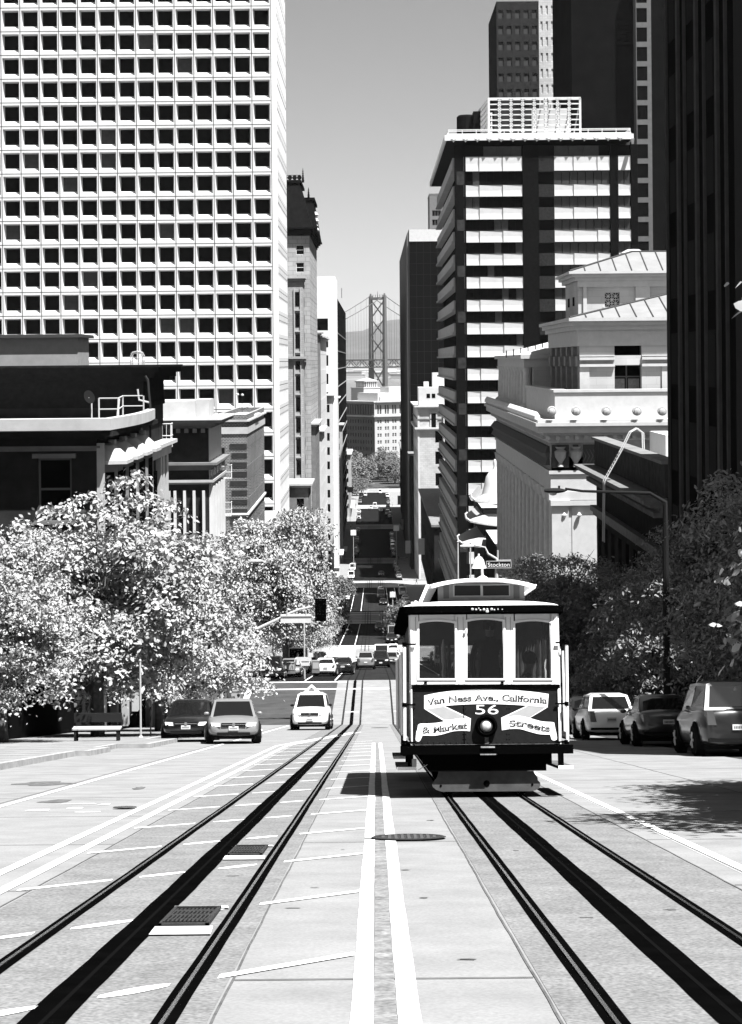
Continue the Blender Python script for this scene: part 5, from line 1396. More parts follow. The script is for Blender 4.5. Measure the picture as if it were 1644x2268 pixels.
# ---------------- far end: corner building, lantern block, bridge
def rotf(o, ang): return Fr(o, (math.cos(ang), math.sin(ang), 0))
def far_end():
    D0 = 1200.0; c = wp(830, 900, D0); z0 = -71; zt = wp(830, 889, D0).z; H = zt-z0
    t = thing('railway_office', 'large old office block closing the street, one side sunlit, the other dark', 'building', (c.x, D0, z0), world=True)
    A = math.atan2(.62, .8)               # right, sunlit side
    FR = rotf((c.x, D0, z0), A); LR = 60; ul = Vector((-.62, .8, 0)); LL = 29.5
    FL = Fr(Vector((c.x, D0, z0)) + ul*LL, -ul)
    rowsw = [(10+4.35*k+1.0, 10+4.35*k+3.1) for k in range(6)]; rowsw = [(H-9.5-4.35*(k+1)-1.2+.9, H-9.5-4.35*(k+1)-1.2+3.2) for k in range(6)]
    arch = [(1.2, 7.6)]; toprow = [(H-8.4, H-2.4)]
    cols = [];
    for k in range(10): b = 2.2+k*6.0; cols += [(b, b+1.25), (b+2.0, b+3.25)]
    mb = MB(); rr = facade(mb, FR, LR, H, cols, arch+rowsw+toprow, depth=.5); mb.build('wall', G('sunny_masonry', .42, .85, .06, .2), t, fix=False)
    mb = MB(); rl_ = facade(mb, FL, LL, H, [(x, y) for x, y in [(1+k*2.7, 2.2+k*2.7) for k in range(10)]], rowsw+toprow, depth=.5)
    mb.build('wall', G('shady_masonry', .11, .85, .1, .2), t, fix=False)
    windows(t, FR, rr, .5, [glassd, framew], (1, 2), .12, limit=70); windows(t, FL, rl_, .5, [glassd, framew], (1, 1), 0, limit=90)
    mb = MB()
    for v, h, o in ((H-10.0, .9, 1.4), (H-1.6, .8, .6), (H-.8, .8, 2.0), (8.6, .8, 1.2)): fb(mb, FR, -.0, LR, v, v+h, 0, o); fb(mb, FL, 0, LL+o, v, v+h, 0, o)
    mb.build('cornice', G('sunny_masonry', .42), t)
    mb = MB(); P0 = FR.p(0,0); ru = FR.u
    pts = [FR.p(0,H), FR.p(LR,H), FR.p(LR,H)+ul*LL, FR.p(0,H)+ul*LL]; mb.add(pts, [(0,1,2,3)]); mb.build('roof', roofm, t)
    mb = MB()
    def bx(u0, u1, w0, w1, v0, v1, m):
        bb = [P0+ru*u0+ul*w0, P0+ru*u1+ul*w0, P0+ru*u1+ul*w1, P0+ru*u0+ul*w1]; m.hexa([b+Vector((0,0,v0)) for b in bb], [b+Vector((0,0,v1)) for b in bb])
    bx(5, 40, 3, 24, H, H+5.2, mb); bx(6, 60, 1.5, 3, H, H+2.5, mb); bx(14, 44, 3, 12, H+5.2, H+8.8, mb); mb.build('roof_block', brightstone, t)
    mb = MB(); q = [FR.p(1.2+6*k+(.7 if k else 0), 1.2) for k in range(3)]
    for k in range(9):
        mb = MB(); u_ = 1.9+k*6.0+1.3; mb.lathe(tuple(FR.p(u_, 5.6, .1)), [(1.9,-.05),(1.9,.05)], 14, axis='y'); mb.add([FR.p(u_-1.9,0,.12),FR.p(u_+1.9,0,.12),FR.p(u_+1.9,5.6,.12),FR.p(u_-1.9,5.6,.12)],[(0,1,2,3)]); mb.build('arch', glassd, t)
    # lantern block behind
    D = 1238.0; c = wp(806, 880, D); zb = zt-1; z1 = wp(806, 860.5, D).z; z2 = wp(806, 846, D).z; z3 = wp(806, 833, D).z
    t = thing('lantern_tower', 'white stone block with a colonnaded lantern and low pyramid roof above the old offices', 'tower', (c.x, D, -71), world=True)
    rx = Vector((.8, .62, 0)); lx = Vector((-.62, .8, 0))
    def blk_(o, a, b, v0, v1, m): 
        P = Vector((o.x, o.y, 0)); bb = [P, P+rx*a, P+rx*a+lx*b, P+lx*b]; m.hexa([q+Vector((0,0,v0)) for q in bb], [q+Vector((0,0,v1)) for q in bb])
    mb = MB(); blk_(c, 15, 13.5, -71, z1, mb); mb.build('wall', brightstone, t)
    mb = MB(); o2 = c+rx*-.3+lx*-.3; blk_(o2, 15.6, 14.1, z1, z1+.6, mb); mb.build('cornice', brightstone, t)
    o3 = c+rx*2.6+lx*2.4
    mb = MB(); blk_(o3, 9.8, 8.8, z1, z2, mb); mb.build('lantern_core', G('dim_relief', .05), t)
    for s, L_ in ((rx, 9.8), (lx, 8.8)):
        for k in range(7):
            mb = MB(); p = Vector((o3.x, o3.y, 0))+s*(L_*k/6); mb.cyl((p.x, p.y, z1+.6), (p.x, p.y, z2-.2), .42, n=6); mb.build('column', brightstone, t)
    o4 = o3-rx*.8-lx*.8; mb = MB(); blk_(o4, 11.4, 10.4, z2-.2, z2+.5, mb)
    P = Vector((o4.x, o4.y, z2+.5)); ap = P+rx*5.7+lx*5.2+Vector((0,0,2.4)); mb.add([P, P+rx*11.4, P+rx*11.4+lx*10.4, P+lx*10.4, ap], [(0,1,4),(1,2,4),(2,3,4),(3,0,4)])
    mb.build('roof', G('lantern_roof', .3, .8, .2, .5), t)
    mb = MB(); mb.box(ap.x-1, ap.x+1, ap.y-1, ap.y+1, ap.z-.6, z3+1.2); mb.box(ap.x-.3, ap.x+.3, ap.y-.3, ap.y+.3, z3+1.2, z3+4); mb.build('flag_mast', palestone, t)
    mb = MB()
    for k in range(3): 
        p = Vector((c.x, c.y, 0))+rx*(3.6+k*3.8)-lx*.05; mb.hexa([p+Vector((0,0,z1-5.0)), p+rx*.9+Vector((0,0,z1-5.0)), p+rx*.9+lx*.03+Vector((0,0,z1-5)), p+lx*.03+Vector((0,0,z1-5))],[p+Vector((0,0,z1-2.6)), p+rx*.9+Vector((0,0,z1-2.6)), p+rx*.9+lx*.03+Vector((0,0,z1-2.6)), p+lx*.03+Vector((0,0,z1-2.6))])
    mb.build('plain_windows', glassd, t)
far_end()
def bridge():
    D = 2600.0; a, b = wp(822.5, 800, D), wp(853, 800, D); zt = wp(838, 655, D).z; zd = wp(838, 797, D).z; zw = -74
    t = thing('suspension_bridge', 'grey steel suspension bridge tower and truss deck across the end of the street', 'bridge', ((a.x+b.x)/2, D, -73), world=True)
    th = R(48); ax = Vector((math.cos(th), math.sin(th), 0)); cr = Vector((math.sin(th), -math.cos(th), 0))
    cpt = Vector(((a.x+b.x)/2, D, 0)); sep = (b.x-a.x)/math.sin(th)/2
    steelb = G('bridge_steel', .10, .6, .1, .02); litb = G('bridge_steel_lit', .2, .6)  # second, paler steel paints the diagonals that catch the sun
    legs = [cpt-cr*sep, cpt+cr*sep]
    for l in legs:
        mb = MB(); s = 2.6
        def pr(z, s): return [l+ax*s*-1+cr*-s*.8+Vector((0,0,z)), l+ax*s+cr*-s*.8+Vector((0,0,z)), l+ax*s+cr*s*.8+Vector((0,0,z)), l+ax*-s+cr*s*.8+Vector((0,0,z))]
        mb.hexa(pr(zw, 3.3), pr(zd-6, 2.9)); mb.hexa(pr(zd-6, 2.8), pr(zt, 2.1)); mb.hexa(pr(zt, 1.3), pr(zt+3.0, .8)); mb.build('tower_leg', steelb, t)
    def brace(za, zb_, r=1.1):
        mb = MB(); p, q = legs[0]+Vector((0,0,za)), legs[1]+Vector((0,0,zb_)); mb.cyl(p, q, r, n=4); mb.build('brace', litb if za < zb_ else steelb, t)
    hs = [zd+6+ (zt-6-zd-6)*k/3 for k in range(4)]
    for k in range(3): brace(hs[k], hs[k+1]); brace(hs[k+1], hs[k])
    brace(zt-4, zt-4, 2.2); brace(zd-9, zw+34); brace(zw+34, zd-9); brace(zw+8, zw+34); brace(zw+34, zw+8)
    mb = MB(); m = (legs[0]+legs[1])/2; mb.cyl(m+Vector((0,0,zt-3)), m+Vector((0,0,zt+6)), .8, .2, 5); mb.build('top_light', steelb, t)
    mb = MB()
    for k in range(5): p = legs[0].lerp(legs[1], (k+1)/6); mb.cyl(p+Vector((0,0,zt-4)), p+Vector((0,0,zt+1.5)), .6, n=4)
    mb.build('top_railing', steelb, t)
    span = 340.0; sag = (zt-zd)*.92
    def zc(s): f = abs(s)/span; return zt-sag*(1-(1-f)**2) if f < 1 else zt-sag
    for l in legs:
        for sg in (-1, 1):
            pts = [l+ax*sg*s+Vector((0,0,zc(s))) for s in np.linspace(0, span*.8, 15)]
            mb = MB(); mb.tube(pts, .55, 5); mb.build('main_cable', steelb, t)
            mb = MB()
            for s in np.arange(9, span*.8, 11): p = l+ax*sg*s; mb.cyl(p+Vector((0,0,zd)), p+Vector((0,0,zc(s))), .14, n=3, cap=False)
            mb.build('hangers', steelb, t)
    mb = MB(); dz = 11.0
    for l in legs:
        for (z, h) in ((zd-1.2, 1.8), (zd-dz, 1.6), ):
            p0, p1 = l-ax*330+Vector((0,0,z)), l+ax*330+Vector((0,0,z)); o = cr*.9
            mb.hexa([p0-o, p1-o, p1+o, p0+o], [p0-o+Vector((0,0,h)), p1-o+Vector((0,0,h)), p1+o+Vector((0,0,h)), p0+o+Vector((0,0,h))])
        n = 60; 
        for k in range(n):
            s0, s1 = -330+11*k, -330+11*(k+1); zA, zB = (zd-dz+1, zd-1) if k % 2 else (zd-1, zd-dz+1)
            mb.cyl(l+ax*s0+Vector((0,0,zA)), l+ax*s1+Vector((0,0,zB)), .45, n=4); mb.cyl(l+ax*s0+Vector((0,0,zd-dz)), l+ax*s0+Vector((0,0,zd)), .3, n=4)
    for z in (zd-.6, zd-dz+.6):
        p0, p1 = cpt-ax*330+Vector((0,0,z)), cpt+ax*330+Vector((0,0,z)); o = cr*sep
        mb.hexa([p0-o, p1-o, p1+o, p0+o], [p0-o+Vector((0,0,.5)), p1-o+Vector((0,0,.5)), p1+o+Vector((0,0,.5)), p0+o+Vector((0,0,.5))])
    mb.build('deck', G('deck_steel', .035, .7), t)
bridge()
# low sheds on the far shore
rnd = random.Random(12)
for k in range(26):
    x = -250+rnd.random()*620; D = 6600+rnd.random()*1800; mb = MB(); w_, h = rnd.uniform(30, 90), rnd.uniform(8, 22)
    z = -66+(D-6440)*46/4560-2; mb.box(x, x+w_, D, D+60, z, z+h); q = rnd.random()
    mb.box(x-2, x+w_+2, D-2, D+62, z+h, z+h+1.5)
    tag(mb.build('shed', G('shed_white', .7) if q < .45 else G('shed_grey', .2), None), 'tiny pale waterfront shed on the far shore', 'shed', 'sheds on the far shore')
# ================================================================ trees
bark = G('bark', .09, .9, .4, 5, .4)
leafA = leafmat('leaf_bright', .31, .03); leafB = leafmat('leaf_dark', .15, .03); leafC = leafmat('leaf_far', .13, .05)
def crown_mesh(seed, rx, ry, rz, nclump, nleaf, size, holes=.35, narrow=.55, spread=.5):
    """leaf-sized faces in clumps through an uneven volume (centre at 0)"""
    rng = np.random.default_rng(seed)
    lobes = [(rng.uniform(-.45, .45)*rx, rng.uniform(-.45, .45)*ry, rng.uniform(-.4, .4)*rz, rng.uniform(.45, .62)) for _ in range(9)]
    lobes += [(0, 0, -.1*rz, .75)]+[(.5*rx*math.cos(a), .5*ry*math.sin(a), -.45*rz, .5) for a in (0, 1.3, 2.6, 3.9, 5.2)]
    C_ = []
    while len(C_) < nclump:
        l = lobes[rng.integers(len(lobes))]; d = rng.normal(size=3); d /= np.linalg.norm(d); rad = rng.uniform(.1, 1.0)**.45*rng.uniform(.86, 1.04)
        p = np.array([l[0]+d[0]*rx*l[3]*rad, l[1]+d[1]*ry*l[3]*rad, l[2]+d[2]*rz*l[3]*rad])
        if abs(p[2]) > rz*1.05: continue
        n_ = math.sin(p[0]*1.3+seed)*math.sin(p[1]*1.1+2*seed)*math.sin(p[2]*1.5+3*seed)
        if n_ < -holes: continue
        C_.append(p)
    C_ = np.array(C_); N = nclump*nleaf
    off = rng.normal(size=(N, 3))*spread*np.array([1.25, 1.25, .42])
    off[:, 2] -= .55/spread*.35*(off[:, 0]**2+off[:, 1]**2)        # each clump is a small dome, hollow beneath
    ctr = np.repeat(C_, nleaf, 0)+off
    nrm = rng.normal(size=(N, 3))*.75+off/spread*.35; nrm[:, 2] = np.abs(nrm[:, 2])+.25; nrm /= np.linalg.norm(nrm, axis=1)[:, None]
    t = np.cross(nrm, rng.normal(size=(N, 3))); t /= np.linalg.norm(t, axis=1)[:, None]; b = np.cross(nrm, t)
    s = size*rng.uniform(.55, 1.25, size=(N, 1))
    # five-point leaf, folded a little along the middle
    V = np.stack([ctr-t*s, ctr-t*s*.2+b*s*narrow+nrm*s*.12, ctr+t*s*.55+b*s*narrow*.7+nrm*s*.08, ctr+t*s, ctr+t*s*.55-b*s*narrow*.7+nrm*s*.08, ctr-t*s*.2-b*s*narrow+nrm*s*.12], 1).reshape(-1, 3)
    me = bpy.data.meshes.new('crown'); me.vertices.add(len(V)); me.vertices.foreach_set('co', V.ravel())
    me.loops.add(N*6); me.polygons.add(N)
    me.loops.foreach_set('vertex_index', np.arange(N*6)); me.polygons.foreach_set('loop_start', np.arange(N)*6); me.polygons.foreach_set('loop_total', np.full(N, 6))
    me.update(calc_edges=True); return me, C_
def trunk_mesh(seed, h, cz, clumps, r0=.2, nl=9):
    rnd = random.Random(seed); mb = MB()
    top = cz-.3
    bend = [(0, 0, -.5), (rnd.uniform(-.1,.1), rnd.uniform(-.1,.1), h*.3), (rnd.uniform(-.25,.25), rnd.uniform(-.25,.25), h*.6), (rnd.uniform(-.3,.3), rnd.uniform(-.3,.3), top)]
    mb.tube(bend, [r0*1.15, r0, r0*.8, r0*.45], 8)
    idx = rnd.sample(range(len(clumps)), nl)
    for i in idx:
        c = Vector(clumps[i]); c.z += cz; s = Vector(bend[2]).lerp(Vector(bend[3]), rnd.uniform(0, 1)) if rnd.random() < .7 else Vector(bend[2])
        m = s.lerp(c, .5)+Vector((rnd.uniform(-.3,.3), rnd.uniform(-.3,.3), .35))
        mb.tube([s, m, c], [r0*.4, r0*.25, r0*.07], 5)
        for k in range(2):
            e = c+Vector((rnd.uniform(-.9,.9), rnd.uniform(-.9,.9), rnd.uniform(-.2,.8))); mb.tube([m, m.lerp(e, .6)+Vector((0,0,.15)), e], [r0*.15, r0*.1, r0*.03], 4)
    return mb
KINDS = {}
def kind(name, seed, rx, ry, rz, ncl, nl, size, mat, cz, h, r0=.2, **k):
    me, cl = crown_mesh(seed, rx, ry, rz, ncl, nl, size, **k); me.materials.append(mat)
    KINDS[name] = (me, cl, cz, h, r0, seed)
_tr = {}
def tree(kname, x, D, label, group, sc=1.0, rz=0.0, scz=None, shift=(0, 0), name='street_tree', leanx=0):
    me, cl, cz, h, r0, seed = KINDS[kname]
    t = thing(name, label, 'tree', (x, D, zr(D)+.1), group)
    t.rotation_euler = (0, leanx, rz); t.scale = (sc, sc, scz or sc)
    o = bpy.data.objects.new('crown', me); C.objects.link(o); o.parent = t; o.location = (shift[0], shift[1], cz)
    if kname not in _tr: _tr[kname] = trunk_mesh(seed, cz, cz, cl, r0).build('trunk', bark, t, True, loc=(0, 0, 0)).data
    else:
        o = bpy.data.objects.new('trunk', _tr[kname]); C.objects.link(o); o.parent = t
    return t
kind('plane_a', 11, 4.2, 4.0, 4.1, 400, 120, .09, leafA, 5.4, 10, .22, spread=.27, holes=.08)
kind('plane_b', 23, 4.0, 4.0, 4.4, 400, 120, .09, leafA, 5.8, 11, .22, spread=.27, holes=.08)
kind('plane_c', 37, 4.3, 4.0, 5.2, 420, 105, .12, leafA, 7.4, 13, .25, spread=.34, holes=.1)
kind('laurel', 51, 3.9, 4.4, 3.3, 560, 150, .075, leafB, 4.4, 8, .2, spread=.25, narrow=.38, holes=.6)
kind('far', 67, 4.0, 4.0, 4.5, 160, 45, .26, leafC, 6.5, 10, .25, spread=.6)
LG = 'leafy plane trees on the left pavement'; 
def txy(px, D): return wp(px, 1500, D).x
tree('plane_a', -10.6, 72, 'big leafy tree at the left edge, its crown in front of the bay-front building', LG, 1.16, .4)
tree('plane_b', -12.2, 62, 'leafy tree in the left border corner, nearest to the viewer on that side', LG, .78, 2.1)
tree('plane_b', -9.6, 84, 'leafy tree above the parked black saloon, second along the left pavement', LG, 1.0, 1.2)
tree('plane_a', -9.4, 97, 'leafy tree between the first two left trunks and the junction', LG, 1.05, 3.3)
tree('plane_b', -11.6, 105, 'leafy tree at the left junction corner by the signal arm', LG, .86, 5.0)
tree('plane_c', -9.3, 147, 'tall bright tree just beyond the junction, in front of the brick building', LG, 1.0, .9, scz=1.12)
tree('plane_c', -7.9, 166, 'tall bright tree whose crown rises beside the white tower', LG, 1.1, 2.7, scz=1.3)
tree('plane_c', -8.6, 190, 'bright tree behind the signal arm, in shade below', LG, .85, 4.1)
tree('plane_a', -8.2, 232, 'bright tree leaning over the street above the dark taxi', LG, 1.05, 1.9, shift=(1.2, 0))
tree('plane_a', -8.8, 214, 'bright tree between the signal arm and the junction below', LG, 1.0, 3.9)
tree('plane_a', 10.9, 22.6, 'tall tree out of the right border whose shadow falls across the lane, middle one', 'tall trees at the right border', 1.05, 0, shift=(-1.9, 0))
RG = 'dark laurel trees on the right pavement'
tree('laurel', 9.4, 92, 'dark glossy tree whose left side catches the sun beside the streetcar roof', RG, 1.2, 0)
tree('plane_b', 10.3, 19.0, 'tall tree out of the right border whose shadow falls across the lane, nearer one', 'tall trees at the right border', 1.0, 0, shift=(-2.1, 0))
tree('plane_a', 10.6, 26.2, 'tall tree out of the right border whose shadow falls across the lane, farther one', 'tall trees at the right border', 1.0, 0, shift=(-1.6, 0))
tree('laurel', 13.0, 74, 'dark tree between the sunlit one and the right edge', RG, 1.18, 1.6)
tree('laurel', 13.0, 56, 'dark tree at the right edge over the parked black cars', RG, 1.12, 3.0)
tree('laurel', 12.6, 50, 'nearest dark tree at the right edge, with a bright tuft', RG, 1.12, 4.2)
tree('laurel', 12.4, 83, 'dark tree wedged behind the ones over the parked cars', RG, 1.0, 5.6)
tree('laurel', 11.4, 106, 'dark tree behind the sunlit one at the right junction corner', RG, .9, 2.2)
FG = 'trees further down the street'
for k, (px, D, s, lb) in enumerate([(716, 300, 1.0, 'small tree below the white tower, left pavement'), (745, 345, .9, 'round grey tree on the left pavement beside the dark roadway'), (742, 420, 1.0, 'tree on the left pavement by the ornate building'), (765, 440, .8, 'small tree beside the third junction, left'),
        (880, 300, .8, 'dark small tree on the far right pavement')]):
    tree('far', wp(px, 1400, D).x, D, lb, FG, s*.75, k*1.1)
spots = [(772, 1010, 1.7), (790, 1035, 2.1), (806, 1060, 1.9), (776, 960, 1.2), (790, 985, 1.1), (815, 1100, 1.6), (838, 1120, 1.7), (858, 1100, 1.5), (875, 1080, 1.6), (886, 1050, 1.4), (800, 1000, 1.0), (850, 1135, 1.9), (868, 1140, 1.6)]
desc = ['tallest on the left of the small park', 'round crown left of the street axis', 'crown in front of the dark office side', 'low one at the left kerb', 'low one in front of the round crown', 'below the corner of the office block', 'below the sunlit arches, left one', 'below the sunlit arches, right one', 'right of the arches', 'at the far right kerb', 'small one on the street axis', 'behind the arches pair', 'behind, at the right']
for k, ((px, D, s), d_) in enumerate(zip(spots, desc)):
    tree('far', wp(px, 1050, D).x, D, 'park tree at the end of the street, '+d_, 'park trees at the end of the street', s*.95, k*.9, name='park_tree')
# ================================================================ vehicles
tyre = G('tyre_rubber', .012, .8, spec=.2); rimm = G('alloy_rim', .45, .35, metal=.8); chrome = G('chrome', .6, .15, metal=1)
def carpaint(v, nm):
    m = G('paint_'+nm, v, .28, spec=.5); b = m.node_tree.nodes['Principled BSDF']; b.inputs['Coat Weight'].default_value = .6; b.inputs['Coat Roughness'].default_value = .08; return m
lampm = G('lamp_glass', .62, .15, spec=.6); taill = G('tail_lamp', .07, .25, spec=.5); platem = G('plate', .5, .5); trimb = G('black_trim', .01, .5)
wing = G('car_glass', .006, .06, spec=.6)
def bezel(pts): return pts
def loft(mb, secs, closed=True, mi=0):
    """secs: list of equal-length rings of points"""
    n = len(secs[0]); vs = [p for s in secs for p in s]; fs = []
    for i in range(len(secs)-1):
        for k in range(n):
            fs.append((i*n+k, i*n+(k+1) % n, (i+1)*n+(k+1) % n, (i+1)*n+k))
    fs += [tuple(range(n))[::-1], tuple(range((len(secs)-1)*n, len(secs)*n))]
    mb.add(vs, fs, mi)
def subsurf(o, lv=2):
    m = o.modifiers.new('s', 'SUBSURF'); m.levels = lv; m.render_levels = lv
    dg = bpy.context.evaluated_depsgraph_get(); me = bpy.data.meshes.new_from_object(o.evaluated_get(dg)); o.modifiers.clear(); o.data = me
    me.polygons.foreach_set('use_smooth', [True]*len(me.polygons)); return o
SPEC = {
 # y from nose (0) to tail; z of belt/deck; widths
 'sedan': dict(L=4.5, W=1.75, belt=[(0,.56),(.12,.68),(.5,.78),(1.15,.90),(1.7,.95),(3.3,1.0),(3.75,1.02),(4.35,.98),(4.5,.82)], cab=(1.0, 1.95, 3.15, 4.0, 1.44), wheels=(.85, 3.55), r=.32),
 'suv': dict(L=4.45, W=1.82, belt=[(0,.62),(.1,.82),(.4,.96),(1.05,1.06),(1.3,1.10),(3.3,1.12),(4.1,1.12),(4.38,1.08),(4.45,.9)], cab=(1.05, 1.65, 3.95, 4.36, 1.74), wheels=(.85, 3.5), r=.36),
 'wagon': dict(L=4.5, W=1.74, belt=[(0,.56),(.12,.70),(.5,.80),(1.1,.92),(1.6,.97),(3.3,1.0),(4.1,1.0),(4.42,.96),(4.5,.78)], cab=(1.0, 1.85, 3.85, 4.38, 1.52), wheels=(.85, 3.55), r=.32),
 'van': dict(L=5.2, W=1.95, belt=[(0,.62),(.08,.9),(.4,1.1),(.8,1.2),(1.2,1.25),(3.3,1.25),(4.6,1.25),(5.1,1.25),(5.2,1.1)], cab=(.5, 1.05, 5.0, 5.16, 2.25), wheels=(.95, 4.1), r=.36),
}
def mkcar(kind_, paintv, pname, root, glass=wing, lowtrim=None, detail=True):
    S = SPEC[kind_]; L, W = S['L'], S['W']; hw = W/2; P = carpaint(paintv, pname)
    mb = MB(); secs = []
    for (y, zb) in S['belt']:
        e = min(y, L-y); f = 1-.20*max(0, 1-e/.55)**2; w_ = hw*f; zl = .20 if e > .3 else .26
        zm = zl+(zb-zl)*.55
        ring = [(-w_*.86, y, zl), (-w_*.98, y, zl+.10), (-w_, y, zm), (-w_*.97, y, zb-.08), (-w_*.86, y, zb), (-w_*.35, y, zb+.035), (w_*.35, y, zb+.035), (w_*.86, y, zb), (w_*.97, y, zb-.08), (w_, y, zm), (w_*.98, y, zl+.10), (w_*.86, y, zl)]
        secs.append(ring)
    loft(mb, secs); o = mb.build('body', P, root); subsurf(o, 1)
    beltz = lambda y: float(np.interp(y, [a for a, b in S['belt']], [b for a, b in S['belt']]))
    c0, c1, c2, c3, zt = S['cab']; wr = hw*(.72 if kind_ != 'van' else .86); wb = hw*.93
    zb0, zb3 = beltz(c0), beltz(c3)
    mb = MB(); secs = []
    def cabring(y, w_, z0_, z1_, cr):
        return [(-w_-.0, y, z0_), (-w_*cr, y, z1_-.04), (-w_*cr*.82, y, z1_), (w_*cr*.82, y, z1_), (w_*cr, y, z1_-.04), (w_, y, z0_)]
    base = beltz(c1)-.05
    B = [(-wb, c0, zb0), (wb, c0, zb0), (wb, c3, zb3), (-wb, c3, zb3)]
    # cabin: base outline to roof outline, roof crowned
    rim0 = [(-wb*.94, c0, zb0-.02), (-wr, c1, zt-.05), (-wr*.8, c1+.04, zt-.015), (wr*.8, c1+.04, zt-.015), (wr, c1, zt-.05), (wb*.94, c0, zb0-.02)]
    ymid = (c1+c2)/2
    mid = [(-wb, ymid, beltz(ymid)-.05), (-wr*1.02, ymid, zt-.03), (-wr*.8, ymid, zt+.03), (wr*.8, ymid, zt+.03), (wr*1.02, ymid, zt-.03), (wb, ymid, beltz(ymid)-.05)]
    rim1 = [(-wb*.94, c3, zb3-.02), (-wr, c2, zt-.06), (-wr*.8, c2-.04, zt-.02), (wr*.8, c2-.04, zt-.02), (wr, c2, zt-.06), (wb*.94, c3, zb3-.02)]
    q = [(-wb, c1, base), (-wr, c1, zt-.05)]
    loft(mb, [rim0, mid, rim1]); roof = mb.build('cabin', P, root, True)
    # glass
    def panel(name, pts, off, mat=glass, parent=root):
        c = sum((Vector(p) for p in pts), Vector())/len(pts); n = (Vector(pts[1])-Vector(pts[0])).cross(Vector(pts[2])-Vector(pts[0])).normalized()
        cc = Vector((0, (c1+c2)/2, (zt+.8)/2))
        if n.dot(c-cc) < 0: n = -n
        a = [Vector(p)+n*off for p in pts]; b = [Vector(p)+n*(off-.02) for p in pts]
        m = MB(); m.hexa(b, a); return m.build(name, mat, parent)
    def lerp(p, q_, t): return tuple(Vector(p).lerp(Vector(q_), t))
    def quadin(a, b, c, d, i=.06, j=.08, jt=None):
        jt = j if jt is None else jt
        ab = lambda s: Vector(a).lerp(Vector(b), s); dc = lambda s: Vector(d).lerp(Vector(c), s)
        return [tuple(ab(i).lerp(dc(i), j)), tuple(ab(1-i).lerp(dc(1-i), j)), tuple(ab(1-i).lerp(dc(1-i), 1-jt)), tuple(ab(i).lerp(dc(i), 1-jt))]
    panel('windscreen', quadin(rim0[0], rim0[5], rim0[4], rim0[1], .06, .03, .06), .012)
    panel('rear_window', quadin(rim1[0], rim1[5], rim1[4], rim1[1], .07, .12 if kind_ in ('suv','wagon','van') else .05, .1), .012)
    for s in (-1, 1):
        fx = 0 if s < 0 else 5; tx = 1 if s < 0 else 4
        panel('side_window', quadin(rim0[fx], mid[fx], mid[tx], rim0[tx], .05, .12, .1) , .012)
        panel('side_window', quadin(mid[fx], rim1[fx], rim1[tx], mid[tx], .05, .12, .1), .012)
    # wheels
    for y in S['wheels']:
        for s in (-1, 1):
            x = s*(hw-.115); r = S['r']
            m = MB(); m.lathe((x+s*.06-.0, y, r), [(r*.60,-.11),(r*.93,-.11),(r,-.07),(r,.07),(r*.93,.11),(r*.60,.11)], 20, axis='x'); wh = m.build('wheel', tyre, root, True)
            if detail:
                m = MB(); m.lathe((x+s*.155, y, r), [(r*.62,-.02),(r*.58,.012)], 16, axis='x')
                for k in range(5):
                    a = 2*math.pi*k/5; m.cyl((x+s*.17, y+r*.1*math.cos(a), r+r*.1*math.sin(a)), (x+s*.17, y+r*.55*math.cos(a), r+r*.55*math.sin(a)), .035, n=5)
                m.build('rim', rimm, wh)
            m = MB(); m.lathe((x+s*.01, y, r+.02), [(r*1.16,-.1),(r*1.16,.112*1.0)], 20, axis='x'); m.build('wheel_arch', trimb, root)
    # front
    zf = S['belt'][1][1]
    for s in (-1, 1):
        m = MB(); f = hw*.88
        z1_, z0_ = zf+.03, zf-.13
        pts = [(s*f*.98, .21, z1_-.03), (s*f*.60, .035, z1_-.04), (s*f*.56, .0, z0_), (s*f*.93, .14, z0_+.01)]
        top = [(p[0], p[1]+.25, p[2]) for p in pts]; m.hexa(top, [(p[0], p[1]-.035, p[2]) for p in pts]); m.build('headlight', lampm, root)
        m = MB(); m.box(s*f*.95-.11, s*f*.95+.11, c0+.32, c0+.44, beltz(c0)+.03, beltz(c0)+.17) if s < 0 else m.box(s*f*.95-.11, s*f*.95+.11, c0+.32, c0+.44, beltz(c0)+.03, beltz(c0)+.17)
        o = m.build('mirror', P if kind_ == 'sedan' else trimb, root); o.location.x = s*.16; subsurf(o, 2)
        m = MB(); z1_ = beltz(L-.1)-.03; hgt = .2 if kind_ == 'sedan' else .34
        m.hexa([(s*hw*.56, L-.2, z1_-hgt), (s*hw*.85, L-.2, z1_-hgt), (s*hw*.87, L-.2, z1_), (s*hw*.66, L-.2, z1_)], [(s*hw*.58, L+.012, z1_-hgt), (s*hw*.80, L-.03, z1_-hgt), (s*hw*.82, L-.03, z1_), (s*hw*.66, L+.012, z1_)]); m.build('tail_light', taill, root)
    m = MB(); m.box(-hw*.46, hw*.46, -.025, .12, zf-.13, zf-.01); gr = m.build('grille', trimb, root)
    if detail:
        m = MB(); m.box(-hw*.44, hw*.44, -.04, 0, zf-.075, zf-.055); m.lathe((0, -.05, zf-.065), [(.055,0),(.045,.03)], 10, axis='y'); m.build('grille_bar', chrome, gr)
    m = MB(); m.box(-hw*.62, hw*.62, -.012, .15, .27, .36); m.build('air_intake', trimb, root)
    for yy in (-.03, L+.005):
        m = MB(); zz = .43 if yy < 1 else (.60 if kind_ != 'sedan' else .62); m.box(-.16, .16, yy, yy+.025, zz, zz+.13); pl = m.build('plate', platem, root)
        if detail:
            m = MB(); y2 = yy-.004 if yy < 1 else yy+.025
            for k in range(7): m.box(-.13+k*.038, -.13+k*.038+.024, y2, y2+.004, zz+.03, zz+.09)
            m.build('plate_marks', G('plate_ink', .08), pl)
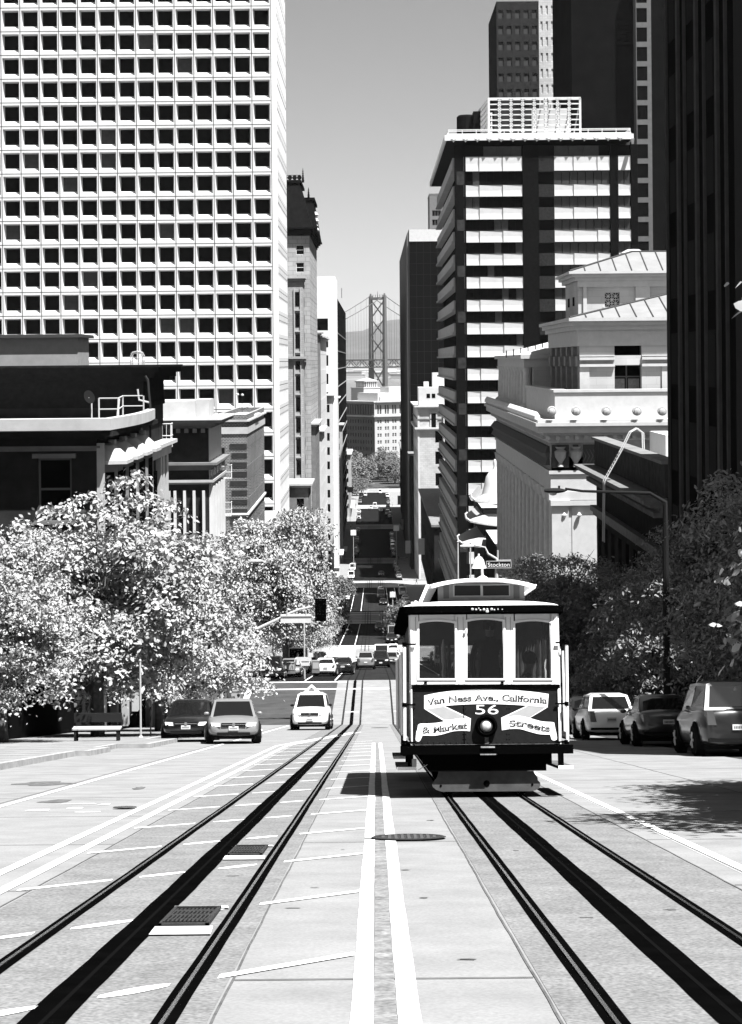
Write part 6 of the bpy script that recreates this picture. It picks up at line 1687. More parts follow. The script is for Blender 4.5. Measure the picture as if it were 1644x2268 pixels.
    m = MB(); m.box(-hw*.80, hw*.80, L-.1, L+.012, .32, .40); m.build('rear_trim', trimb, root)
    m = MB(); m.box(-hw*.85, hw*.85, .35, L-.35, .14, .28); m.build('underbody', trimb, root)
    return root
def place(o, X, D, facing, yaw=0.0, dz=0.0):
    """facing -1: nose towards the viewer"""
    s = math.atan(slope(D)); z = zr(D)+.02+dz
    o.location = (X, D, z)
    M = Matrix.Rotation(s, 3, 'X') @ Matrix.Rotation(yaw + (0 if facing < 0 else math.pi), 3, 'Z')
    o.rotation_euler = M.to_euler(); return o
def car(kind_, v, pn, X, D, facing, label, group=None, yaw=0, cat='car', name='car', **k):
    t = thing(name, label, cat, (0, 0, 0), group); mkcar(kind_, v, pn, t, **k); return place(t, X, D, facing, yaw)
h = lambda x, y: hit(x, y)
# near left: dark parked saloon, silver saloon, white taxi
p = wp(411, 1600, 66.0); car('sedan', .006, 'black', p.x, 66.0, -1, 'black saloon parked under the left trees, nose to the viewer', name='parked_car')
p = wp(518, 1600, 62.6); car('sedan', .17, 'silver', p.x, 62.4, -1, 'silver grey saloon driving up the left lane, ahead of the white taxi', yaw=R(5), name='moving_car')
D_ = 90.5; p = wp(686, 1590, D_); tx = car('suv', .78, 'white', p.x, D_, -1, 'white taxi with a triangular board on its roof, coming up the left lane', cat='taxi', name='taxi', yaw=R(-1))
m = MB(); m.hexa([(-.42,1.9,1.78),(.42,1.9,1.78),(.42,2.05,1.78),(-.42,2.05,1.78)],[(-.03,1.95,2.15),(.03,1.95,2.15),(.03,2.0,2.15),(-.03,2.0,2.15)]); m.box(-.55,.55,1.85,2.1,1.755,1.785); m.build('roof_board', G('taxi_board', .55), tx)
m = MB(); m.box(-.13,.13,1.895,1.905,1.86,1.92); m.box(-.06,.06,1.905,1.915,1.96,2.0); m.build('board_marks', G('plate_ink', .08), tx)
# right: white estate seen from behind, dark parked cars
D_ = 67.5; p = wp(1322, 1600, D_); car('wagon', .78, 'white', p.x, D_, 1, 'white estate car seen from behind, right of the streetcar', name='parked_car')
D_ = 58.5; p = wp(1434, 1620, D_); car('sedan', .012, 'black2', p.x, D_, 1, 'dark shiny saloon parked in tree shade, right of the white estate', 'dark cars parked in the right shade', name='parked_car')
D_ = 49.0; p = wp(1568, 1640, D_); car('suv', .012, 'black2', p.x, D_, 1, 'dark car cut by the right edge, nearest in the tree shade', 'dark cars parked in the right shade', name='parked_car')
D_ = 76; car('sedan', .25, 'silver', 8.4, D_+2, 1, 'pale car roof just showing behind the white estate', name='parked_car')
# beyond the junction
for kd, v, nm, px, D_, f, lb in [('suv', .006, 'black', 600, 143, -1, 'black off-road car parked at the left kerb beyond the junction'), ('sedan', .17, 'silver', 641, 151, -1, 'grey saloon tucked behind the black off-road car'),
     ('sedan', .78, 'white', 724, 158, 1, 'white saloon roof dipping over the brow, left lane'), ('wagon', .78, 'white', 737, 172, 1, 'second white car just beyond the white saloon roof')]:
    p = wp(px, 1490, D_); car(kd, v, nm, p.x, D_, f, lb, 'cars below the first junction', name='car')
p = wp(761, 1480, 163); tx = car('sedan', .006, 'black', p.x, 163, 1, 'black taxi with a lit-white roof sign over the brow', 'cars below the first junction', cat='taxi', name='taxi')
m = MB(); m.box(-.45,.45,2.4,2.6,1.46,1.66); m.build('roof_sign', G('taxi_board', .55), tx)
# down the hill: small ones, copied
protos = {}
def small(kd, v, nm, px, D_, f, lb, g='small cars down the hill'):
    key = (kd, nm)
    if key not in protos:
        t = thing('car', lb, 'car', (0, 0, 0), g); mkcar(kd, v, nm, t, detail=False); protos[key] = t
    else: t = copy_tree(protos[key]); t['label'] = lb
    p = wp(px, 1400, D_); place(t, p.x, D_, f)
rows_ = [('van', .7, 'white', 845, 236, -1, 'white van coming up between the tracks and the right lane'), ('sedan', .17, 'silver', 866, 214, -1, 'grey car behind the streetcar roofline, near lane'), ('sedan', .7, 'white', 872, 230, 1, 'white car right of the white van'),
 ('suv', .006, 'black', 843, 196, -1, 'dark off-road car with bright lamps below the brow, centre'), ('suv', .17, 'silver', 810, 190, 1, 'grey car dropping down the left lane'), ('sedan', .7, 'white', 870, 262, 1, 'pale car crossing the second junction'),
 ('suv', .006, 'black', 842, 330, -1, 'dark car on the bright band of the third block'), ('van', .17, 'silver', 872, 292, -1, 'grey van stopped on the right, second block'), ('sedan', .006, 'black', 868, 280, -1, 'dark car ahead of the grey van'),
 ('van', .17, 'silver', 845, 455, -1, 'grey van in the dark fourth block'), ('suv', .17, 'silver', 845, 478, -1, 'grey car above the grey van in the dark block'), ('sedan', .006, 'black', 850, 425, -1, 'black car with two bright lamps in the dark block'),
 ('sedan', .006, 'black', 846, 560, -1, 'black car beyond the dark block'), ('sedan', .7, 'white', 793, 695, 1, 'white van-like car at the left kerb, two blocks before the park'), ('suv', .7, 'white', 798, 820, -1, 'white car at the left of the bright band'),
 ('suv', .7, 'white', 824, 893, -1, 'white car on the bright band, centre'), ('van', .7, 'white', 833, 905, -1, 'white van on the bright band, next to the centre car'), ('sedan', .7, 'white', 846, 880, -1, 'white saloon on the bright band, right of centre'),
 ('van', .7, 'white', 861, 862, -1, 'white van nearest on the bright band, right'), ('suv', .17, 'silver', 862, 905, -1, 'grey car behind the nearest white van'), ('van', .7, 'white', 812, 985, 1, 'white delivery van by the park, left one'), ('van', .7, 'white', 845, 1000, -1, 'white delivery van by the park, middle one'), ('sedan', .7, 'white', 862, 980, -1, 'white car by the park, right')]
for r_ in rows_: small(*r_)

# kerbside cars, block by block
rnd = random.Random(77)
for bi, (a, b) in enumerate(BLOCKS[1:8]):
    nth = ['second', 'third', 'fourth', 'fifth', 'sixth', 'seventh', 'eighth'][bi]
    for side, X in (('left', -6.9), ('right', 6.9)):
        D = a+10
        while D < b-8:
            if rnd.random() < (.62 if bi < 5 else .5):
                kd, v, nm = rnd.choice([('sedan', .006, 'black'), ('suv', .006, 'black'), ('sedan', .17, 'silver'), ('suv', .17, 'silver'), ('sedan', .7, 'white'), ('van', .7, 'white')])
                key = (kd, nm); lb = '%s %s parked at the %s kerb in the %s block down the hill' % ({'black': 'black', 'silver': 'grey', 'white': 'white'}[nm], {'sedan': 'saloon', 'suv': 'off-road car', 'van': 'van'}[kd], side, nth)
                if key not in protos:
                    t = thing('car', lb, 'car', (0, 0, 0), 'x'); mkcar(kd, v, nm, t, detail=False); protos[key] = t
                else: t = copy_tree(protos[key])
                t['label'] = lb; t['group'] = 'cars parked along the kerbs down the hill, %s block' % nth
                place(t, X+rnd.uniform(-.15, .15), D, -1 if side == 'left' else 1)
            D += rnd.uniform(5.8, 7.5)+(bi*1.2)
# ================================================================ people (used in and around the streetcar)
def skin_body(joints, edges, name, mats, parent, matf):
    me = bpy.data.meshes.new(name); names = list(joints)
    me.from_pydata([joints[n][0] for n in names], [(names.index(a), names.index(b)) for a, b in edges], [])
    o = bpy.data.objects.new(name, me); C.objects.link(o)
    sk = o.modifiers.new('k', 'SKIN'); sk.use_smooth_shade = True; sk.branch_smoothing = .3
    sv_ = me.skin_vertices[0].data
    for i, n in enumerate(names): r = joints[n][1]; sv_[i].radius = r if isinstance(r, tuple) else (r, r)
    sv_[names.index('pelvis')].use_root = True
    ss = o.modifiers.new('s', 'SUBSURF'); ss.levels = 1; ss.render_levels = 1
    dg = bpy.context.evaluated_depsgraph_get(); m2 = bpy.data.meshes.new_from_object(o.evaluated_get(dg)); o.modifiers.clear(); o.data = m2
    m2.materials.clear()
    for m in mats: m2.materials.append(m)
    for p in m2.polygons: p.use_smooth = True; p.material_index = matf(p.center)
    o.parent = parent; return o
def person(label, loc, rz, top, legs_, pose='stand', group=None, hair=.02, skirt=False, parentless=True, scale=1.0):
    t = thing('person', label, 'person', loc, group); t.rotation_euler = (0, 0, rz); t.scale = (scale,)*3
    J = {}; E = []
    def j(n, x, y, z, r, to=None):
        J[n] = ((x, y, z), r)
        if to: E.append((to, n))
    lift = 0
    st = .18 if pose == 'walk' else 0
    if pose == 'sit':
        j('pelvis', 0, 0, .10, (.15, .12)); j('belly', 0, .02, .25, (.14, .11), 'pelvis'); j('chest', 0, .0, .43, (.16, .115), 'belly'); j('neck', 0, -.03, .60, .055, 'chest'); j('head0', 0, -.05, .68, .07, 'neck'); j('head1', 0, -.06, .77, .095, 'head0'); j('head2', 0, -.06, .86, .075, 'head1')
        for s, n in ((-1, 'l'), (1, 'r')):
            j('hip'+n, s*.10, -.05, .09, .095, 'pelvis'); j('knee'+n, s*.12, -.46, .11, .06, 'hip'+n); j('ank'+n, s*.12, -.47, -.32, .04, 'knee'+n); j('toe'+n, s*.13, -.63, -.37, .035, 'ank'+n)
            j('sho'+n, s*.19, 0, .50, .06, 'chest'); j('elb'+n, s*.24, -.07, .25, .045, 'sho'+n); j('wri'+n, s*.15, -.28, .16, .032, 'elb'+n); j('palm'+n, s*.12, -.36, .15, (.035, .018), 'wri'+n)
            hp = Vector((s*.12, -.36, .15)); hd = Vector((0, -1, -.2)).normalized(); side = Vector((s, 0, 0))
            for k, L in enumerate((.05, .058, .062, .055, .042)):
                b_ = hp+side*(.028-.014*k)*(1 if k else 1.6)+hd*(.02 if k else -.02); e = b_+hd*L*.5; f = b_+hd*L*.85+Vector((0, 0, -.02))
                j('f%d%s' % (k, n), *b_, .010, 'palm'+n); j('g%d%s' % (k, n), *e, .0085, 'f%d%s' % (k, n)); j('h%d%s' % (k, n), *f, .007, 'g%d%s' % (k, n))
        lo, hi, hh = .14, .60, .60
    else:
        j('pelvis', 0, 0, .96, (.15, .11)); j('belly', 0, .0, 1.10, (.14, .10), 'pelvis'); j('chest', 0, .01, 1.32, (.17, .115), 'belly'); j('neck', 0, 0, 1.50, .055, 'chest'); j('head0', 0, -.02, 1.57, .07, 'neck'); j('head1', 0, -.02, 1.65, .092, 'head0'); j('head2', 0, -.01, 1.73, .075, 'head1')
        for s, n in ((-1, 'l'), (1, 'r')):
            q = st*s
            j('hip'+n, s*.10, 0, .88, .095, 'pelvis'); j('knee'+n, s*.10, -q*.8-.02, .50, .062, 'hip'+n); j('ank'+n, s*.10, -q*1.3+(.04), .09+max(0, -q)*.3, .042, 'knee'+n); j('toe'+n, s*.11, -q*1.3-.12, .045, .035, 'ank'+n)
            j('sho'+n, s*.20, .01, 1.40, .062, 'chest'); j('elb'+n, s*.26, .03+q*.5, 1.12, .046, 'sho'+n); j('wri'+n, s*.25, -.08+q*.9, .89, .033, 'elb'+n); j('palm'+n, s*.25, -.10+q, .82, (.018, .035), 'wri'+n)
            hp = Vector((s*.25, -.10+q, .82))
            for k, L in enumerate((.05, .058, .062, .055, .042)):
                b_ = hp+Vector((0, (-.028+.014*k)*(1 if k else 1.5), -.02 if k else .01)); e = b_+Vector((0, -.01 if k == 0 else 0, -L*.5)); f = b_+Vector((-s*.015, -.015, -L*.85))
                j('f%d%s' % (k, n), *b_, .010, 'palm'+n); j('g%d%s' % (k, n), *e, .0085, 'f%d%s' % (k, n)); j('h%d%s' % (k, n), *f, .007, 'g%d%s' % (k, n))
        lo, hi, hh = .93, 1.51, 1.5
    skin = G('skin', .32, .6); tm = G('cloth_%d' % int(top*1000), top, .9); lm = G('cloth_%d' % int(legs_*1000), legs_, .9); shoe = G('shoe', .02, .6)
    def mf(c):
        if c.z > hi-.02: return 0
        if pose != 'sit':
            if abs(c.x) > .2 and c.z < .90: return 0
            if c.z < .09: return 3
            return 1 if c.z > lo else 2
        if c.z < -.33: return 3
        if c.z < .14 and c.y < -.3 and abs(c.x) < .2 and c.z > .135: return 0
        return 1 if c.z > lo else 2
    skin_body(J, E, 'body', [skin, tm, lm, shoe], t, mf)
    hx = J['head1'][0]
    mb = MB(); mb.lathe((hx[0], hx[1]+.018, hx[2]-.02), [(.088,-.03),(.104,.03),(.098,.09),(.06,.135),(.02,.15)], 12); mb.build('hair', G('hair_%d' % int(hair*100), hair, .8), t, True, loc=(0,0,0))
    mb = MB(); mb.lathe((hx[0], hx[1]-.098, hx[2]-.015), [(.006,.028),(.016,-.02),(.006,-.028)], 6); mb.build('nose', skin, t, True, loc=(0,0,0))
    mb = MB()
    for s in (-1, 1): mb.lathe((hx[0]+s*.035, hx[1]-.088, hx[2]+.015), [(.004,-.012),(.012,-.004),(.012,.004),(.004,.012)], 6)
    mb.build('eyes', G('eye_dark', .02), t, loc=(0,0,0))
    return t
# ================================================================ streetcar
TD = 26.9; TH = math.atan(.179); TX = 1.57; cs, sn = math.cos(TH), math.sin(TH)
def T4(x4, y4, yb=0.0):
    """local x, z of a spot on the streetcar seen at the detail position x4, y4, at depth yb behind the front"""
    vx, vy = 858.2+.2694*x4, 1190.5+.2694*y4
    dx, dy = vx-X0, vy-Y0; c, s = math.cos(ROLL), math.sin(ROLL); ux = dx*c-dy*s; uy = dx*s+dy*c
    k = uy/FV; z0 = zr(TD)
    z = (-z0+sn*yb-k*(TD+cs*yb))/(cs+sn*k)
    D = TD+cs*yb+sn*z
    return (cam.location.x+ux*D/FV-TX, z)
tram = thing('cable_streetcar', 'old cable streetcar with white window frames and a painted ribbon panel, climbing toward the viewer', 'streetcar', (TX, TD, zr(TD)+.02))
tram.rotation_euler = (-TH, 0, 0)
tw = G('tram_white', .72, .5, .06, 5, spec=.2); tdark = G('tram_panel_paint', .014, .45, .15, 14, spec=.25); tblack = G('tram_black', .0015, .5, spec=.15); twood = G('tram_wood', .10, .6, .3, 6)
tgrey = G('tram_grey', .26, .6, .1, 5); tfend = G('fender_grey', .055, .55, .25, 5, .2, .2); tsilk = G('tram_roof_canvas', .78, .7, .06, 2)
def Tb(x0, x1, y0, y1, ya, yb, nm, mat, ref=0.0, par=None):
    a = T4(x0, y1, ref); b = T4(x1, y0, ref); c = T4(x1, y1, ref)
    mb = MB(); mb.box(a[0], c[0], ya, yb, a[1], b[1]); return mb.build(nm, mat, par or tram)
def Tpoly(pts, ya, yb, nm, mat, ref=0.0, par=None):
    mb = MB(); mb.prism([T4(x, y, ref) for x, y in pts], ya, yb); return mb.build(nm, mat, par or tram)
fp = Tb(208, 1418, 1222, 1715, 0, .05, 'front_panel', tdark)
Tb(206, 1420, 1222, 1264, -.02, -.001, 'belt_rail', tblack)
Tb(198, 209, 1262, 1712, -.03, .05, 'edge_trim', tw); Tb(1411, 1421, 1262, 1700, -.03, .05, 'edge_trim', tw)
Tb(208, 1418, 1708, 1720, -.025, .0-.001, 'bottom_trim', G('worn_trim', .2, .5, .6, 25))
mb = MB()
for x in np.arange(240, 1400, 47):
    q = T4(x, 1698); mb.lathe((q[0], -.004, q[1]), [(.009,.004),(.006,-.006)], 6, axis='y')
for y in np.arange(1290, 1690, 42):
    for x in (222, 630-6, 645, 985, 1004, 1404): q = T4(x, y); mb.lathe((q[0], -.004, q[1]), [(.009,.004),(.006,-.006)], 6, axis='y')
mb.build('rivets', tdark, fp)
for x in (633,): Tb(x-4, x+4, 1266, 1712, -.006, -.001, 'panel_seam', tblack, par=fp)
# window wall with three arched lights
wins = [(262, 558, 707), (657, 957, 692), (1050, 1348, 705)]
mb = MB()
def tb(x0, x1, y0, y1, ya=0, yb=.05):
    a = T4(x0, y1); b = T4(x1, y0); c = T4(x1, y1); mb.box(a[0], c[0], ya, yb, a[1], b[1])
tb(196, 262, 636, 1221); tb(558, 657, 636, 1221); tb(957, 1050, 636, 1221); tb(1348, 1412, 636, 1221)
for a, b, t_ in wins:
    tb(a, b, 1172, 1221); n = 12
    top = [(a+(b-a)*k/n, t_+14-18*math.sin(math.pi*k/n)**.8) for k in range(n+1)]
    for k in range(n):
        p = [T4(*top[k]), T4(*top[k+1]), T4(top[k+1][0], 636), T4(top[k][0], 636)]; mb.prism(p, 0, .05)
mb.build('window_wall', tw, tram)
gl = glassmat('tram_glass', .55)
for i, (a, b, t_) in enumerate(wins):
    s = MB(); n = 12
    out = [(a-14, 1186)]+[(a-14+(b-a+28)*k/n, t_-2-18*math.sin(math.pi*k/n)**.8) for k in range(n+1)]+[(b+14, 1186)]
    inn = [(a+1, 1171)]+[(a+1+(b-a-2)*k/n, t_+14-18*math.sin(math.pi*k/n)**.8) for k in range(n+1)]+[(b-1, 1171)]
    m_ = len(out)
    for k in range(m_):
        q = (k+1) % m_; s.prism([T4(*out[k]), T4(*out[q]), T4(*inn[q]), T4(*inn[k])], -.016, .0-.001)
    sash = s.build('window_sash', tw, tram)
    s = MB(); s.prism([T4(*p) for p in inn], .02, .026); s.build('pane', gl, sash)
for x in (588, 632, 985, 1022, 238, 1378): Tb(x-1.6, x+1.6, 665, 1219, -.004, -.001, 'board_joint', G('thin_dark_joint', .12))
mb = MB()
for x in (315, 945): q = T4(x, 1208); mb.box(q[0]-.02, q[0]+.02, -.03, 0, q[1]-.015, q[1]+.02)
mb.build('sash_latch', tblack, tram)
# corner posts
for sgn, x in ((-1, 200), (1, 1408)):
    q = T4(x, 1200); mb = MB(); mb.box(q[0]-.03, q[0]+.03, .05, .12, T4(x, 1712)[1], T4(x, 640)[1]); mb.build('corner_post', tw, tram)
# roof
zh0, zh1 = T4(800, 636)[1], T4(800, 566, -.25)[1]
LEN = 8.5; hwR = 1.17; cxr = T4(786, 600, -.2)[0]; xl, xr_ = T4(100, 600, -.15)[0], T4(1467, 600, -.2)[0]
def outline(inset=0.0, n=6, r=.28, y0=-.10, y1=LEN+.08):
    a, b = xl+inset, xr_-inset; c_, d_ = y0+inset, y1-inset; pts = []
    for (cx_, cy_, a0) in ((a+r, c_+r, math.pi), (b-r, c_+r, 1.5*math.pi), (b-r, d_-r, 0), (a+r, d_-r, .5*math.pi)):
        for k in range(n+1): t_ = a0+.5*math.pi*k/n; pts.append((cx_+r*math.cos(t_), cy_+r*math.sin(t_)))
    # bowed ends
    m = (a+b)/2; out = []
    for x, y in pts:
        bow = .09*(1-((x-m)/((b-a)/2))**2); out.append((x, y-bow if y < LEN/2 else y+bow))
    return out
def ring(pts, z): return [(x, y, z) for x, y in pts]
o0, o1 = outline(0), outline(.03)
mb = MB(); loft(mb, [ring(o1, zh0-.015), ring(o0, zh0+.01), ring(o0, zh1-.01), ring(o1, zh1)]); mb.build('roof_fascia', tblack, tram, True)
mb = MB(); secs = [ring(outline(.04), zh1+.0)]
for f, dz in ((.12, .03), (.25, .055), (.4, .075), (.55, .085)): secs.append(ring(outline(f, r=.28), zh1+dz))
loft(mb, secs); mb.build('lower_roof', tsilk, tram, True)
cy0 = .75; q0, q1 = T4(420, 535, cy0), T4(1130, 535, cy0); cz1 = T4(775, 388, cy0)[1]
cl0, cl1 = q0[0], q1[0]; czb = zh1+.02
mb = MB(); mb.box(cl0, cl1, cy0, LEN-cy0, czb, cz1+.02); cler = mb.build('clerestory', tgrey, tram)
def Cb(x0, x1, y0, y1, nm, mat, d0=-.02, d1=0, par=None):
    a = T4(x0, y1, cy0); c = T4(x1, y1, cy0); b = T4(x1, y0, cy0); mb = MB(); mb.box(a[0], c[0], cy0+d0, cy0+d1, a[1], b[1]); return mb.build(nm, mat, par or cler)
Cb(540, 1010, 396, 500, 'clerestory_frame', G('tram_grey_light', .4, .6)); 
for a, b in ((553, 765), (787, 1000)): Cb(a, b, 408, 492, 'clerestory_window', G('clerestory_glass', .03, .3), -.03, -.021)
for a, b in ((462, 508), (1040, 1088)): Cb(a, b, 408, 515, 'clerestory_panel', G('clerestory_panel_grey', .12, .6), -.01, -.0005)
for k in range(8):
    for s, x in ((-1, cl0), (1, cl1)):
        y = cy0+.25+k*.85; mb = MB(); mb.box(x-.012, x+.012, y, y+.65, czb+.06, cz1-.05); mb.build('clerestory_window', tblack, cler)
mb = MB(); n = 14; ya, yb_ = cy0-.42, LEN-cy0+.42; a_, b_ = T4(322, 398, cy0-.3)[0], T4(1228, 398, cy0-.3)[0]; ze = T4(322, 405, cy0-.3)[1]; zt_ = T4(775, 346, cy0-.3)[1]
secs = []
for y, f in ((ya, .90), (ya+.12, 1), (yb_-.12, 1), (yb_, .90)):
    top = []; 
    for k in range(n+1):
        s = -1+2*k/n; x = (a_+b_)/2+(b_-a_)/2*s*f; z = ze+(zt_-ze)*(1-abs(s)**2.4)*f; top.append((x, y+(.14*s*s if y < 3 else -.14*s*s), z))
    secs.append(top+[(x, y_, z-.045) for x, y_, z in top[::-1]])
loft(mb, secs); mb.build('clerestory_roof', tsilk, tram, True)
mb = MB()
for (xa, ya_, xb, yb2) in ((326, 402, 255, 568), (338, 405, 268, 568), (1222, 404, 1132, 472)):
    p, q = T4(xa, ya_, cy0-.3), T4(xb, yb2, -.0); mb.cyl((p[0], cy0-.3, p[1]), (q[0], .05, q[1]), .014, n=6)
mb.build('roof_stay', tw, tram)
# bell and small lamp on the roof
q = T4(782, 345, 1.6); bx_, bz = q[0], q[1]
mb = MB(); mb.lathe((bx_, 1.6, bz-.06), [(.095,0),(.095,.05),(.06,.08),(.02,.10),(.02,.22),(.03,.24)], 12); mb.build('bell_stand', tw, tram, True)
mb = MB(); mb.lathe((bx_-.05, 1.6, bz+.15), [(.115,0),(.108,.02),(.092,.06),(.078,.12),(.045,.17),(.015,.18),(.015,.22)], 16); mb.build('roof_bell', G('bell_metal', .6, .35, spec=.4), tram, True)
q = T4(232, 552, .1); mb = MB(); mb.lathe((q[0], .05, q[1]), [(.02,-.05),(.032,-.03),(.032,.03),(.02,.05)], 10, axis='y'); q = T4(203, 562, .1); mb.box(q[0]-.015, q[0]+.015, .0, .06, q[1]-.03, q[1]+.03); mb.build('marker_lamp', tw, tram)
mb = MB()   # carved crest on the fascia
for x, y, r in ((700,603,.02),(730,606,.016),(752,596,.012),(765,610,.014),(795,606,.02),(822,620,.024),(822,604,.016),(858,603,.02),(880,608,.013),(910,604,.012),(945,605,.01)):
    q = T4(x, y, -.2); mb.lathe((q[0], -.205, q[1]), [(.003,-.012),(r,0),(r*.7,.02)], 7, axis='y')
mb.build('crest', G('crest_gilt', .45, .4), tram, True)
# sides: posts, closed cabin, benches
floor_z = T4(800, 1700)[1]+.06; X1 = 1.03; X0_ = -1.05
mb = MB(); mb.box(X0_, X1, .02, LEN-.02, floor_z-.08, floor_z); mb.build('floor', twood, tram)
for y in (.95, 1.9, 6.6, 7.55):
    for x in (X0_+.03, X1-.03): mb = MB(); mb.cyl((x, y, floor_z), (x, y, zh0), .028, n=8); mb.build('side_post', twood, tram)
for y0_, y1_ in ((2.85, 5.65),):
    mb = MB()
    for x in (X0_, X1-.05):
        mb.box(x, x+.05, y0_, y1_, floor_z, floor_z+.85); mb.box(x, x+.05, y0_, y1_, zh0-.2, zh0)
        for k in range(6): yy = y0_+(y1_-y0_-.07)*k/5; mb.box(x, x+.05, yy, yy+.07, floor_z+.85, zh0-.2)
    for yy in (y0_, y1_-.05):
        mb.box(X0_+.05, -.35, yy, yy+.05, floor_z, floor_z+.85); mb.box(.35, X1-.05, yy, yy+.05, floor_z, floor_z+.85); mb.box(X0_+.05, X1-.05, yy, yy+.05, zh0-.3, zh0)
        for xx in (-.98, -.35, .3, .93): mb.box(xx, xx+.05, yy, yy+.05, floor_z+.85, zh0-.3)
    mb.build('cabin_wall', twood, tram)
mb = MB(); mb.box(X0_+.05, X1-.05, .06, LEN-.1, zh0-.02, zh0+.0); mb.build('ceiling', twood, tram)
mb = MB()   # rear end wall
mb.box(X0_, X1, LEN-.05, LEN, floor_z, floor_z+.95); 
for xx in (-1.05, -.4, .33, .97): mb.box(xx, xx+.08, LEN-.05, LEN, floor_z+.95, zh0)
mb.box(X0_, X1, LEN-.05, LEN, zh0-.1, zh0); mb.build('rear_wall', twood, tram)
def bench(x, s, y0_, y1_):
    mb = MB()
    for k in range(5): mb.box(x+s*.07*k-.03, x+s*.07*k+.03, y0_, y1_, floor_z+.42, floor_z+.45)
    for k in range(5): mb.box(x-s*(.08+.02*k)-.015, x-s*(.08+.02*k)+.015, y0_, y1_, floor_z+.50+.09*k, floor_z+.57+.09*k)
    for yy in (y0_+.05, (y0_+y1_)/2, y1_-.08): mb.box(x-.15, x+.3 if s > 0 else x+.15, yy, yy+.05, floor_z, floor_z+.42); mb.box(x-s*.14-.02, x-s*.14+.02, yy, yy+.05, floor_z+.4, floor_z+.95)
    mb.build('bench', twood, tram)
for x, s in ((-.55, -1), (.55, 1)): bench(x, s, .45, 2.7); bench(x, s, 5.8, 8.0)
mb = MB(); mb.cyl((.0, 1.5, floor_z), (.03, 1.42, floor_z+1.15), .022, n=8); mb.cyl((.22, 1.5, floor_z), (.2, 1.35, floor_z+1.0), .018, n=8); mb.box(-.12, .32, 1.35, 1.65, floor_z, floor_z+.08); mb.build('grip_lever', chrome, tram)
mb = MB()
for x, y, w_ in ((-.6, .2, .05), (.86, .15, .045), (.80, .5, .045)): mb.lathe((x, y+.3, T4(800, 1170)[1]-.05), [(.03,0),(.035,.15),(.02,.2),(.035,.3),(.035,.5),(.012,.62)], 10)
mb.build('baluster', tw, tram, True)
# grab poles and brackets
def pole(x4, ya4, yb4, x4b, nm='grab_pole', r=.024, yy=-.04):
    p, q = T4(x4, ya4, yy), T4(x4b, yb4, yy); mb = MB(); mb.cyl((p[0], yy, p[1]), (q[0], yy, q[1]), r, n=10); po = mb.build(nm, tw, tram, True)
    mb = MB()
    for y4 in (ya4-12, (ya4+yb4)/2+90, yb4+5):
        a = T4(x4, y4, yy); mb.lathe((a[0], yy, a[1]-.03), [(.032,0),(.032,.06)], 10); s = 1 if a[0] < 0 else -1; mb.box(min(a[0], a[0]+s*.16), max(a[0], a[0]+s*.16), yy-.012, yy+.012, a[1]-.01, a[1]+.014)
    mb.build('pole_bracket', tblack, po)
pole(140, 905, 1695, 143); pole(1474, 890, 1690, 1482); pole(1419, 905, 1365, 1424, r=.012, yy=.1)
for y in (1.0, 2.6, 5.9, 7.6):
    for x in (X0_-.16, X1+.16): mb = MB(); mb.cyl((x, y, floor_z+.05), (x, y, floor_z+1.25), .02, n=8); mb.build('grab_pole', tw, tram, True)
# side seen at the left: waist panel, canvas edge
mb = MB(); mb.box(X0_-.02, X0_, .1, 2.85, floor_z, floor_z+.40); mb.box(X1, X1+.02, .1, 2.85, floor_z, floor_z+.40); mb.build('side_panel', tdark, tram)
# underframe
Tb(108, 1525, 1716, 1800, -.10, .06, 'bumper_beam', tblack)
Tb(760, 890, 1790, 1800, -.14, -.101, 'coupler_lip', G('worn_trim', .2))
Tb(765, 880, 1728, 1742, -.13, -.101, 'step_lip', G('worn_trim', .2))
mb = MB(); z0_, z1_ = T4(800, 1935)[1], T4(800, 1760)[1]; mb.box(-.85, .82, .02, LEN-.1, z0_, z1_); mb.box(-.93, .9, .0, .5, z0_+.1, z1_); mb.box(-1.0, 1.0, .1, LEN-.1, z1_-.02, floor_z-.08); mb.build('underframe', tblack, tram)
for y in (.9, 2.1, 6.4, 7.6):
    for x in (-.54, .53): mb = MB(); mb.lathe((x, y, .27), [(.1,-.05),(.27,-.05),(.29,-.04),(.27,.05),(.1,.05)], 18, axis='x'); mb.build('wheel', tblack, tram, True)
pil = Tpoly([(425,1935),(1208,1935),(1222,1962),(1242,1990),(1244,2012),(1262,2030),(1266,2052),(1255,2076),(1225,2096),(1190,2103),(450,2107),(405,2092),(376,2068),(370,2048),(378,2030),(398,2008),(412,1985)], .12, .16, 'fender_board', tfend)
q = T4(817, 2036, .12); mb = MB(); mb.lathe((q[0], .115, q[1]), [(.045,.003),(.045,-.003)], 18, axis='y'); mb.build('fender_hole', tblack, pil)
mb = MB()
for x, y in ((440, 2055), (1192, 2045)): q = T4(x, y, .12); mb.lathe((q[0], .116, q[1]), [(.018,.003),(.012,-.008)], 8, axis='y')
mb.build('bolt', tblack, pil)
mb = MB()   # side steps
stepz = T4(170, 1912, .4)[1]
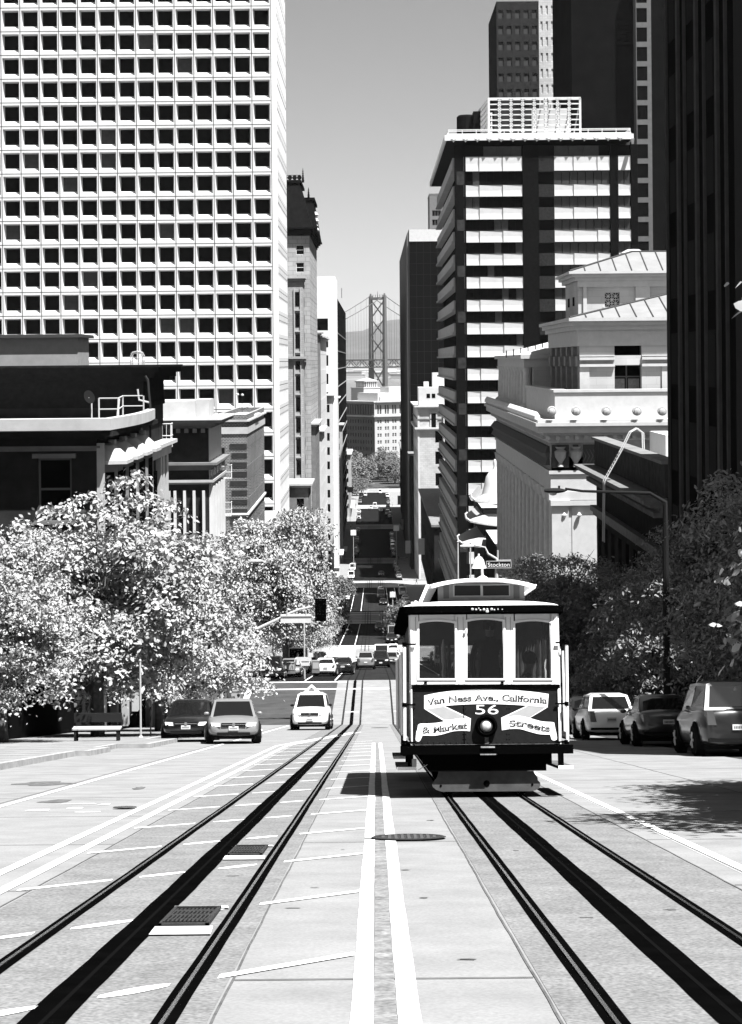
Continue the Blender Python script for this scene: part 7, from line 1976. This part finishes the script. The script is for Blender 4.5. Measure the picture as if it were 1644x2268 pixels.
for a, b in ((T4(78, 1912, .4)[0], T4(238, 1912, .4)[0]), (T4(1402, 1912, .4)[0], T4(1527, 1912, .4)[0])):
    for y0_, y1_ in ((.3, 2.8), (5.7, 8.2)):
        mb = MB(); mb.box(a, b, y0_+.04, y1_, stepz-.02, stepz+.02); st_ = mb.build('step_board', twood, tram)
        mb = MB(); mb.box(a, b, y0_, y0_+.04, stepz-.022, stepz+.024); mb.build('step_edge', tw, st_)
        mb = MB(); m = (a+b)/2; e = 1 if m < 0 else -1
        for yy in (y0_+.1, y1_-.2): mb.box(m+e*.06-.04, m+e*.06+.04, yy, yy+.06, stepz+.02, floor_z-.1)
        mb.build('step_bracket', tblack, st_)
q, r_ = T4(255, 1925, .1), T4(400, 1835, .1); mb = MB(); mb.cyl((q[0], .08, q[1]), (r_[0], .08, r_[1]), .006, n=6); mb.build('brake_rod', chrome, tram)
q = T4(230, 1860, .15); Tb(205, 242, 1835, 1900, .1, .16, 'side_bracket', tgrey)
# headlight
q = T4(815, 1562, -.1)
mb = MB(); mb.lathe((q[0], -.06, q[1]), [(.03,.06),(.10,.058),(.158,.04),(.158,-.02),(.135,-.05),(.125,-.055),(.115,-.03),(.085,-.01),(.078,-.012)], 28, axis='y'); hl = mb.build('headlight', tblack, tram, True)
mb = MB(); mb.lathe((q[0], -.075, q[1]), [(.0,.02),(.085,.012),(.088,.0),(.084,-.01),(.0701,-.012)], 24, axis='y'); mb.build('reflector_ring', G('lamp_ring', .05, .3, spec=.5), hl, True)
mb = MB(); mb.lathe((q[0], -.09, q[1]), [(.068,.01),(.066,-.006),(.05,-.022),(.028,-.032),(.006,-.036)], 24, axis='y'); mb.build('lamp_lens', G('lens_glass', .45, .15, .25, 40, .3, .6), hl, True)
Tb(800, 833, 1648, 1712, -.05, -.002, 'lamp_bracket', G('bracket_worn', .06, .5, .8, 30))
# painted ribbon
rib = G('ribbon_paint', .74, .5, .04, 6, spec=.15); ribg = G('ribbon_grey', .30, .5, .06, 6)
def arc(pts, n=8):
    """smooth line through points"""
    out = []
    for i in range(len(pts)-1):
        p0 = Vector(pts[max(i-1,0)]); p1 = Vector(pts[i]); p2 = Vector(pts[i+1]); p3 = Vector(pts[min(i+2,len(pts)-1)])
        for k in range(n):
            t_ = k/n; out.append(tuple(.5*((2*p1)+(p2-p0)*t_+(2*p0-5*p1+4*p2-p3)*t_*t_+(3*p1-p0-3*p2+p3)*t_**3)))
    return out+[tuple(pts[-1])]
def ribbon_part(top, bot, nm, mat, ya, yb2, par=fp):
    """band between an upper and a lower line"""
    n = 28
    def samp(l):
        l = arc(l); d = [0]
        for a, b in zip(l, l[1:]): d.append(d[-1]+(Vector(b)-Vector(a)).length)
        return [(float(np.interp(d[-1]*k/n, d, [p[0] for p in l])), float(np.interp(d[-1]*k/n, d, [p[1] for p in l]))) for k in range(n+1)]
    A, B = samp(top), samp(bot); mb = MB()
    for k in range(n): mb.prism([T4(*B[k]), T4(*B[k+1]), T4(*A[k+1]), T4(*A[k])], ya, yb2)
    return mb.build(nm, mat, par)
fold = []
for pts in ([(303,1422),(470,1398),(690,1503),(462,1520)], [(1318,1410),(1160,1390),(934,1496),(1168,1500)]):
    Tpoly(pts, -.004, -.002, 'ribbon_fold_edge', rib, par=fp)
for pts in ([(326,1424),(466,1404),(664,1502),(470,1511)], [(1296,1412),(1164,1396),(962,1492),(1172,1492)]):
    Tpoly(pts, -.0055, -.0042, 'ribbon_fold', ribg, par=fp)
r1 = ribbon_part([(303,1312),(430,1287),(620,1266),(815,1261),(1010,1266),(1200,1282),(1327,1300)], [(303,1422),(430,1402),(620,1387),(815,1382),(1010,1387),(1200,1400),(1318,1411)], 'ribbon', rib, -.008, -.0058)
r2 = ribbon_part([(252,1556),(270,1543),(330,1542),(430,1533),(540,1508),(620,1497),(687,1500)], [(238,1645),(290,1641),(380,1643),(450,1632),(540,1607),(620,1602),(680,1606)], 'ribbon', rib, -.008, -.0058)
r3 = ribbon_part([(936,1494),(1000,1484),(1090,1480),(1180,1500),(1270,1524),(1350,1530),(1372,1534)], [(942,1598),(1010,1588),(1090,1588),(1170,1610),(1250,1630),(1330,1634),(1392,1640)], 'ribbon', rib, -.008, -.0058)
Tpoly([(240,1600),(290,1640),(272,1680),(262,1690),(246,1690),(233,1680),(233,1665)], -.0082, -.0058, 'ribbon_tail', rib, par=fp)
Tpoly([(1338,1630),(1388,1610),(1396,1660),(1393,1674),(1380,1682),(1360,1681),(1349,1672)], -.0082, -.0058, 'ribbon_tail', rib, par=fp)
def text_mesh(s, size, off=0.0):
    cu = bpy.data.curves.new('letters', 'FONT'); cu.body = s; cu.offset = off; cu.size = size; cu.align_x = 'CENTER'; cu.fill_mode = 'FRONT'; cu.resolution_u = 4
    o = bpy.data.objects.new('letters', cu); C.objects.link(o); dg = bpy.context.evaluated_depsgraph_get(); me = bpy.data.meshes.new_from_object(o.evaluated_get(dg)); bpy.data.objects.remove(o); return me
def tram_text(s, line, size, white_, dark_, nm, par, shear=.12, spacing=1.0, y=-.0095, thick=0.0, off=(.009, -.006)):
    """word painted along a line: a dark shade beneath, the letter face above"""
    line = arc(line); d = [0]
    for a, b in zip(line, line[1:]): d.append(d[-1]+(Vector(T4(*b))-Vector(T4(*a))).length)
    L = d[-1]; xs_ = [T4(*p)[0] for p in line]; zs_ = [T4(*p)[1] for p in line]
    me = text_mesh(s, size); w0 = min(v.co.x for v in me.vertices); w1 = max(v.co.x for v in me.vertices); sc_ = L/(w1-w0)
    base = [v.co.copy() for v in me.vertices]
    def make(dx, dz, yy, mat, name, grow=0.0):
        m2 = me.copy() if not grow else text_mesh(s, size, grow); m2.name = name
        for v, c in zip(m2.vertices, base if not grow else [v.co.copy() for v in m2.vertices]):
            u = (c.x-w0)*sc_; bx = float(np.interp(u, d, xs_)); bz = float(np.interp(u, d, zs_)); g = .004
            sl = (float(np.interp(min(u+g, L), d, zs_))-float(np.interp(max(u-g, 0), d, zs_)))/(2*g)
            h_ = c.y; v.co = (bx-h_*sl*.6+dx+h_*shear*0, yy, bz+h_+dz)
        m2.materials.clear(); m2.materials.append(mat); o = bpy.data.objects.new(name, m2); C.objects.link(o); o.parent = par; return o
    if dark_: 
        make(off[0], off[1], y, dark_, nm+'_shade', .005)
    return make(0, 0, y-.0012, white_, nm, -.004 if dark_ else 0.0)
ink = G('letter_ink', .015, .6)
tram_text('Van Ness Ave., California', [(325,1394),(450,1372),(640,1358),(815,1352),(1000,1356),(1180,1366),(1305,1376)], .125, rib, ink, 'lettering', r1)
tram_text('& Market', [(283,1620),(400,1614),(500,1598),(590,1585),(650,1584)], .125, rib, ink, 'lettering', r2)
tram_text('Streets', [(1000,1566),(1090,1564),(1180,1580),(1260,1600),(1330,1606)], .125, rib, ink, 'lettering', r3)
tram_text('56', [(724,1466),(914,1466)], .19, G('number_paint', .7, .5), None, 'number', fp, y=-.003)
# driver and passenger
pt = person('gripman in a dark jacket standing at the levers inside the streetcar', (TX+.12, 0, 0), 0, .02, .012, 'stand', hair=.02)
def in_tram(o, x, y, z, rz):
    p = Matrix.Rotation(-TH, 3, 'X') @ Vector((x, y, z)); o.location = Vector(tram.location)+p; o.rotation_euler = (0, 0, rz)
in_tram(pt, .1, 1.15, floor_z, 0)
pt = person('passenger in a dark jacket slumped on the right front bench of the streetcar', (0, 0, 0), 0, .035, .02, 'sit', hair=.02)
in_tram(pt, .62, .78, floor_z+.36, R(90))
# ================================================================ street furniture and people
galv = G('galvanised_pole', .4, .5, .12, 6); dpole = G('dark_pole', .02, .6); signw = G('sign_back', .55, .5, .06, 3)
def P3(x, y, D): return wp(x, y, D)
# traffic signal with mast arm, left corner of the junction
D = 113.0
base = wp(560, 1590, D); X_ = -9.2
t = thing('traffic_signal', 'traffic signal on a curved pale mast arm at the left corner of the junction', 'traffic light', (X_, D, zr(D)), world=True)
a = [P3(615, 1375, D), P3(650, 1358, D), P3(685, 1346.5, D), P3(720, 1340, D), P3(755, 1336, D)]
a = [P3(622, 1369, D), P3(642, 1359, D), P3(664, 1350, D), P3(687, 1345, D), P3(718, 1344, D)]
mb = MB(); top = a[0]+Vector((-2.2, 0, -1.0)); mb.tube([Vector((X_, D, zr(D))), Vector((X_, D, top.z-.4)), top.lerp(Vector((X_, D, top.z)), .5)+Vector((0,0,-.1)), top]+a, [.13,.12,.11,.10,.09,.08,.07,.065,.055], 8); mb.build('mast_arm', galv, t, True)
q0, q1 = P3(697.5, 1327, D-.2), P3(723, 1376, D-.2)
mb = MB(); mb.box(q0.x, q1.x, D-.25, D-.05, q1.z, q0.z); hd_ = mb.build('signal_head', tblack, t)
for k in range(3):
    z = q0.z-(q0.z-q1.z)*(.2+.3*k); m = MB(); m.lathe(((q0.x+q1.x)/2+.05, D-.3, z), [(.13,.05),(.14,-.18),(.12,-.18),(.11,.05)], 12, axis='y'); vi = m.build('visor', tblack, hd_, loc=tuple(-hd_.location))
    m = MB(); m.lathe(((q0.x+q1.x)/2+.05, D-.27, z), [(.0,.0),(.105,.0)], 12, axis='y')
# plate seen from behind
q0, q1 = P3(622, 1360, D), P3(690, 1379, D)
m = MB(); m.box(q0.x, q1.x, D-.2, D-.16, q1.z, q0.z); sp_ = m.build('sign_plate', signw, t)
m = MB(); m.box(q0.x-.03, q1.x+.03, D-.24, D-.201, q0.z-.14, q0.z-.08)
for x in (636, 678): q = P3(x, 1352, D-.2); m.box(q.x-.03, q.x+.03, D-.22, D-.1, q0.z-.1, q.z)
m.build('sign_rail', galv, t)
def cobra(x, y, D, ax_, ay_, px, label, mat=galv, pole_y=None, size=1.0, Xp=None, group=None):
    """street lamp: head at x,y, arm rising from the pole at px"""
    hd = P3(x, y, D); e = P3(ax_, ay_, D); b = P3(px, ay_+25, D)
    t = thing('street_lamp', label, 'street lamp', (b.x, D, zr(D)), group or 'street lamps', world=True)
    s = 1 if b.x > hd.x else -1
    mb = MB(); mb.tube([Vector((b.x, D, zr(D))), Vector((b.x, D, b.z-1.0)), Vector((b.x, D, b.z)), Vector((b.x-s*.5, D, b.z+.3)), e, hd+Vector((s*.3*size, 0, .06))], [.12*size, .1*size, .08*size, .06*size, .045*size, .04*size], 8); mb.build('pole', mat, t, True)
    mb = MB(); L = .38*size; secs = []
    for k in range(9):
        f = k/8; w_ = .16*size*math.sin(math.pi*min(1, .08+f*.95))**.55; h_ = .09*size*math.sin(math.pi*min(1, .1+f*.92))**.6
        c = hd+Vector((s*L*(f*2-1), 0, 0)); secs.append([(c.x, c.y+w_*math.cos(2*math.pi*j/10), c.z+h_*math.sin(2*math.pi*j/10)) for j in range(10)])
    loft(mb, secs); mb.build('lamp_head', mat, t, True)
    mb = MB(); mb.lathe((hd.x-s*.1*size, hd.y, hd.z-.16*size), [(.03*size,0),(.11*size,.03*size),(.14*size,.1*size)], 12); mb.build('lamp_lens', G('lens_grey', .3, .3), t, True)
    mb = MB(); mb.cyl(hd+Vector((s*.1*size,0,.05)), hd+Vector((s*.1*size,0,.16)), .035, n=6); mb.build('photocell', mat, t)
    return t
cobra(1036, 1210, 112, 1075, 1213, 1100, 'pale cobra-head street lamp above the streetcar roof, on the same pole as the street name', galv, size=1.15)
cobra(1232, 1087, 62, 1290, 1088, 1474, 'dark cobra-head street lamp against the white classical building', G('lamp_dark_grey', .018, .6), size=1.0)
cobra(565, 1243, 96, 540, 1248, 505, 'pale street lamp head poking out of the left tree crowns', galv, size=1.0)
cobra(700+160-0, 1423-0, 300, 868, 1424, 880, 'tiny street lamp on the right, two junctions down', galv, size=1.3)
cobra(1006-8, 1320, 330, 1010-8, 1322, 1020-8, 'hidden small lamp', galv) if False else None
# street name plate
D = 112.0; q0, q1 = P3(1077, 1243, D-.2), P3(1133, 1258.5, D-.2)
t = thing('street_sign', 'dark plate reading Stockton above the streetcar roof', 'street sign', (q0.x, D, q0.z), world=True)
m = MB(); m.box(q0.x, q1.x, D-.2, D-.15, q1.z, q0.z); pl = m.build('plate', G('sign_dark', .012, .6), t)
m = MB(); w_ = .025
for (a0, a1, b0, b1) in ((q0.x, q1.x, q0.z-w_, q0.z), (q0.x, q1.x, q1.z, q1.z+w_), (q0.x, q0.x+w_, q1.z, q0.z), (q1.x-w_, q1.x, q1.z, q0.z)): m.box(a0, a1, D-.21, D-.201, b0, b1)
m.build('border', signw, t)
me = text_mesh('Stockton', .34); me.name = 'lettering'
w0 = min(v.co.x for v in me.vertices); w1 = max(v.co.x for v in me.vertices); sc_ = (q1.x-q0.x-.2)/(w1-w0)
cx_ = (q0.x+q1.x)/2
for v in me.vertices: x_, y_ = v.co.x, v.co.y; v.co = (cx_+(x_-(w0+w1)/2)*sc_-q0.x, -.205, q1.z+.09+y_-q0.z)
me.materials.clear(); me.materials.append(G('sign_letters', .8, .5)); o = bpy.data.objects.new('lettering', me); C.objects.link(o); o.parent = t
bm = bmesh.new(); bm.from_mesh(me); ex = bmesh.ops.extrude_face_region(bm, geom=bm.faces[:]); bmesh.ops.translate(bm, verts=[g for g in ex['geom'] if isinstance(g, bmesh.types.BMVert)], vec=(0, -.008, 0)); bm.to_mesh(me); bm.free()
m = MB(); px = P3(1103, 1250, D).x; m.cyl((px, D, q0.z+.6), (px, D, q0.z), .05, n=6); m.cyl((px-.02, D-.1, q0.z+.02), (q1.x, D-.1, q0.z+.02), .03, n=6); m.build('hanger', galv, t)
# tall poles in front of the pagoda corner
for px, y0_, y1_, lb in ((1014.5, 1202, 1290, 'thin pole left of the pagoda corner'), (1042, 1204, 1290, 'thin pole right of the pagoda corner lamp')):
    D = 118.0; a, b = P3(px, y0_, D), P3(px, y1_, D); t = thing('sign_pole', lb, 'pole', (b.x, D, zr(D)), 'thin poles at the right junction corner', world=True)
    m = MB(); m.cyl((a.x, D, zr(D)), a, .045, n=6); m.build('shaft', galv, t); m = MB(); m.lathe((a.x, D, a.z), [(.03,0),(.07,.05),(.03,.1)], 8); m.build('cap', galv, t)
# no-parking pole on the left bulb of the pavement
D = 68.5; a, b = P3(306, 1466, D), P3(312, 1634, D)
t = thing('sign_pole', 'slim grey pole on the left pavement corner before the parked black saloon', 'pole', (b.x, D, zr(D)+.14), world=True)
m = MB(); m.cyl((b.x, D, zr(D)+.12), (b.x-.0, D, a.z), .035, n=8); m.build('shaft', galv, t); m = MB(); m.lathe((b.x, D, a.z), [(.04,0),(.05,.05),(.02,.09)], 8); m.build('cap', galv, t)
m = MB(); m.lathe((b.x, D, zr(D)+.12), [(.09,0),(.09,.03),(.05,.08)], 8); m.build('foot', galv, t)
# pole and plates beyond the junction
D = 141.0; b = P3(675, 1500, D)
t = thing('sign_pole', 'pale pole with small street plates in the shade beyond the junction', 'pole', (b.x, D, zr(D)), world=True)
m = MB(); m.cyl((b.x, D, zr(D)+.1), (b.x, D, P3(675, 1372, D).z), .06, n=6); m.build('shaft', galv, t)
for (x0_, x1_, y0_, y1_) in ((657, 690, 1456, 1465), (668, 686, 1468, 1475), (683, 694, 1447, 1456)):
    p, q = P3(x0_, y0_, D-.1), P3(x1_, y1_, D-.1); m = MB(); m.box(p.x, q.x, D-.12, D-.09, q.z, p.z); m.build('plate', signw, t)
# low kiosk, bins, meters, bench on the left pavement
for k, (px, D, w_, h_, lb) in enumerate([(540-20, 118, .9, 1.3, 'pale newspaper box at the left junction corner'), (645, 150, .7, 1.1, 'pale newspaper box under the trees beyond the junction'), (700, 152, .6, 1.2, 'white notice box beyond the junction')]):
    q = P3(px, 1500, D); t = thing('news_box', lb, 'news box', (q.x, D, zr(D)+.12), 'boxes on the left pavement', world=True); z = zr(D)+.12
    m = MB(); m.box(q.x-w_/2, q.x+w_/2, D-.3, D+.3, z+.25, z+h_); m.build('cabinet', greystone, t); m = MB(); m.box(q.x-w_*.4, q.x+w_*.4, D-.32, D-.301, z+h_*.5, z+h_*.9); m.build('display', palestone, t)
    m = MB(); m.box(q.x-w_*.4, q.x+w_*.4, D-.22, D+.22, z, z+.25); m.build('stand', dpole, t)
D = 63.0; q = P3(215, 1600, D); z = zr(D)+.12
t = thing('bench', 'dark bench with pale slats on the left pavement by the tree trunk', 'bench', (q.x, D, z), world=True)
m = MB(); m.box(q.x-.8, q.x+.8, D-.25, D+.2, z+.42, z+.47); m.build('seat', palestone, t); m = MB(); m.box(q.x-.8, q.x+.8, D+.2, D+.25, z+.6, z+.9); m.build('backrest', dpole, t)
for s in (-.7, .7): m = MB(); m.box(q.x+s-.04, q.x+s+.04, D-.22, D+.22, z, z+.42); m.build('leg', dpole, t)
m0 = None
for k in range(6):
    D = 70+k*6.2; x_ = -8.35; z = zr(D)+.14
    t = thing('parking_meter', 'grey parking meter on the left kerb, %s' % ['first past the pole', 'beside the parked black saloon', 'between the saloon and the junction, nearer', 'between the saloon and the junction, middle', 'between the saloon and the junction, farther', 'last before the junction'][k], 'parking meter', (x_, D, z), 'parking meters on the left kerb', world=True)
    m = MB(); m.cyl((x_, D, z), (x_, D, z+1.1), .03, n=6); m.build('post', dpole, t); m = MB(); m.lathe((x_, D, z+1.1), [(.05,0),(.08,.05),(.08,.2),(.05,.28)], 8); m.build('head', greystone, t)
# people
def stand_at(px, D, lab, top, legs_, pose, rz, g=None, s=1.0, dz=0.0):
    q = P3(px, 1500, D); t = person(lab, (q.x, D, zr(D)+dz+.02), rz, top, legs_, pose, g, scale=s); return t
stand_at(511, 115, 'man in a grey shirt crossing at the left junction corner', .14, .02, 'walk', R(200))
stand_at(528, 114, 'dark-haired woman in a white top beside the man in grey', .6, .03, 'walk', R(170), s=.92)
g = 'people on the pavements down the hill'
stand_at(773, 402, 'person in white waiting at the third junction, left corner', .6, .02, 'stand', 0, g)
stand_at(777, 401, 'person in black beside the one in white at the left corner', .01, .01, 'walk', 1.2, g)
stand_at(660, 152, 'person in white shirt under the trees beyond the junction', .6, .02, 'stand', .4, g, dz=.1)
stand_at(695, 156, 'person in dark coat under the trees beyond the junction', .012, .012, 'walk', 2.4, g, dz=.1)
rnd = random.Random(21)
for k, (side, D) in enumerate([(-1, 258), (-1, 262), (1, 260), (-1, 384), (-1, 390), (-1, 395), (1, 388), (-1, 520), (-1, 526), (1, 522), (-1, 655), (1, 660), (-1, 796), (1, 800), (-1, 905), (1, 910)]):
    q = Vector((side*rnd.uniform(8.3, 11.5), D, 0)); lt = k % 3 == 0
    person(('person in pale clothes' if lt else 'person in dark clothes')+' at the %s corner, %s junction' % ('left' if side < 0 else 'right', {2: 'second', 3: 'third', 5: 'fourth', 6: 'fifth', 7: 'sixth', 8: 'sixth', 9: 'seventh'}[D//100]), (q.x, D, zr(D)+.14), rnd.uniform(0, 6), .6 if lt else .012, .012, 'walk' if k % 2 else 'stand', g)
# junction signals down the hill
for k, (px, py, D, lb) in enumerate([(1030-160, 1317, 300, 'white plate on a pole, right pavement two blocks down'), (1017-139, 1170, 610, 'white plate on a pole, right pavement far down'), (775, 1010+75, 780, 'white plate on a pole near the park trees'), (783, 1180, 560, 'white plate on a pole, left pavement far down')]):
    q = P3(px, py, D); t = thing('sign_pole', lb, 'pole', (q.x, D, zr(D)), 'plates on poles down the hill', world=True); w_ = D/620
    m = MB(); m.cyl((q.x, D, zr(D)), (q.x, D, q.z+w_), .08, n=5); m.build('shaft', galv, t); m = MB(); m.box(q.x-w_*.9, q.x+w_*.9, D-.2, D-.12, q.z-w_*.9, q.z+w_*.9); m.build('plate', signw, t)
# ---------------- haze
HZ = bpy.data.materials.new('haze'); HZ.use_nodes = True; n_ = HZ.node_tree.nodes; n_.clear()
ho = n_.new('ShaderNodeOutputMaterial'); hv = n_.new('ShaderNodeVolumePrincipled'); hv.inputs['Color'].default_value = (.95, .95, .95, 1); hv.inputs['Density'].default_value = HAZE = 0.00002; hv.inputs['Anisotropy'].default_value = .0
HZ.node_tree.links.new(hv.outputs[0], ho.inputs['Volume'])
mb = MB(); mb.box(-9500, 9500, -120, 16500, -80, 420); hz_ = tag(mb.build('haze', HZ), kind='stuff')
